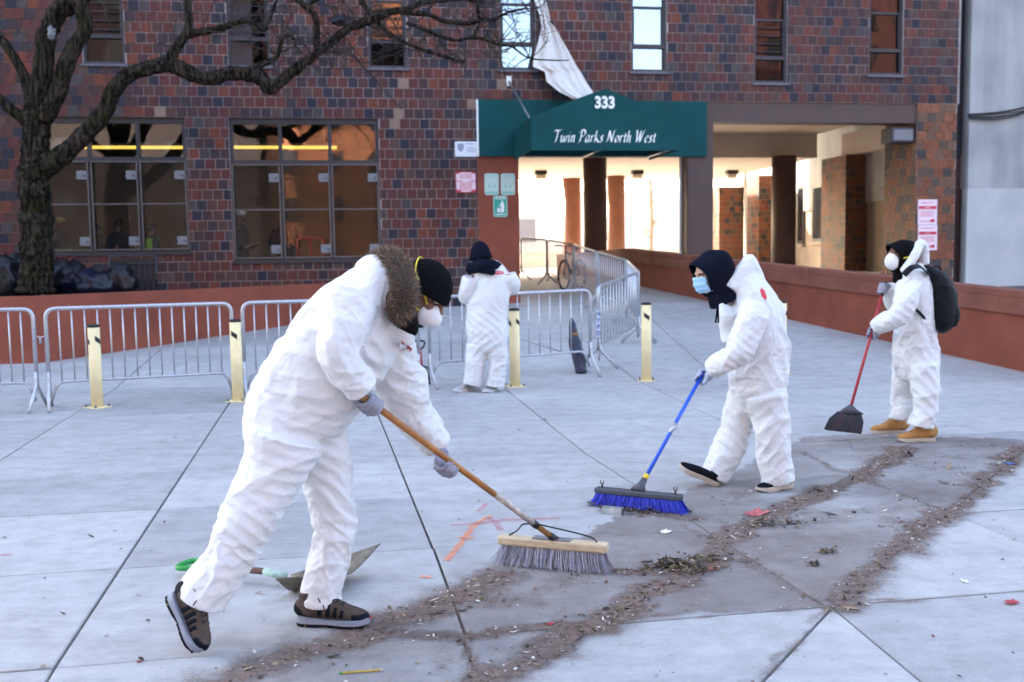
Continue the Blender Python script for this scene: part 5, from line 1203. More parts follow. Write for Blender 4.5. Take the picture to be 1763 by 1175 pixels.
    if style in ('hiker', 'boot', 'sneaker'):
        la = MB(); zt = lambda x: np.interp(x, sx, top)
        for k in range(5):
            x = .33+k*.075; 
            la.tube([P(x, -.022, zt(x)-.004), P(x+.02, 0, zt(x+.02)+.006), P(x+.04, .022, zt(x+.04)-.004)], .0025, 6); la.tube([P(x, .022, zt(x)-.004), P(x+.02, 0, zt(x+.02)+.007), P(x+.04, -.022, zt(x+.04)-.004)], .0025, 6)
        for s in (1, -1):
            C = catm([P(.32, 0, zt(.32)+.006), P(.30, .02*s, zt(.3)+.012), P(.34, .042*s, zt(.3)-.005), P(.37, .034*s, zt(.37)-.02), P(.33, .008*s, zt(.33)+.004)], 5); la.tube(C, .0024, 6)
            la.tube([P(.32, 0, zt(.32)+.006), P(.37, .03*s, zt(.37)-.006), P(.42, .045*s, zt(.42)-.04)], .0024, 6)
        la.build('laces', mats[3], o)
    return o

def build_person(label, cat_label, torso, arms, legs, hd, extra=None, voxel=.009, skin='skin_lt', side_t=None, creases=(), lowres=False, suit_mat=None, seed=0, amp=.008, sim=None, simk=None):
    """returns (person, coverall mesh, head frame). The person is one continuous body mesh; coverall, gloves, shoes, hat and mask are its children"""
    fr = frame(*hd)
    body = MB(); head_shapes(body, fr)
    nk = px3(torso[0][-1]); body.tube([hx(fr, (0, -.025, -.04)), hx(fr, (0, -.03, -.11)), nk], [.055, .052, .055], 18)
    tp = [px3(p) for p in torso[0]]; body.tube(catm(tp, 4), lerp_list([(a*.5, b*.5) for a, b in torso[1]], 4), 24, side=side_t)
    for P_, R_ in arms:
        pp = [px3(p) for p in P_]; body.tube([tp[-3]]+pp, [.04]+[.036, .034, .030, .027, .025, .025][:len(pp)], 14)
    for P_, R_ in legs:
        pp = [px3(p) for p in P_]; body.tube([tp[1]]+pp, [.10]+[.085, .075, .065, .055, .05, .045, .04][:len(pp)], 14)
    me = remesh(body, 'person', .0065 if not lowres else .012, 3, M[skin]); person = link('person', me); tag(person, label, 'person')
    su = MB(); cloth_tube(su, tp, torso[1], side_t, torso[2], lam=.17, n=64, seed=seed)
    for i, (P_, R_) in enumerate(arms):
        pp = [px3(p) for p in P_]; fo = [.001, .0015, .003, .002, .0015, .001, .001][:len(pp)]; cloth_tube(su, pp, R_, side_t, fo, lam=.11, seed=seed+3+i)
    for i, (P_, R_) in enumerate(legs):
        pp = [px3(p) for p in P_]; fo = [.0, .0008, .002, .0012, .001, .0015, .002][:len(pp)]; cloth_tube(su, pp, R_, side_t, fo, lam=.15, seed=seed+13+i)
    if extra: extra(su, fr)
    sm = remesh(su, 'coverall', voxel, 3, suit_mat or M['suit']); crease(sm, creases, amp, seed*1.7)
    if sim and seed in SIMSET:
        import time; t0 = time.time(); sm = wrinkle(sm, sim, seed=seed, **(simk or {})); sm.name = 'coverall'; print('SIM', len(sm.vertices), round(time.time()-t0, 2))
        sm.polygons.foreach_set('use_smooth', [True]*len(sm.polygons))
    co = link('coverall', sm, person)
    if sim: ss = co.modifiers.new('sub', 'SUBSURF'); ss.levels = 1; ss.render_levels = 1
    return person, sm, fr
# ---------------------------------------------------------------- worker 1: stooping with the wooden push broom
def handle_pt(a, b, px):                  # point on the 3-D line a-b whose image column is px
    best = None
    for i in range(401):
        p = a+(b-a)*(i/400); c = p-CAM; x = c.dot(CR)/c.dot(CF)*FPX+PW/2
        if best is None or abs(x-px) < best[0]: best = (abs(x-px), p)
    return best[1]
H1a, H1b = at(622, 681, 4.02), at(943, 947, 5.02)
h1R, h1L = handle_pt(H1a, H1b, 638), handle_pt(H1a, H1b, 770)
RT1 = Vector((-.30, -.95, 0)).normalized()
def ex1(su, fr):
    # white hood thrown back behind the fur, and the chest flap
    su.tube(catm([at(628, 478, 4.24), at(640, 466, 4.22), at(668, 478, 4.16), at(690, 545, 4.10), at(700, 590, 4.12)], 6), lerp_list([.05, .075, .07, .055, .03], 6), 18)
w1, s1, f1 = build_person('person in white coverall, black ribbed beanie and fur ruff stooping over a wooden broom', '',
    ([(512, 790, 4.2), (500, 742, 4.2), (512, 695, 4.2), (548, 640, 4.2), (588, 588, 4.2), (622, 540, 4.2), (650, 506, 4.2), (672, 498, 4.2)],
     [(.13, .10), (.20, .195), (.215, .225), (.225, .235), (.23, .225), (.22, .20), (.17, .15), (.12, .11)], [.0, .003, .004, .004, .003, .002, .002, .0]),
    [([(606, 512, 4.02), (592, 556, 3.95), (582, 600, 3.92), (602, 638, 3.93), (626, 668, 3.97)], [.116, .100, .090, .078, .068]),
     ([(668, 590, 4.40), (690, 655, 4.46), (705, 700, 4.50), (730, 735, 4.52), (754, 768, 4.55)], [.12, .118, .100, .088, .072])],
    [([(492, 745, 4.08), (476, 795, 4.06), (446, 850, 4.04), (420, 900, 4.03), (388, 962, 4.02), (356, 1012, 4.01), (348, 1030, 4.01)], [.165, .135, .120, .112, .104, .106, .108]),
     ([(536, 742, 4.30), (560, 800, 4.32), (572, 860, 4.32), (572, 910, 4.31), (563, 965, 4.30), (554, 1020, 4.29), (553, 1036, 4.29)], [.155, .118, .100, .092, .088, .092, .095])],
    (at(728, 506, 4.23), Vector((.62, -.05, .78)), Vector((.76, -.22, -.6))), ex1, .0112, 'skin_br', RT1,
    [((512, 775, 4.15), .20, (.5, 0, .9), .055, 0.0072), ((600, 575, 4.0), .16, (.8, 0, .55), .05, 0.0063), ((560, 650, 4.05), .22, (.15, 0, 1), .075, 0.0063), ((640, 640, 4.2), .2, (.6, 0, .8), .06, 0.0054), ((575, 880, 4.3), .13, (.75, .2, .7), .06, 0.0045), ((430, 890, 4.0), .14, (.7, .2, .7), .06, 0.0045)], seed=1, amp=.006, simk=dict(joints=[((582,600,3.92),.15,1),((512,770,4.15),.22,1),((575,880,4.3),.18,.8),((430,890,4.03),.18,.8),((600,530,4.05),.16,.8),((705,700,4.5),.16,1),((640,640,4.2),.2,.6),((348,1010,4.0),.12,.6),((555,1010,4.3),.12,.6)]), sim=[((624,668,3.97),.07,.9),((754,768,4.55),.07,.9),((672,498,4.2),.12,.9),((348,1030,4.01),.10,.5),((553,1036,4.29),.10,.5)])
eyes(f1, w1, True)
beanie(f1, w1, M['blackknit'], r=(.100, .122, .118), zlow=.012, tilt=-.10, ribs=60)
cup_mask(f1, w1, M['maskwhite'], M['strapy'], c=(0, .070, -.054), w=.059, h=.058, d=.066, up_path=[(0.056, 0.062, -0.02), (0.082, 0.02, 0.02), (0.0998, -0.0391, 0.0543), (0.0875, -0.066, 0.0732), (0.0553, -0.0911, 0.1026), (0.0, -0.1049, 0.1159), (-0.0553, -0.0911, 0.1026), (-0.0875, -0.066, 0.0732), (-0.0998, -0.0391, 0.0543), (-0.082, 0.02, 0.02), (-0.056, 0.062, -0.02)])
sc_ = MB()                                 # black scarf and jacket collar
sc_.tube(catm([at(680, 510, 4.12), at(692, 540, 4.07), at(704, 562, 4.10), at(712, 574, 4.14)], 6), lerp_list([.05, .055, .036, .012], 6), 18)
sc_.tube(catm([hx(f1, (.085, -.02, -.02)), hx(f1, (.09, -.02, -.08)), hx(f1, (.06, .04, -.13))], 6), lerp_list([.03, .042, .03], 6), 14); sc_.tube([hx(f1, (0, -.03, -.06)), hx(f1, (0, -.05, -.16))], [.085, .095], 20); sc_.tube([hx(f1, (-.09, -.02, -.04)), hx(f1, (-.06, .04, -.14))], [.03, .04], 14)
sm_ = remesh(sc_, 'scarf', .007, 3, M['blackcloth']); crease(sm_, [], .010, 3.0); link('scarf', sm_, w1)
fu = MB(); rf = random.Random(3)           # fur trim of the hood
path = catm([at(642, 462, 4.30), at(656, 450, 4.24), at(676, 449, 4.16), at(690, 470, 4.10), at(696, 500, 4.05), at(692, 528, 4.03), at(684, 540, 4.05)], 10)
fu.tube(path, [.038+.010*math.sin(math.pi*i/len(path)) for i in range(len(path))], 14)
for k in range(22000):
    i = rf.randrange(len(path)-1); t = rf.random(); c = path[i]*(1-t)+path[i+1]*t; tn = (path[i+1]-path[i]).normalized()
    d = Vector((rf.gauss(0, 1), rf.gauss(0, 1), rf.gauss(0, 1))); d = (d-tn*d.dot(tn)*.7).normalized(); L_ = rf.uniform(.012, .036); r0 = .040
    b0 = c+d*r0; sd = d.cross(Vector((rf.gauss(0, 1), rf.gauss(0, 1), rf.gauss(0, 1)))).normalized()*.00065; bend = Vector((rf.uniform(-.3, .3), rf.uniform(-.3, .3), rf.uniform(-.5, .1)))*L_
    m1_, e1_ = b0+d*L_*.55+bend*.25, b0+d*L_+bend*.6
    mi = rf.choices((0, 1, 2), (3, 4, 3))[0]
    fu.add([b0-sd, b0+sd, m1_-sd*.8, m1_+sd*.8, e1_], [(0, 1, 3, 2), (2, 3, 4)], mi)
M['fur0'] = mat('fur_dark', (.055, .038, .028), .8); M['fur1'] = mat('fur_brown', (.17, .115, .08), .8); M['fur2'] = mat('fur_tip', (.42, .33, .23), .8)
o = fu.build('fur_trim', [M['fur0'], M['fur1'], M['fur2']], w1); o['kind'] = 'stuff'
AX1 = (H1b-H1a).normalized()
hand('glove', at(632, 680, 3.99)-at(600, 645, 3.93), AX1, h1R, .016, M['glove'], w1, 1, 1.06, wrist=at(606, 652, 3.955))
hand('glove', at(766, 792, 4.57)-at(752, 764, 4.55), AX1, h1L, .016, M['glove'], w1, 1, 1.06, wrist=at(750, 762, 4.545))
MT1 = [M['shoe_br'], M['shoe_navy'], M['midsole'], M['blacksoft']]
gR = gp(338, 1127); tR = Vector((gR.x, gR.y, 0.012)); hR = at(293, 1026, gR.y+.06); shoe(hR, tR+Vector((.012, -.01, 0)), Vector((.9, -.25, .42)), w1, MT1, style='hiker', wid=1.12)
gA, gB_ = gp(516, 1074), gp(634, 1078); shoe(Vector((gA.x, gA.y, .002)), Vector((gB_.x, gB_.y, .002)), Vector((0, 0, 1)), w1, MT1, style='hiker', wid=1.1)
lg_r = at(700, 592, 4.05)-at(690, 588, 4.05)
dmd = [(0, .034), (.013, .016), (.013, -.016), (0, -.034), (-.013, -.016), (-.013, .016)]
emblem(s1, 'emblem', at(696, 597, 4.15), CR, (CU-CR*.2).normalized(), [[(x*.9, y*.75) for x, y in dmd]], w1, M['logo'])

# ---------------------------------------------------------------- worker 2: navy hood, blue broom
H2a, H2b = at(1212, 640, 6.50), at(1106, 842, 6.42)
gb0, gb1 = gp(1028, 872), gp(1178, 885); H2b = (gb0+gb1)/2+Vector((0, 0, .12)); H2a = at(1212, 640, 6.62)
RT2 = Vector((.25, .97, 0)).normalized()   # faces left: right side away from the camera
def ex2(su, fr):
    su.tube(catm([at(1258, 500, 6.62), at(1282, 466, 6.66), at(1290, 446, 6.70), at(1296, 470, 6.72), at(1306, 500, 6.7)], 6), lerp_list([.05, .062, .035, .06, .06], 6), 18)
    su.tube(catm([at(1240, 520, 6.62), at(1252, 545, 6.60), at(1258, 580, 6.62)], 6), lerp_list([.035, .07, .08], 6), 18)
    su.ball(at(1335, 590, 6.7), (.10, .12, .09), 20); su.ball(at(1332, 545, 6.7), (.09, .12, .12), 20)
w2, s2, f2 = build_person('person in white coverall, navy hood and blue mask walking with a blue broom', '',
    ([(1303, 700, 6.7), (1304, 668, 6.7), (1306, 635, 6.7), (1306, 598, 6.7), (1303, 560, 6.7), (1294, 520, 6.7), (1282, 492, 6.7), (1268, 478, 6.7)],
     [(.12, .10), (.19, .185), (.20, .205), (.20, .20), (.21, .19), (.20, .165), (.15, .12), (.10, .09)], [0, .003, .005, .006, .005, .003, .002, 0]),
    [([(1300, 528, 6.50), (1290, 562, 6.42), (1272, 598, 6.40), (1248, 620, 6.42), (1226, 636, 6.50)], [.10, .098, .090, .076, .064]),
     ([(1292, 530, 6.90), (1302, 570, 6.96), (1305, 605, 6.98), (1300, 630, 6.98), (1294, 652, 6.96)], [.095, .09, .08, .07, .06])],
    [([(1318, 675, 6.60), (1326, 710, 6.60), (1328, 745, 6.60), (1332, 775, 6.61), (1338, 805, 6.62), (1341, 826, 6.63)], [.14, .122, .116, .113, .113, .117]),
     ([(1290, 675, 6.80), (1275, 710, 6.80), (1262, 745, 6.80), (1250, 775, 6.80), (1238, 802, 6.80), (1230, 818, 6.80)], [.135, .118, .110, .104, .101, .100])],
    (at(1222, 474, 6.66), Vector((-.30, -.04, .95)), Vector((-.90, -.30, -.38))), ex2, .0115, 'skin_lt', RT2,
    [((1300, 690, 6.6), .18, (.8, .1, .6), .075, 0.0072), ((1310, 580, 6.6), .2, (-.7, .1, .7), .075, 0.0063), ((1270, 598, 6.4), .13, (.6, 0, .8), .05, 0.0054), ((1328, 745, 6.55), .15, (-.65, .2, .75), .07, 0.0063), ((1262, 745, 6.75), .14, (.75, .2, .6), .07, 0.0054)], seed=2, amp=.0085, simk=dict(joints=[((1272,598,6.4),.15,1),((1303,690,6.65),.22,1),((1328,745,6.6),.2,.9),((1262,745,6.8),.2,.9),((1300,528,6.5),.16,.8),((1320,585,6.6),.22,1),((1338,810,6.6),.14,.7),((1235,805,6.8),.14,.7)]), sim=[((1226,636,6.5),.07,.9),((1294,652,6.96),.07,.9),((1268,478,6.7),.15,.9),((1341,826,6.63),.08,.5),((1230,818,6.8),.08,.5)])
eyes(f2, w2, True)
def hood(fr, parent, m_, rx=.088, rzt=.105, rzb=.125, yt=.10, ys=.055, yb=.05, back=-.165, bulge=.28, zc=.0, seed=1.0, lift=.03):
    n, K = 56, 26; vs_ = []
    for i in range(K+1):
        t = i/K
        for k in range(n):
            a = 2*math.pi*k/n; sa, ca = math.sin(a), math.cos(a)
            y0 = ys+(yt-ys)*max(sa, 0)**1.3+(yb-ys)*max(-sa, 0)**1.3; rho = (1+bulge*math.sin(math.pi*min(1, t*1.15)))*math.sqrt(max(0, 1-t**3.2))
            y = y0+(back-y0)*math.sin(t*math.pi/2); vs_.append(hx(fr, (rx*ca*rho, y, zc+lift*math.sin(t*math.pi*.5)+(rzt if sa > 0 else rzb)*sa*rho)))
    q = MB(); q.add(vs_, [(i*n+k, i*n+(k+1) % n, (i+1)*n+(k+1) % n, (i+1)*n+k) for i in range(K) for k in range(n)], 0, True)
    V = np.array(q.v); W_ = np.stack([vnoise(V*7+seed), vnoise(V*7+seed+9), vnoise(V*7+seed+21)], 1); V = V+W_*.010+np.stack([vnoise(V*16+seed), vnoise(V*16+seed+9), vnoise(V*16+seed+21)], 1)*.005; q.v = [tuple(x) for x in V]
    o = q.build('hood', m_, parent); s_ = o.modifiers.new('s', 'SOLIDIFY'); s_.thickness = .006; s_.offset = 1
    q = MB(); q.tube([V[k]*1.0 for k in range(n)], .0065, 8, closed=True); q.build('hood_hem', m_, o)
    q = MB(); q.tube([hx(fr, (0, -.02, -.06)), hx(fr, (0, -.035, -.13)), hx(fr, (0, -.05, -.20))], [.088, .092, .11], 24); me = remesh(q, 'neck_cloth', .009, 2, m_); crease(me, [], .008, seed); link('neck_cloth', me, parent)
    return o
hood(f2, w2, M['navy'])
q = MB(); vs_ = []; K = 14                  # pleated surgical mask
for i in range(K+1):
    v = i/K
    for k in range(21):
        u = -1+2*k/20; yy = .122-.062*abs(u)**1.7+.012*math.sin(math.pi*v)+(.004*math.sin(v*18)) - (.02*max(0, v-.6)); zz = .012-.105*v+.012*(1-abs(u))*(1-v)-.004*abs(u); vs_.append(hx(f2, (.072*u*(1-.12*(v-.5)**2), yy, zz)))
q.add(vs_, [(i*21+k, i*21+k+1, (i+1)*21+k+1, (i+1)*21+k) for i in range(K) for k in range(20)], 0, True); mk = q.build('face_mask', M['maskblue'], w2); s_ = mk.modifiers.new('s', 'SOLIDIFY'); s_.thickness = .003
for s in (1, -1): q = MB(); q.tube([hx(f2, (.070*s, .062, .0)), hx(f2, (.082*s, .0, .02)), hx(f2, (.086*s, -.01, -.02)), hx(f2, (.070*s, .06, -.085))], .002, 6); q.build('ear_loop', M['maskwhite'], mk)
for dx in (0, .03): q = MB(); q.tube(catm([at(1233+dx*90, 508, 6.5), at(1235+dx*40, 530, 6.46), at(1232+dx*160, 556, 6.47)], 5), .006, 6); q.build('drawstring', M['navy'], w2)
hand('glove', H2a-at(1240, 622, 6.45), (H2a-H2b).normalized(), H2a-(H2a-H2b).normalized()*.05, .013, M['glove_lt'], w2, -1, 1.0, wrist=at(1229, 633, 6.49))
hand('glove', Vector((-.1, 0, -1)), Vector((-1, 0, 0)), at(1292, 672, 6.97), .012, M['glove_lt'], w2, 1, 1.0, wrist=at(1294, 655, 6.96))
MT2 = [M['canvas'], M['canvas'], M['gum'], M['canvas']]
a_, b_ = gp(1361, 838), gp(1306, 848); shoe(Vector((a_.x, a_.y, .002)), Vector((b_.x, b_.y, .002)), Vector((0, 0, 1)), w2, MT2, style='slip', wid=1.1)
hl = gp(1234, 836); shoe(Vector((hl.x, hl.y, .004)), at(1168, 805, hl.y-.05), Vector((.35, -.25, .9)), w2, MT2, style='slip', wid=1.1)
emblem(s2, 'emblem', at(1311, 507, 6.6), CR, (CU-CR*.25).normalized(), [[(x*1.4, y*1.4) for x, y in dmd], ], w2, M['logo'])

# ---------------------------------------------------------------- worker 3: backpack, red broom
H3a, H3b = at(1524, 490, 8.42), at(1464, 702, 8.30)
RT3 = Vector((.10, .99, 0)).normalized()
def ex3(su, fr):
    su.tube(catm([at(1556, 470, 8.2), at(1574, 440, 8.22), at(1584, 420, 8.3), at(1590, 432, 8.36), at(1592, 456, 8.36)], 6), lerp_list([.04, .045, .032, .038, .04], 6), 16)
w3, s3, f3 = build_person('person in white coverall, tan boots and black backpack holding a red broom', '',
    ([(1574, 652, 8.3), (1576, 630, 8.3), (1577, 602, 8.3), (1576, 568, 8.3), (1574, 530, 8.3), (1573, 496, 8.3), (1570, 470, 8.3), (1566, 458, 8.3)],
     [(.12, .10), (.19, .18), (.20, .195), (.19, .175), (.19, .155), (.18, .145), (.14, .11), (.09, .08)], [0, .003, .004, .004, .003, .002, .002, 0]),
    [([(1566, 488, 8.10), (1560, 515, 8.02), (1548, 538, 8.0), (1526, 552, 8.04), (1508, 563, 8.12)], [.098, .098, .090, .078, .062]),
     ([(1556, 484, 8.52), (1546, 510, 8.56), (1540, 520, 8.54), (1534, 505, 8.48), (1528, 494, 8.45)], [.09, .085, .078, .066, .058])],
    [([(1588, 628, 8.2), (1592, 655, 8.18), (1594, 680, 8.16), (1592, 705, 8.16), (1587, 722, 8.17), (1585, 732, 8.17)], [.13, .114, .106, .103, .103, .104]),
     ([(1562, 628, 8.42), (1558, 655, 8.42), (1556, 680, 8.42), (1554, 700, 8.42), (1551, 712, 8.42), (1550, 721, 8.42)], [.125, .106, .098, .094, .094, .094])],
    (at(1550, 441, 8.3), Vector((-.08, -.04, 1)), Vector((-.95, -.18, -.16))), ex3, .0125, 'skin_br', RT3,
    [((1580, 640, 8.2), .18, (.8, .1, .6), .075, 0.0063), ((1548, 540, 8.0), .14, (.5, 0, .8), .055, 0.0054), ((1592, 690, 8.1), .2, (.7, .1, .7), .075, 0.0054)], seed=4, amp=.0085, simk=dict(joints=[((1548,538,8.0),.15,1),((1576,640,8.25),.22,1),((1594,680,8.16),.2,.9),((1556,680,8.4),.2,.9),((1566,488,8.1),.16,.8),((1587,725,8.17),.14,.8),((1551,715,8.4),.14,.8)]), sim=[((1508,563,8.12),.07,.9),((1528,494,8.45),.07,.9),((1566,458,8.3),.15,.9),((1585,738,8.17),.08,.5),((1550,727,8.42),.08,.5)])
hood(f3, w3, M['blackcloth'], rx=.080, rzt=.100, rzb=.135, yt=.112, ys=.056, yb=.06, back=-.135, bulge=.24, seed=4.0, lift=.02)
cup_mask(f3, w3, M['maskwhite'], M['strapy'], c=(0, .078, -.040), w=.070, h=.074, d=.062, up_path=[(.062, .066, -.02), (.10, .01, -.01), (.118, -.06, .01), (.10, -.12, .02), (0, -.15, .02), (-.10, -.12, .02), (-.118, -.06, .01), (-.10, .01, -.01), (-.062, .066, -.02)], lo_path=[(.052, .07, -.075), (.08, .01, -.13), (.09, -.05, -.15), (.05, -.11, -.16), (0, -.12, -.16), (-.05, -.11, -.16), (-.09, -.05, -.15), (-.08, .01, -.13), (-.052, .07, -.075)])
AX3 = (H3a-H3b).normalized()
hand('glove', H3a-at(1534, 510, 8.5), AX3, H3a-AX3*.04, .014, M['glove'], w3, -1, 1.05, wrist=at(1532, 500, 8.46))
p3 = handle_pt(H3a, H3b, 1500); hand('glove', p3-at(1520, 556, 8.06), AX3, p3, .014, M['glove'], w3, -1, 1.05, wrist=at(1510, 562, 8.11))
MT3 = [M['tan'], M['tan'], M['gum'], M['tan']]
a_, b_ = gp(1608, 760), gp(1547, 761); shoe(Vector((a_.x, a_.y, .002)), Vector((b_.x, b_.y, .002)), Vector((0, 0, 1)), w3, MT3, style='boot', wid=1.15)
a_, b_ = gp(1559, 747), gp(1500, 747); shoe(Vector((a_.x, a_.y, .002)), Vector((b_.x, b_.y, .002)), Vector((0, 0, 1)), w3, MT3, style='boot', wid=1.15)
# backpack
bk = thing('backpack', 'black backpack with a grey stripe worn over the white coverall', 'backpack', None, at(1612, 520, 8.3)); binv = Matrix.Translation(-bk.location)
M['pack'] = mat('pack_nylon', (.004, .0045, .007), .6, spec=0.2, bump=.3, bscale=60); M['pack2'] = mat('pack_stripe', (.10, .11, .13), .5)
q = MB(); q.tube(catm([at(1608, 568, 8.28), at(1616, 552, 8.28), at(1620, 520, 8.28), at(1614, 488, 8.28), at(1600, 468, 8.28), at(1593, 463, 8.28)], 8), lerp_list([(.12, .05), (.155, .125), (.16, .135), (.15, .105), (.12, .06), (.08, .03)], 8), 28, side=RT3)
q.tube(catm([at(1636, 560, 8.26), at(1640, 535, 8.26), at(1634, 512, 8.26)], 6), lerp_list([(.10, .03), (.12, .05), (.10, .03)], 6), 20, side=RT3)
me = remesh(q, 'pack', .009, 3, M['pack']); crease(me, [], .010, 9.0); o = link('pack', me, bk); o.matrix_parent_inverse = binv
for s in (-1, 1):
    Yc = 8.3+s*.16; C = catm([at(1600, 474, Yc+.02), at(1590, 462, Yc), at(1572, 458, Yc), at(1558, 468, Yc-.02*s), at(1553, 490, Yc+(-.09 if s < 0 else 0)), at(1560, 525, Yc+(-.10 if s < 0 else 0)), at(1580, 540, Yc+(-.06 if s < 0 else 0)), at(1604, 562, Yc)], 7)
    if s < 0: C = catm([at(1600, 474, 8.16), at(1585, 460, 8.10), at(1570, 461, 8.03), at(1556, 474, 8.04)], 7)
    q = MB(); q.tube(C, [(.026, .008)]*len(C), 10, side=Vector((.4, .9, 0))); q.build('shoulder_strap', M['pack'], bk).matrix_parent_inverse = binv
q = MB(); C = catm([at(1568, 526, 8.06), at(1580, 536, 8.08), at(1594, 550, 8.12), at(1606, 562, 8.18)], 6); q.tube(C, [(.014, .005)]*len(C), 8, side=Vector((.4, .2, .8))); q.build('lower_strap', M['pack'], bk).matrix_parent_inverse = binv
q = MB(); q.tube(catm([at(1631, 513, 8.17), at(1640, 508, 8.20), at(1647, 503, 8.26)], 5), [(.014, .004)]*11, 8, side=Vector((.2, 0, 1))); q.build('stripe', M['pack2'], bk).matrix_parent_inverse = binv
q = MB(); q.tube(catm([at(1604, 466, 8.26), at(1612, 458, 8.26), at(1620, 464, 8.27), at(1622, 474, 8.28)], 5), [(.012, .006)]*16, 8); q.build('grab_loop', M['pack'], bk).matrix_parent_inverse = binv

# ---------------------------------------------------------------- worker 4: seen from behind by the barrier
RT4 = Vector((.93, -.36, 0)).normalized()
def ex4(su, fr): pass
w4, s4, f4 = build_person('person in white coverall and dark beanie standing with back turned at the barrier', '',
    ([(838, 604, 11.65), (838, 588, 11.65), (838, 568, 11.65), (838, 545, 11.65), (840, 518, 11.65), (843, 488, 11.65), (842, 466, 11.65), (836, 455, 11.65)],
     [(.16, .10), (.245, .16), (.255, .18), (.245, .175), (.25, .18), (.255, .17), (.19, .12), (.10, .08)], [0, .003, .005, .006, .004, .003, .002, 0]),
    [([(814, 478, 11.62), (808, 496, 11.64), (805, 508, 11.70), (806, 505, 11.85), (808, 498, 11.98)], [.11, .108, .10, .085, .066]),
     ([(872, 475, 11.60), (880, 486, 11.64), (881, 490, 11.75), (874, 482, 11.9), (868, 476, 12.0)], [.105, .10, .09, .08, .064])],
    [([(820, 592, 11.66), (819, 612, 11.66), (818, 630, 11.66), (816, 645, 11.67), (814, 657, 11.68), (813, 662, 11.68)], [.125, .12, .115, .112, .115, .115]),
     ([(856, 592, 11.64), (857, 612, 11.64), (857, 630, 11.64), (855, 645, 11.65), (852, 658, 11.66), (851, 664, 11.66)], [.125, .118, .112, .108, .110, .110])],
    (at(826, 438, 11.72), Vector((-.06, .08, 1)), Vector((-.60, .80, -.12))), ex4, .0135, 'skin_br', RT4,
    [((838, 550, 11.5), .25, (.7, .1, .7), .075, 0.0054), ((838, 600, 11.5), .2, (-.7, .1, .7), .075, 0.0054)], seed=6, amp=.0085, simk=dict(joints=[((838,600,11.6),.22,1),((818,630,11.6),.2,.9),((857,630,11.6),.2,.9),((805,508,11.7),.15,1),((881,490,11.7),.15,1),((838,552,11.5),.25,1)]), sim=[((808,498,11.98),.07,.9),((868,476,12.0),.07,.9),((836,455,11.65),.15,.9),((813,662,11.68),.08,.5),((851,664,11.66),.08,.5)])
beanie(f4, w4, M['navy'], r=(.122, .135, .122), zlow=-.055, tilt=.05, ribs=40)
cup_mask(f4, w4, M['maskwhite'], M['strapy'], straps=False)
q = MB(); nkp = at(838, 458, 11.62)         # folded hoodie hood over the collar
q.tube(catm([at(809, 466, 11.78), at(813, 461, 11.60), at(832, 460, 11.50), at(849, 456, 11.52), at(856, 459, 11.64), at(846, 454, 11.8)], 6), lerp_list([.045, .060, .066, .062, .055, .045], 6), 20)
q.tube([at(838, 460, 11.5), at(845, 466, 11.46), at(850, 473, 11.46)], [(.11, .05), (.07, .035), (.02, .02)], 16, side=RT4); q.tube([at(832, 470, 11.62), at(828, 440, 11.70)], [.11, .10], 18)
me = remesh(q, 'hoodie_hood', .011, 3, M['navy']); crease(me, [], .012, 2.0); link('hoodie_hood', me, w4)
MT4 = [M['sneak'], M['sneak'], M['solewhite'], M['solewhite']]
a_, b_ = gp(823, 671), gp(782, 676); shoe(Vector((a_.x, a_.y, .002)), Vector((b_.x, b_.y, .002)), Vector((0, 0, 1)), w4, MT4, style='sneaker', wid=1.15)
a_, b_ = gp(865, 669), gp(834, 677); shoe(Vector((a_.x, a_.y, .002)), Vector((b_.x, b_.y, .002)), Vector((0, 0, 1)), w4, MT4, style='sneaker', wid=1.15)
cl_ = at(808, 497, 12.0); hand('glove', Vector((.2, .9, .2)), Vector((0, .3, 1)), cl_+Vector((0, .06, .02)), .012, M['glove'], w4, 1, 1.0, wrist=cl_); cl_ = at(868, 476, 12.02); hand('glove', Vector((-.2, .9, .2)), Vector((0, .3, 1)), cl_+Vector((0, .06, .02)), .012, M['glove'], w4, -1, 1.0, wrist=cl_)
oval = [(math.cos(R(k*30))*.055, math.sin(R(k*30))*.022+.018*math.cos(R(k*30))*0) for k in range(12)]; oin = [(x*.62, y*.45) for x, y in oval]
emblem(s4, 'emblem', at(857, 470, 11.5), RT4, Vector((0, 0, 1)), [oval, [(.03, -.005), (.10, -.022), (.10, -.03), (.02, -.018)]], w4, M['logo'])
emblem(s4, 'emblem_lettering', at(857, 470, 11.495)-RT4.cross(Vector((0, 0, 1)))*-.004, RT4, Vector((0, 0, 1)), [[(x*1.0, y) for x, y in ((-.035, -.004), (.035, .0), (.035, .007), (-.035, .003))]], w4, M['maskwhite']).location = RT4.cross(Vector((0, 0, 1)))*.003
# ================================================================== brooms
M['wood'] = mat('varnished_wood', (.34, .135, .03), .35, var=.25, vscale=4, stretch=(3, 3, 3)); M['woodraw'] = mat('raw_wood_block', (.55, .43, .28), .7, var=.15, vscale=12, stretch=(1, 6, 6), bump=.2)
M['worn'] = mat('worn_paint', (.45, .40, .33), .7, var=.5, vscale=25); M['bristle_g'] = mat('grey_bristle', (.22, .22, .28), .5); M['bristle_g2'] = mat('pale_bristle', (.42, .42, .48), .5); M['bristle_b'] = mat('blue_bristle', (.012, .02, .42), .45); M['bristle_b2'] = mat('light_blue_bristle', (.03, .06, .62), .45)
M['bluepole'] = mat('blue_handle', (.015, .10, .62), .35); M['redpole'] = mat('red_handle', (.42, .035, .05), .4); M['yellow'] = mat('yellow_plastic', (.75, .50, .02), .4); M['darkgrey'] = mat('dark_grey_plastic', (.055, .06, .075), .5)
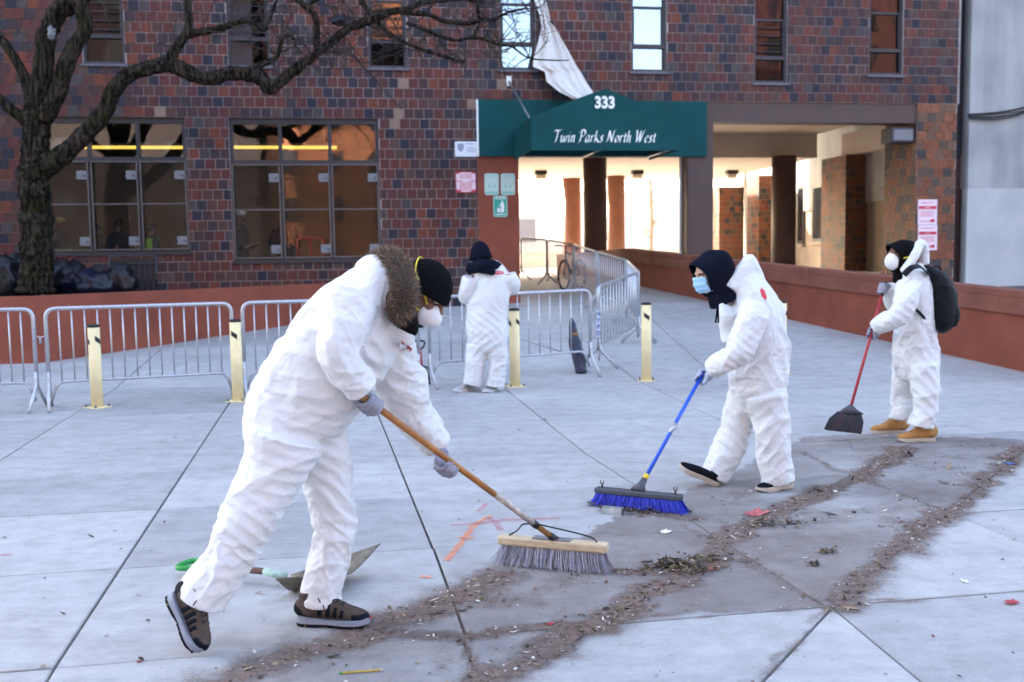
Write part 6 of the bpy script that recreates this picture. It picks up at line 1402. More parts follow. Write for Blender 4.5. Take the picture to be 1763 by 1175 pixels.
def bristles(mb, a, b, wid, z0, zg, n, splay, rb, seed, kink=.012):
    rs = random.Random(seed); e = (b-a).normalized(); sd = Vector((-e.y, e.x, 0))
    for k in range(n):
        t = rs.random(); w = rs.uniform(-.5, .5)*wid; p = a+(b-a)*t; p = Vector((p.x, p.y, z0))+sd*w
        dx = (t-.5)*splay[0]+rs.gauss(0, kink); dy = w/wid*splay[1]+rs.gauss(0, kink); g = p+e*dx+sd*dy; g.z = max(.004, zg+rs.uniform(-.004, .014)); md = p*.5+g*.5+sd*rs.gauss(0, .004)+e*rs.gauss(0, .003)-e*dx*.12
        r_ = rb; o1, o2 = e*r_, sd*r_; mi = 0 if rs.random() < .6 else 1
        mb.add([p-o1, p+o1, p+o2, md-o1, md+o1, md+o2, g-o1*.7, g+o1*.7, g+o2*.7], [(0,1,4,3), (1,2,5,4), (2,0,3,5), (3,4,7,6), (4,5,8,7), (5,3,6,8)], mi)
# wooden push broom
t = thing('push_broom', 'wooden push broom with grey bristles and a worn varnished handle', 'broom', None, (H1b.x, H1b.y, 0)); inv = Matrix.Translation(-t.location)
def add(q, name, m_, par=None, bev=0): 
    o = q.build(name, m_, par or t); 
    if bev: bevel(o, bev, 3)
    if par is None: o.matrix_parent_inverse = inv
    return o
ga, gb = gp(866, 970), gp(1040, 986); ga.z = gb.z = 0; e = (gb-ga).normalized(); sd = Vector((-e.y, e.x, 0)); mid = (ga+gb)/2
lift = .105
q = MB(); q.box(ga-e*.02-sd*.036+Vector((0, 0, lift)), gb-ga+e*.04, sd*.072, Vector((0, 0, .046))); add(q, 'block', M['woodraw'], bev=.012)
q = MB(); bristles(q, ga, gb, .056, lift+.004, .006, 1500, (.07, .07), .0013, 4, .011); o = add(q, 'bristles', [M['bristle_g'], M['bristle_g2']]); o['kind'] = 'stuff'
hb = mid+Vector((0, 0, lift+.045))+e*.015; ht = H1a-(hb-H1a).normalized()*.02
AXH = (ht-hb).normalized(); C = [hb+(ht-hb)*(i/24) for i in range(25)]
q = MB(); q.tube([hb+AXH*.03, ht], .0148, 16); add(q, 'handle', M['wood'])
q = MB(); q.tube([hb+(ht-hb)*.14, hb+(ht-hb)*.36], .0151, 16); add(q, 'worn_paint_section', M['worn'])
q = MB(); q.tube([hb-AXH*.01, hb+AXH*.06], [.021, .017], 14); add(q, 'ferrule', M['black'])
q = MB(); c0 = hb+AXH*.20
for s in (-1, 1): q.tube(catm([c0, c0+e*.06*s-Vector((0, 0, .005)), mid+e*.19*s+Vector((0, 0, lift+.075)), mid+e*.235*s+Vector((0, 0, lift+.047))], 6), .0042, 8)
q.tube([c0-AXH*.02, c0+AXH*.02], .0185, 14); add(q, 'wire_brace', M['black'])
q = MB(); q.box(mid-e*.10-sd*.030+Vector((0, 0, lift+.0465)), e*.20, sd*.06, Vector((0, 0, .004))); add(q, 'mount_plate', M['lockbox'])
# blue push broom
t = thing('push_broom', 'blue push broom with blue bristles and a dark grey head', 'broom', None, (H2b.x, H2b.y, 0)); inv = Matrix.Translation(-t.location)
ga, gb = gp(1036, 871), gp(1164, 884); ga.z = gb.z = 0; e = (gb-ga).normalized(); sd = Vector((-e.y, e.x, 0)); mid = (ga+gb)/2; lift = .085
q = MB(); q.box(ga-e*.04-sd*.034+Vector((0, 0, lift)), gb-ga+e*.08, sd*.068, Vector((0, 0, .034))); add(q, 'head', M['darkgrey'], bev=.009)
q = MB(); bristles(q, ga-e*.03, gb+e*.03, .056, lift+.004, .006, 1300, (.10, .05), .0015, 9, .006); o = add(q, 'bristles', [M['bristle_b'], M['bristle_b2']]); o['kind'] = 'stuff'
hb = mid+Vector((0, 0, lift+.034)); AXH = (H2a-hb).normalized()
q = MB(); q.tube([hb-Vector((0, 0, .003)), hb+AXH*.05, hb+AXH*.09], [(.055, .03), (.024, .022), (.019, .019)], 16, side=e); add(q, 'socket', M['darkgrey'])
q = MB(); q.tube([hb+AXH*.09, hb+AXH*.125], .0175, 14); add(q, 'collar', M['yellow'])
q = MB(); q.tube([hb+AXH*.12, H2a+AXH*.02], .0125, 14); add(q, 'handle', M['bluepole'])
q = MB(); pm = handle_pt(hb, H2a, 1158); q.tube([pm-AXH*.04, pm+AXH*.04], .0145, 14); q.tube([pm+e*.012, pm+e*.03], .006, 8); add(q, 'telescopic_clamp', M['steel'])
for s in (-1, 1):
    c = mid+e*.24*s+Vector((0, 0, lift+.033)); q = MB(); q.tube([c, c+Vector((0, 0, .022))], .007, 8)
    for s2 in (-1, 1): q.tube([c+Vector((0, 0, .02)), c+e*.010*s2+Vector((0, 0, .032)), c+e*.009*s2+Vector((0, 0, .046))], .004, 6)
    add(q, 'hook', M['darkgrey'])
# red angle broom
t = thing('angle_broom', 'black flared angle broom with a red handle held by the worker with the backpack', 'broom', None, gp(1450, 745)); inv = Matrix.Translation(-t.location)
cA, cB = at(1421, 740, 8.28), at(1482, 747, 8.24); tp_ = at(1464, 704, 8.30); eb = (cB-cA).normalized(); sd = Vector((-eb.y, eb.x, 0)).normalized()
q = MB(); rs = random.Random(2)
ta, tb = tp_-eb*.10-Vector((0, 0, .035)), tp_+eb*.09-Vector((0, 0, .035))
for k in range(1500):
    u = rs.random(); w = rs.uniform(-.5, .5); p = ta+(tb-ta)*u+sd*.03*w; gq = cA+(cB-cA)*u+sd*.06*w+Vector((rs.gauss(0, .006), rs.gauss(0, .006), rs.uniform(-.004, .02))); gq.z = max(gq.z, .004)
    md = p*.5+gq*.5+Vector((0, 0, .012))+eb*(u-.5)*.03; o1, o2 = eb*.0016, sd*.0016; q.add([p-o1, p+o1, p+o2, md-o1, md+o1, md+o2, gq-o1, gq+o1, gq+o2], [(0,1,4,3), (1,2,5,4), (2,0,3,5), (3,4,7,6), (4,5,8,7), (5,3,6,8)], 0 if rs.random() < .85 else 1)
M['bristle_k'] = mat('black_bristle', (.010, .010, .014), .5); M['bristle_r'] = mat('maroon_bristle', (.06, .012, .03), .5)
o = add(q, 'bristles', [M['bristle_k'], M['bristle_r']]); o['kind'] = 'stuff'
q = MB(); q.tube([tp_+AX3*.03, tp_-Vector((0, 0, .005)), tp_-Vector((0, 0, .045))], [(.018, .016), (.060, .022), (.115, .026)], 18, side=eb); add(q, 'cap', M['darkgrey'])
q = MB(); q.tube([tp_, H3a-AX3*.08], .0125, 14); add(q, 'handle', M['redpole'])
q = MB(); q.tube([H3a-AX3*.10, H3a+AX3*.02], .014, 14); add(q, 'grip', M['black'])

# ================================================================== shovels and the rolled bag
M['alu'] = mat('scuffed_aluminium', (.42, .43, .42), .42, metal=.7, var=.35, vscale=14); M['alu_dk'] = mat('muddy_aluminium', (.16, .14, .11), .6, metal=.3, var=.4, vscale=18); M['greenpl'] = mat('green_plastic', (.02, .30, .05), .4); M['mint'] = mat('mint_tape', (.36, .50, .42), .6, var=.3, vscale=30); M['brownpole'] = mat('scuffed_brown_pole', (.20, .11, .09), .6, var=.35, vscale=22)
t = thing('scoop_shovel', 'aluminium scoop shovel with green grip lying on the paving behind the stooping sweeper', 'shovel', None, gp(515, 1024)); inv = Matrix.Translation(-t.location)
Ysh = gp(515, 1024).y+.08
q = MB(); U, V_ = 14, 12; vs_ = []
def lerp(a, b, t_): return tuple(x*(1-t_)+y*t_ for x, y in zip(a, b))
for i in range(U+1):
    u = i/U
    near = lerp((474, 996, Ysh-.16), (598, 986, Ysh-.12), u); far = lerp((500, 990, Ysh+.16), (655, 936, Ysh+.22), u); low = lerp((512, 1030, Ysh), (606, 990, Ysh+.05), u**1.2)
    for j in range(V_+1):
        v = j/V_; P_ = [near[k]*(1-v)**2+2*(low[k]*1.35-.175*(near[k]+far[k]))*v*(1-v)+far[k]*v*v for k in range(3)]; p = at(*P_); p.z = max(p.z, .006); vs_.append(p)
q.add(vs_, [(i*(V_+1)+j, (i+1)*(V_+1)+j, (i+1)*(V_+1)+j+1, i*(V_+1)+j+1) for i in range(U) for j in range(V_)], 0, True)
o = add(q, 'blade', M['alu_dk']); s_ = o.modifiers.new('s', 'SOLIDIFY'); s_.thickness = .004
sa, sb2, sc3 = at(492, 993, Ysh+.02), at(455, 984, Ysh+.06), at(345, 974, Ysh+.20)
q = MB(); q.tube([sa, sb2], .019, 14); add(q, 'socket', M['mint'])
q = MB(); q.tube([sb2+(sa-sb2)*.02, sc3], .0165, 14); add(q, 'handle', M['brownpole'])
e = (sc3-sb2).normalized(); sd = Vector((e.y, -e.x, 0)).normalized()
q = MB(); q.tube(catm([sc3, sc3+e*.03+sd*.05, sc3+e*.09+sd*.06, sc3+e*.11, sc3+e*.09-sd*.06, sc3+e*.03-sd*.05, sc3], 6), .014, 12); add(q, 'grip', M['greenpl'])
t = thing('spade', 'small black spade with a red shaft leaning on the barriers behind the stooping sweeper', 'shovel', None, gp(730, 664)); inv = Matrix.Translation(-t.location)
b0 = gp(729, 664); b0.z = .004; bt = at(722, 588, b0.y+.12); e = (bt-b0).normalized()
q = MB(); q.tube([b0, b0+e*.03, b0+e*.22, b0+e*.25], [(.09, .004), (.095, .008), (.09, .012), (.03, .014)], 14, side=Vector((1, 0, 0))); add(q, 'blade', M['darkgrey'])
q = MB(); q.tube([b0+e*.24, bt-e*.13], .015, 12); add(q, 'shaft', M['black'])
q = MB(); q.tube([bt-e*.34, bt-e*.10], .0165, 12); add(q, 'red_sleeve', M['redpole'])
q = MB(); xx = Vector((1, 0, 0)); q.tube(catm([bt-e*.11, bt-e*.06+xx*.05, bt+xx*.055, bt-xx*.055, bt-e*.06-xx*.05, bt-e*.11], 5), .012, 10); add(q, 'grip', M['black'])
M['rollbag'] = mat('dark_blue_sheet_plastic', (.018, .024, .055), .28, bump=.5, bscale=20); M['tape'] = mat('brown_tape', (.22, .10, .04), .4)
t = thing('rolled_bag', 'rolled dark blue plastic bag bound with brown tape leaning on the barrier', 'bag', None, gp(1000, 643)); inv = Matrix.Translation(-t.location)
b0 = gp(1001, 643); b0.z += .01; Yb = b0.y
q = MB(); C = catm([b0, at(996, 615, Yb+.05), at(990, 590, Yb+.1), at(988, 578, Yb+.12), at(986, 562, Yb+.14), at(983, 548, Yb+.16)], 8); q.tube(C, lerp_list([.075, .085, .082, .055, .05, .012], 8), 22)
V = np.array(q.v); V += 0.006*np.stack([vnoise(V*[30, 30, 4]), vnoise(V*[30, 30, 4]+9), 0*V[:, 0]], 1)*2; q.v = [tuple(x) for x in V]; add(q, 'roll', M['rollbag'])
q = MB(); q.tube([at(990, 582, Yb+.11), at(988, 574, Yb+.12)], .058, 20); add(q, 'tape', M['tape'])
q = MB(); q.tube([b0+Vector((0, 0, .02)), b0-Vector((0, 0, .006))], [.074, .066], 20); add(q, 'open_end', M['black'])

# ================================================================== small things on the paving
t = thing('metal_box', 'small open ended steel box section lying by the blue broom', 'box', None, gp(1054, 890)); inv = Matrix.Translation(-t.location)
a, b = gp(1036, 886), gp(1070, 890); a.z = b.z = .002; e = (b-a).normalized(); sd = Vector((-e.y, e.x, 0)); w = .045; h = .042; th = .003; Lb = (b-a).length
q = MB(); q.box(a, e*Lb, sd*w, Vector((0, 0, th))); q.box(a+Vector((0, 0, h)), e*Lb, sd*w, Vector((0, 0, th))); q.box(a+Vector((0, 0, th)), e*Lb, sd*th, Vector((0, 0, h-th))); q.box(a+sd*(w-th)+Vector((0, 0, th)), e*Lb, sd*th, Vector((0, 0, h-th))); add(q, 'sleeve', M['alu'])
q = MB(); q.box(a+e*Lb*.6+sd*th+Vector((0, 0, th)), e*.003, sd*(w-2*th), Vector((0, 0, h-th))); add(q, 'inner_plate', M['black'])
t = thing('pencil', 'stub of a yellow pencil lying on the dirty paving', 'pencil', None, gp(623, 1161)); inv = Matrix.Translation(-t.location)
a, b = gp(584, 1163), gp(663, 1157); a.z = b.z = .009; e = (b-a).normalized()
q = MB(); q.tube([a+e*.012, b-e*.02], .0042, 6, smooth=False); add(q, 'barrel', mat('pencil_yellow', (.42, .28, .04), .45, var=.3, vscale=60))
q = MB(); q.tube([a, a+e*.012], .0043, 10); add(q, 'ferrule', M['greenpl']); q = MB(); q.tube([b-e*.02, b], [.0042, .0006], 6); add(q, 'point', M['woodraw'])
def scrap(px, py, s, m_, label, name='paper_scrap', cat='litter', seed=1, ar=1.4):
    rs = random.Random(seed); p = gp(px, py); q = MB(); n = 5; vs_ = []; a = rs.uniform(0, 3)
    for i in range(n+1):
        for j in range(n+1):
            x, y = (i/n-.5)*s*ar, (j/n-.5)*s; vs_.append((x*math.cos(a)-y*math.sin(a), x*math.sin(a)+y*math.cos(a), .006+abs(rs.gauss(0, .10))*s))
    q.add(vs_, [(i*(n+1)+j, (i+1)*(n+1)+j, (i+1)*(n+1)+j+1, i*(n+1)+j+1) for i in range(n) for j in range(n)], 0, False); o = q.build(name, m_); o.location = p; s_ = o.modifiers.new('s', 'SOLIDIFY'); s_.thickness = .0012; tag(o, label, cat)
M['scrapred'] = mat('scrap_red', (.40, .03, .05), .5, var=.4, vscale=60); M['scrapwhite'] = mat('scrap_white', (.70, .70, .68), .7); M['scrapblue'] = mat('scrap_blue', (.06, .12, .35), .5)
scrap(1741, 1039, .042, M['scrapred'], 'small red and pink paper scrap alone on the clean paving'); scrap(948, 1077, .022, M['scrapred'], 'tiny bright red scrap in the swept dirt', seed=3); scrap(1146, 918, .045, M['scrapwhite'], 'crumpled white paper scrap on the dirt', seed=4); scrap(1738, 800, .05, M['scrapblue'], 'flattened blue wrapper on the dirty paving edge', seed=5)
scrap(1302, 886, .10, mat('scrap_faded_red', (.40, .10, .10), .7, var=.4, vscale=30), 'faded red rag in the dirt ridge', seed=8); scrap(1661, 1003, .03, M['scrapwhite'], 'small white and blue wrapper on the clean paving', seed=9); scrap(636, 1066, .02, M['scrapred'], 'tiny red scrap at the toe of the hiking shoe', seed=10)
# spray-paint marks
M['spray_o'] = mat('orange_spray', (.80, .25, .10), .8, var=.25, vscale=30); M['spray_p'] = mat('pink_spray', (.62, .20, .24), .8, var=.3, vscale=30)
def spray(pts, wpx, m_, seed=0):
    """a sprayed line: ragged alpha from noise, laid on the slab"""
    P_ = [gp(*p) for p in pts]; rs = random.Random(seed); q = MB(); C = catm(P_, 8) if len(P_) > 1 else P_; vs_ = []
    for i, c in enumerate(C):
        d = (C[min(i+1, len(C)-1)]-C[max(i-1, 0)]).normalized(); n_ = Vector((-d.y, d.x, 0)); w = wpx*(1+rs.uniform(-.25, .25)); vs_ += [Vector((c.x, c.y, .0055))+n_*w, Vector((c.x, c.y, .0055))-n_*w]
    q.add(vs_, [(2*i, 2*i+2, 2*i+3, 2*i+1) for i in range(len(C)-1)]); q.build('paint_mark', m_, ground)
def spray_mat(name, col, a):
    mm = mat(name, col, .85); n = mm.node_tree; N = n.nodes; L = n.links; b = N['Principled BSDF']; g_ = N.new('ShaderNodeNewGeometry'); no = N.new('ShaderNodeTexNoise'); no.inputs['Scale'].default_value = 35; no.inputs['Detail'].default_value = 6; no.inputs['Roughness'].default_value = .75; L.new(g_.outputs['Position'], no.inputs['Vector'])
    r_ = N.new('ShaderNodeMapRange'); r_.inputs[1].default_value = .38; r_.inputs[2].default_value = .62; r_.inputs[3].default_value = a*.35; r_.inputs[4].default_value = a; L.new(no.outputs['Fac'], r_.inputs[0]); L.new(r_.outputs[0], b.inputs['Alpha']); return mm
M['so'] = spray_mat('orange_spray_paint', (.80, .27, .12), .75); M['sp'] = spray_mat('pink_spray_paint', (.62, .16, .20), .45)
spray([(768, 968), (795, 935), (818, 905), (845, 890)], .020, M['so'], 1); spray([(788, 927), (805, 930), (815, 926)], .014, M['so'], 2); spray([(724, 994), (733, 995), (742, 995)], .017, M['so'], 3)
spray([(776, 906), (820, 903), (870, 897), (920, 895), (962, 893)], .024, M['sp'], 4); spray([(838, 893), (852, 900), (862, 915)], .020, M['sp'], 5); spray([(822, 882), (830, 876), (838, 868)], .018, M['sp'], 6); spray([(0, 957), (12, 957), (20, 957)], .02, M['sp'], 7)

# ================================================================== dirt: film and litter along the swept ridges
def poly_px(pts): return np.array([g2(*p) for p in pts])
def seg_dist(P_, line):
    best = np.full(len(P_), 1e9)
    for i in range(len(line)-1):
        a, b = line[i], line[i+1]; d = b-a; t = np.clip(((P_-a)@d)/(d@d), 0, 1); best = np.minimum(best, np.linalg.norm(P_-(a+t[:, None]*d), axis=1))
    return best
def inside(P_, poly):
    c = np.zeros(len(P_), bool); n = len(poly)
    for i in range(n):
        a, b = poly[i], poly[i-1]; cond = ((a[1] > P_[:, 1]) != (b[1] > P_[:, 1])); x = (b[0]-a[0])*(P_[:, 1]-a[1])/(b[1]-a[1]+1e-12)+a[0]; c ^= cond & (P_[:, 0] < x)
    return c
STR = [([(800, 1195), (930, 1122), (1060, 1056), (1180, 985), (1300, 900), (1400, 855), (1475, 825), (1560, 772)], .075, 1.0), ([(1435, 1040), (1540, 955), (1635, 880), (1700, 828), (1763, 772)], .07, .85),
       ([(380, 1182), (520, 1118), (640, 1086), (760, 1040), (860, 992)], .10, .85), ([(600, 1085), (720, 1060), (800, 1040)], .10, .55), ([(640, 1098), (800, 1095), (950, 1080), (1052, 1066)], .045, .8),
       ([(1070, 985), (1150, 985), (1250, 972)], .045, 1.0), ([(1045, 868), (1110, 888), (1185, 892)], .06, .8), ([(1180, 905), (1260, 950), (1400, 1030)], .03, .6), ([(1060, 1066), (1250, 1056), (1430, 1045), (1600, 1030)], .018, .6),
       ([(1290, 955), (1420, 905), (1560, 860)], .10, .35), ([(1380, 780), (1475, 825), (1640, 885)], .025, .6), ([(1340, 900), (1480, 880), (1630, 870)], .09, .40), ([(795, 1090), (830, 1175)], .02, .8), ([(1640, 770), (1763, 765)], .08, .5), ([(1285, 1180), (1430, 1047)], .018, .5)]
STR = [(poly_px(p), w*1.65, d*.80) for p, w, d in STR]
AREA = poly_px([(380, 1182), (520, 1115), (640, 1083), (760, 1036), (860, 985), (950, 945), (1030, 905), (1100, 880), (1180, 850), (1290, 800), (1390, 752), (1480, 748), (1763, 758), (1763, 776), (1700, 830), (1640, 885), (1540, 960), (1430, 1045), (1250, 1056), (1060, 1062), (930, 1125), (800, 1195)])
def tint(P_):
    P3 = np.c_[P_, np.zeros(len(P_))]; Q = P_+np.stack([vnoise(P3*5), vnoise(P3*5+40)], 1)*.04+np.stack([vnoise(P3*19), vnoise(P3*19+40)], 1)*.035
    return np.where(inside(Q, AREA), .55+.30*vnoise(P3*1.1+8)+.18*vnoise(P3*3.7+2), 0.0)
def density(P_):
    P3 = np.c_[P_, np.zeros(len(P_))]; W_ = np.stack([vnoise(P3*6), vnoise(P3*6+40)], 1)*.05+np.stack([vnoise(P3*17), vnoise(P3*17+40)], 1)*.025; Q = P_+W_
    d = np.where(inside(Q, AREA), .20+.22*vnoise(P3*1.3+3)+.16*vnoise(P3*4+3), 0.0)
    for line, w, k in STR: d = np.maximum(d, k*np.exp(-(seg_dist(Q, line)/w)**2)+d*.35*np.exp(-(seg_dist(Q, line)/(w*3))**2))
    return d
xs_ = np.arange(-2.6, 6.4, .03); ys_ = np.arange(3.3, 9.6, .03); GX, GY = np.meshgrid(xs_, ys_); PP = np.c_[GX.ravel(), GY.ravel()]; Dn = density(PP); Tn = tint(PP); nx_ = len(xs_)
keep = ((Dn > .03) | (Tn > .02)).reshape(GX.shape); cell = keep[:-1, :-1] | keep[1:, :-1] | keep[:-1, 1:] | keep[1:, 1:]
idx = -np.ones(GX.size, int); js, is_ = np.nonzero(cell); quads = np.c_[js*nx_+is_, js*nx_+is_+1, (js+1)*nx_+is_+1, (js+1)*nx_+is_]; used = np.unique(quads); idx[used] = np.arange(len(used))
me = bpy.data.meshes.new('dirt_film'); me.from_pydata([(PP[i, 0], PP[i, 1], gz(PP[i, 0], PP[i, 1])+.0042) for i in used], [], idx[quads].tolist())
at_ = me.attributes.new('dirt', 'FLOAT', 'POINT'); at_.data.foreach_set('value', Dn[used].astype(np.float32)); at2 = me.attributes.new('tint', 'FLOAT', 'POINT'); at2.data.foreach_set('value', Tn[used].astype(np.float32)); me.polygons.foreach_set('use_smooth', [True]*len(me.polygons))
mm = bpy.data.materials.new('street_dirt'); mm.use_nodes = True; n = mm.node_tree; N = n.nodes; L = n.links; b = N['Principled BSDF']; b.inputs['Roughness'].default_value = .95; b.inputs['Specular IOR Level'].default_value = .15
g_ = N.new('ShaderNodeNewGeometry'); A_ = N.new('ShaderNodeAttribute'); A_.attribute_name = 'dirt'; T_ = N.new('ShaderNodeAttribute'); T_.attribute_name = 'tint'
def nz(sc, det=6, ro=.65):
    x = N.new('ShaderNodeTexNoise'); x.inputs['Scale'].default_value = sc; x.inputs['Detail'].default_value = det; x.inputs['Roughness'].default_value = ro; L.new(g_.outputs['Position'], x.inputs['Vector']); return x.outputs['Fac']
def mth(op, a, b_):
    x = N.new('ShaderNodeMath'); x.operation = op
    for i, v in enumerate((a, b_)):
        if isinstance(v, float): x.inputs[i].default_value = v
        else: L.new(v, x.inputs[i])
    return x.outputs[0]
nn1 = mth('ADD', mth('MULTIPLY', nz(7.0, 8, .75), .75), mth('MULTIPLY', nz(85.0, 6, .85), 1.0))
al = N.new('ShaderNodeMapRange'); al.interpolation_type = 'SMOOTHSTEP'; al.inputs[1].default_value = .92; al.inputs[2].default_value = 1.75; al.inputs[3].default_value = 0; al.inputs[4].default_value = .86; L.new(mth('ADD', A_.outputs['Fac'], nn1), al.inputs[0]); L.new(mth('MAXIMUM', al.outputs[0], mth('MULTIPLY', T_.outputs['Fac'], mth('MULTIPLY', nz(11.0, 9, .85), 1.0))), b.inputs['Alpha'])
rp = N.new('ShaderNodeValToRGB'); e_ = rp.color_ramp.elements; e_[0].position = .32; e_[0].color = (.120, .083, .067, 1); e_[1].position = .68; e_[1].color = (.26, .19, .158, 1); L.new(nz(22.0, 6, .7), rp.inputs[0]); L.new(rp.outputs[0], b.inputs['Base Color'])
bp = N.new('ShaderNodeBump'); bp.inputs['Strength'].default_value = .5; bp.inputs['Distance'].default_value = .01; L.new(nz(90.0), bp.inputs['Height']); L.new(bp.outputs[0], b.inputs['Normal'])
me.materials.append(mm); film = link('dirt_film', me); tag(film, 'grey brown dirt film swept into ridges on the paving', 'dirt', kind='stuff')
# litter flakes
LM = [mat('litter_dark', (.035, .026, .02), .9), mat('litter_brown', (.13, .075, .045), .9), mat('litter_tan', (.30, .21, .13), .9), mat('litter_pale', (.55, .52, .47), .9), mat('litter_olive', (.09, .08, .03), .9), mat('litter_red', (.22, .05, .04), .9)]
fq = MB(); rs = random.Random(8); cand = RNG.uniform([-2.6, 3.3], [6.4, 9.6], (420000, 2)); dc = density(cand); sel = RNG.random(len(cand)) < np.clip(dc-.18, 0, 1)**1.8*.75; ptsF = cand[sel]; dF = dc[sel]
def flake(x, y, z0, s, ar, mi):
    a = rs.uniform(0, 6.28); ca, sa_ = math.cos(a), math.sin(a); tx, ty = rs.gauss(0, .35), rs.gauss(0, .35); v = []
    for ux, uy in ((-1, -.6), (.2, -1), (1, -.2), (.5, .9), (-.7, .8)):
        lx, ly = ux*s*ar*rs.uniform(.7, 1.2), uy*s*rs.uniform(.7, 1.2); v.append((x+lx*ca-ly*sa_, y+lx*sa_+ly*ca, z0+max(.001, s*.35+lx*tx+ly*ty)))
    v.append((x, y, z0+s*.9*abs(rs.gauss(.3, .3))+.001)); fq.add(v, [(i, (i+1) % 5, 5) for i in range(5)], mi)
for (x, y), dd_ in zip(ptsF, dF):
    s = abs(rs.gauss(0, .0028))+.0010; s = s*(2.2 if rs.random() < .04 else 1); flake(x, y, gz(x, y)+.0045, s, rs.choice((1, 1, 1.6, 3.2)), rs.choices(range(6), (4, 4, 2.5, 2.2, 1, .5))[0])
for (px_, py_, sp, n_) in ((1140, 978, .08, 70), (1100, 880, .12, 160), (1195, 985, .07, 60), (1065, 872, .07, 120), (1160, 975, .05, 100), (1425, 952, .03, 30), (1395, 975, .02, 14), (1230, 965, .09, 50), (1330, 905, .12, 80)):   # leaf clumps
    p = gp(px_, py_)
    for k in range(n_): x, y = p.x+rs.gauss(0, sp), p.y+rs.gauss(0, sp*.45); flake(x, y, .006+abs(rs.gauss(0, .010)), rs.uniform(.004, .013), rs.choice((1, 1.8, 3)), rs.choices(range(6), (6, 3, 1.5, .5, 4, .2))[0])
for k in range(260):                        # stray specks elsewhere on the plaza
    p = gp(rs.uniform(0, 1763), rs.uniform(700, 1170)); flake(p.x, p.y, .004, abs(rs.gauss(0, .004))+.0015, rs.choice((1, 2)), rs.choices(range(6), (5, 3, 1, 1.5, .5, .6))[0])
o = fq.build('litter_flakes', LM); tag(o, 'scattered leaf bits, grit and paper crumbs on the paving', 'litter', kind='stuff')
# ================================================================== people seen through the lobby windows
def lobby_person(px, ytop, n, label, coat, cap=None, vest=False, turn=0.0, lean=0.0):
    u, z = wuz(px, ytop, n); H = z-0.62; k = H/1.78; o = wp(u, n, 0.62); F_ = (WN*math.cos(turn)+WU*math.sin(turn)).normalized(); Rt = F_.cross(Vector((0, 0, 1)))
    P = lambda x, y, zz: o+Rt*x*k+F_*(y+lean*zz*.1)*k+Vector((0, 0, zz*k))
    fr = frame(P(0, .02, 1.64), Vector((0, 0, 1)), F_)
    b = MB(); head_shapes(b, fr); b.tube([P(0, -.01, 1.58), P(0, -.02, 1.46), P(0, -.02, 1.2), P(0, -.01, .95)], [.055, .06, .12, .12], 16)
    for s in (1, -1):
        b.tube([P(.09*s, 0, .95), P(.10*s, .02, .5), P(.10*s, 0, .08)], [.085, .065, .05], 12); b.tube([P(.10*s, 0, .06), P(.10*s, .14, .03)], [.05, .04], 10)
        b.tube([P(.12*s, -.02, 1.40), P(.20*s, -.02, 1.36), P(.25*s, -.03, 1.12), P(.17*s, .16, 1.05), P(.10*s, .26, 1.12)], [.07, .055, .045, .04, .035], 12)
    p = link('person', remesh(b, 'person', .014, 2, M['skin_br'])); tag(p, label, 'person', 'people inside the lobby')
    c = MB(); c.tube(catm([P(0, -.02, 1.50), P(0, -.02, 1.42), P(0, -.01, 1.2), P(0, 0, .95), P(0, 0, .82)], 5), lerp_list([(.09, .07), (.20, .11), (.21, .13), (.21, .14), (.21, .14)], 5), 24, side=Rt)
    for s in (1, -1): c.tube(catm([P(.16*s, -.02, 1.40), P(.25*s, -.03, 1.15), P(.18*s, .15, 1.06)], 5), lerp_list([.085, .075, .06], 5), 16)
    me = remesh(c, 'jacket', .016, 2, coat); crease(me, [], .010, px*.1); link('jacket', me, p)
    t_ = MB()
    for s in (1, -1): t_.tube([P(.09*s, 0, .95), P(.10*s, .02, .5), P(.10*s, 0, .10)], [.11, .09, .075], 14)
    link('trousers', remesh(t_, 'trousers', .016, 2, M['blackcloth']), p)
    if cap is not None:
        q = MB(); q.ball(hx(fr, (0, -.01, .05)), (.090, .112, .085), 20, M=fr[1]); q.tube([hx(fr, (0, .07, .04)), hx(fr, (0, .16, .03))], [(.06, .006), (.04, .005)], 12, side=Rt); q.build('cap', cap, p)
    else:
        q = MB(); q.ball(hx(fr, (0, -.02, .035)), (.086, .104, .095), 20, M=fr[1]); q.build('hair', M['hairdark'], p)
    if vest:
        q = MB(); q.tube(catm([P(0, -.02, 1.44), P(0, -.01, 1.2), P(0, 0, .95)], 5), lerp_list([(.17, .125), (.228, .152), (.228, .158)], 5), 24, side=Rt); v = q.build('vest', M['hivis'], p)
        for zz in (1.0, 1.16): q = MB(); q.tube([P(0, -.008, zz), P(0, -.01, zz+.05)], (.232, ) if False else [(.232, .158), (.232, .158)], 24, side=Rt); q.build('reflective_band', M['signwhite'], v)
M['hivis'] = mat('hi_vis_green', (.25, .50, .02), .6); M['coat_brown'] = mat('dark_brown_coat', (.018, .012, .011), .8); M['coat_grey'] = mat('dark_grey_coat', (.022, .024, .03), .8); M['capwhite'] = mat('white_cap', (.5, .5, .5), .7); M['capyellow'] = mat('yellow_cap', (.45, .36, .10), .7)
lobby_person(414, 358, -1.3, 'person in dark jacket and white cap looking down inside the lobby window', M['coat_grey'], M['capwhite'], turn=1.2)
lobby_person(489, 362, -2.0, 'person in bulky dark brown jacket standing inside the lobby window', M['coat_brown'], turn=2.9)
lobby_person(262, 383, -1.6, 'person in bright green safety vest inside the lobby window', M['coat_grey'], vest=True, turn=2.2)
lobby_person(101, 372, -1.4, 'person in yellow cap and dark coat inside the lobby window behind the tree', M['coat_grey'], M['capyellow'], turn=1.3)
lobby_person(204, 374, -1.9, 'tall person in dark grey coat inside the lobby window beside the vest wearer', M['coat_grey'], turn=2.8)
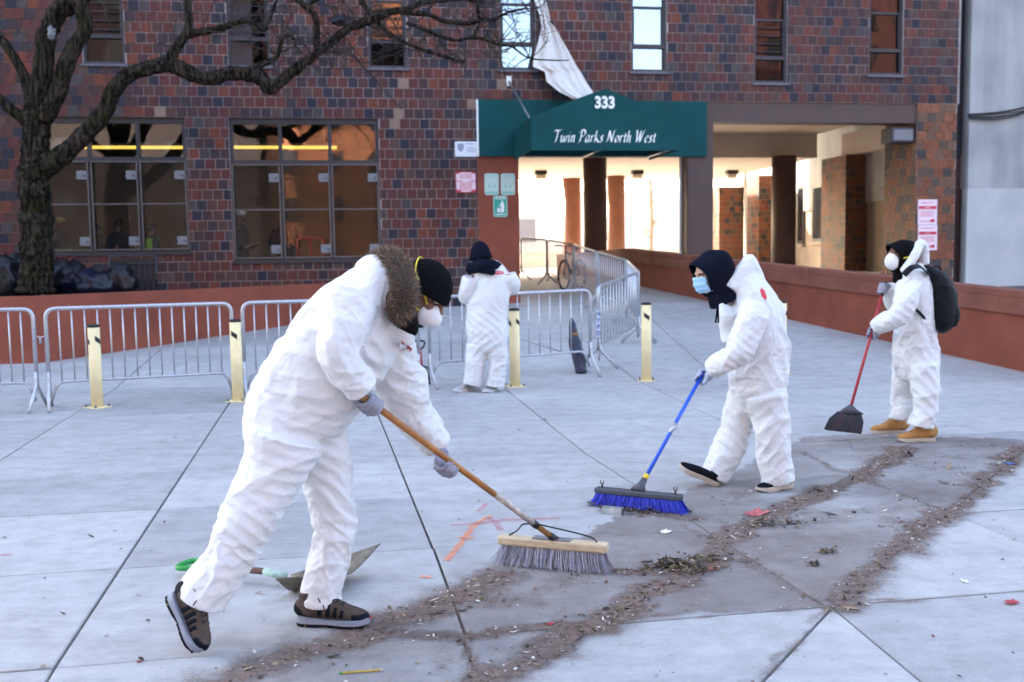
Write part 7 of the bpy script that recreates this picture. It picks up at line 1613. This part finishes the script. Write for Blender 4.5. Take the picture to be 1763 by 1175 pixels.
lobby_person(166, 384, -2.3, 'person in dark brown coat at the back of the lobby behind the tall one', M['coat_brown'], turn=-.6)
u, z = wuz(535, 432, -1.5); rt_ = thing('tube_frame', 'red tubular frame standing inside the lobby window', 'frame', None, wp(u, -1.5, .62)); inv = Matrix.Translation(-rt_.location)
q = MB(); z1 = wuz(535, 410, -1.5)[1]
q.tube(rounded([wp(u-.28, -1.5, .62), wp(u-.28, -1.5, z1), wp(u+.28, -1.5, z1), wp(u+.28, -1.5, .62)], .08), .02, 8); q.build('hoop', M['signred'], rt_).matrix_parent_inverse = inv
q = MB(); q.tube([wp(u, -1.5, .62), wp(u, -1.5, z1)], .018, 8); q.build('upright', M['signred'], rt_).matrix_parent_inverse = inv

# ================================================================== bicycle behind the barriers
bp_ = on(985, 23.3); bp_.z = gz(bp_.x, bp_.y); bk_ = thing('bicycle', 'dark bicycle parked beside the round columns behind the barriers', 'bicycle', None, bp_); inv = Matrix.Translation(-bp_)
D_ = Vector((.42, .9, 0)).normalized(); S_ = Vector((D_.y, -D_.x, 0)); Zz = Vector((0, 0, 1)); rw = .33
def bparts(q, name, m_, par=None):
    o = q.build(name, m_, par or bk_); 
    if par is None: o.matrix_parent_inverse = inv
    return o
for s in (-.5, .5):
    c = bp_+D_*s+Zz*rw; q = MB(); q.tube([c+(D_*math.cos(a)+Zz*math.sin(a))*rw for a in [2*math.pi*k/28 for k in range(28)]], .022, 8, closed=True); ty = bparts(q, 'wheel', M['blacksoft'])
    q = MB(); q.tube([c+(D_*math.cos(a)+Zz*math.sin(a))*(rw-.03) for a in [2*math.pi*k/28 for k in range(28)]], .010, 6, closed=True)
    for k in range(14): a = 2*math.pi*k/14; q.tube([c, c+(D_*math.cos(a)+Zz*math.sin(a))*(rw-.03)], .0018, 4)
    q.tube([c-S_*.05, c+S_*.05], .02, 10); bparts(q, 'rim', M['steel'], ty)
hd = bp_-D_*.40+Zz*.86; bbk = bp_+D_*.03+Zz*.30; stp = bp_+D_*.16+Zz*.80
q = MB()
for a, b_ in ((hd-Zz*.12, bbk), (hd, stp-Zz*.02), (bbk, stp), (bbk, bp_+D_*.5+Zz*rw), (stp-Zz*.08, bp_+D_*.5+Zz*rw)): q.tube([a, b_], .018, 8)
bparts(q, 'frame', M['black'])
q = MB(); q.tube([hd+Zz*.12, hd-Zz*.14, bp_-D_*.5+Zz*rw], .016, 8); bparts(q, 'fork', M['black'])
q = MB(); q.tube(catm([hd+Zz*.14-S_*.30+D_*.10, hd+Zz*.15-S_*.2, hd+Zz*.13, hd+Zz*.15+S_*.2, hd+Zz*.14+S_*.30+D_*.10], 5), .014, 8); bparts(q, 'handlebar', M['black'])
q = MB(); q.tube([stp+Zz*.12-D_*.14, stp+Zz*.13, stp+Zz*.13+D_*.12], [(.02, .015), (.05, .02), (.075, .025)], 12, side=S_); q.tube([stp, stp+Zz*.12], .013, 8); bparts(q, 'saddle', M['blacksoft'])
M['palebark'] = mat('pale_bark', (.22, .18, .14), .9, var=.2, vscale=9)
# thin bare tree in the sun beyond the passage
ft = thing('street_tree', 'thin bare tree in the sun beyond the passage', 'tree', None, (5.6, 40, gz(5, 26))); inv = Matrix.Translation(-ft.location)
q = MB(); q.tube([(5.6, 40, .8), (5.65, 40, 2.6), (5.6, 40.1, 5.5)], [.09, .07, .05], 10); q.build('trunk', M['palebark'], ft).matrix_parent_inverse = inv
q = MB(); rs = random.Random(4)
for k in range(60):
    h = rs.uniform(2.0, 5.0); a = rs.uniform(0, 6.28); p = Vector((5.62, 40, h)); e_ = p+Vector((math.cos(a)*rs.uniform(.4, 1.3), math.sin(a)*.8, rs.uniform(.1, .9))); q.tube([p, p*.5+e_*.5+Vector((0, 0, .08)), e_], [.02, .012, .004], 5)
o = q.build('branches', M['palebark'], ft); o.matrix_parent_inverse = inv; o['kind'] = 'stuff'
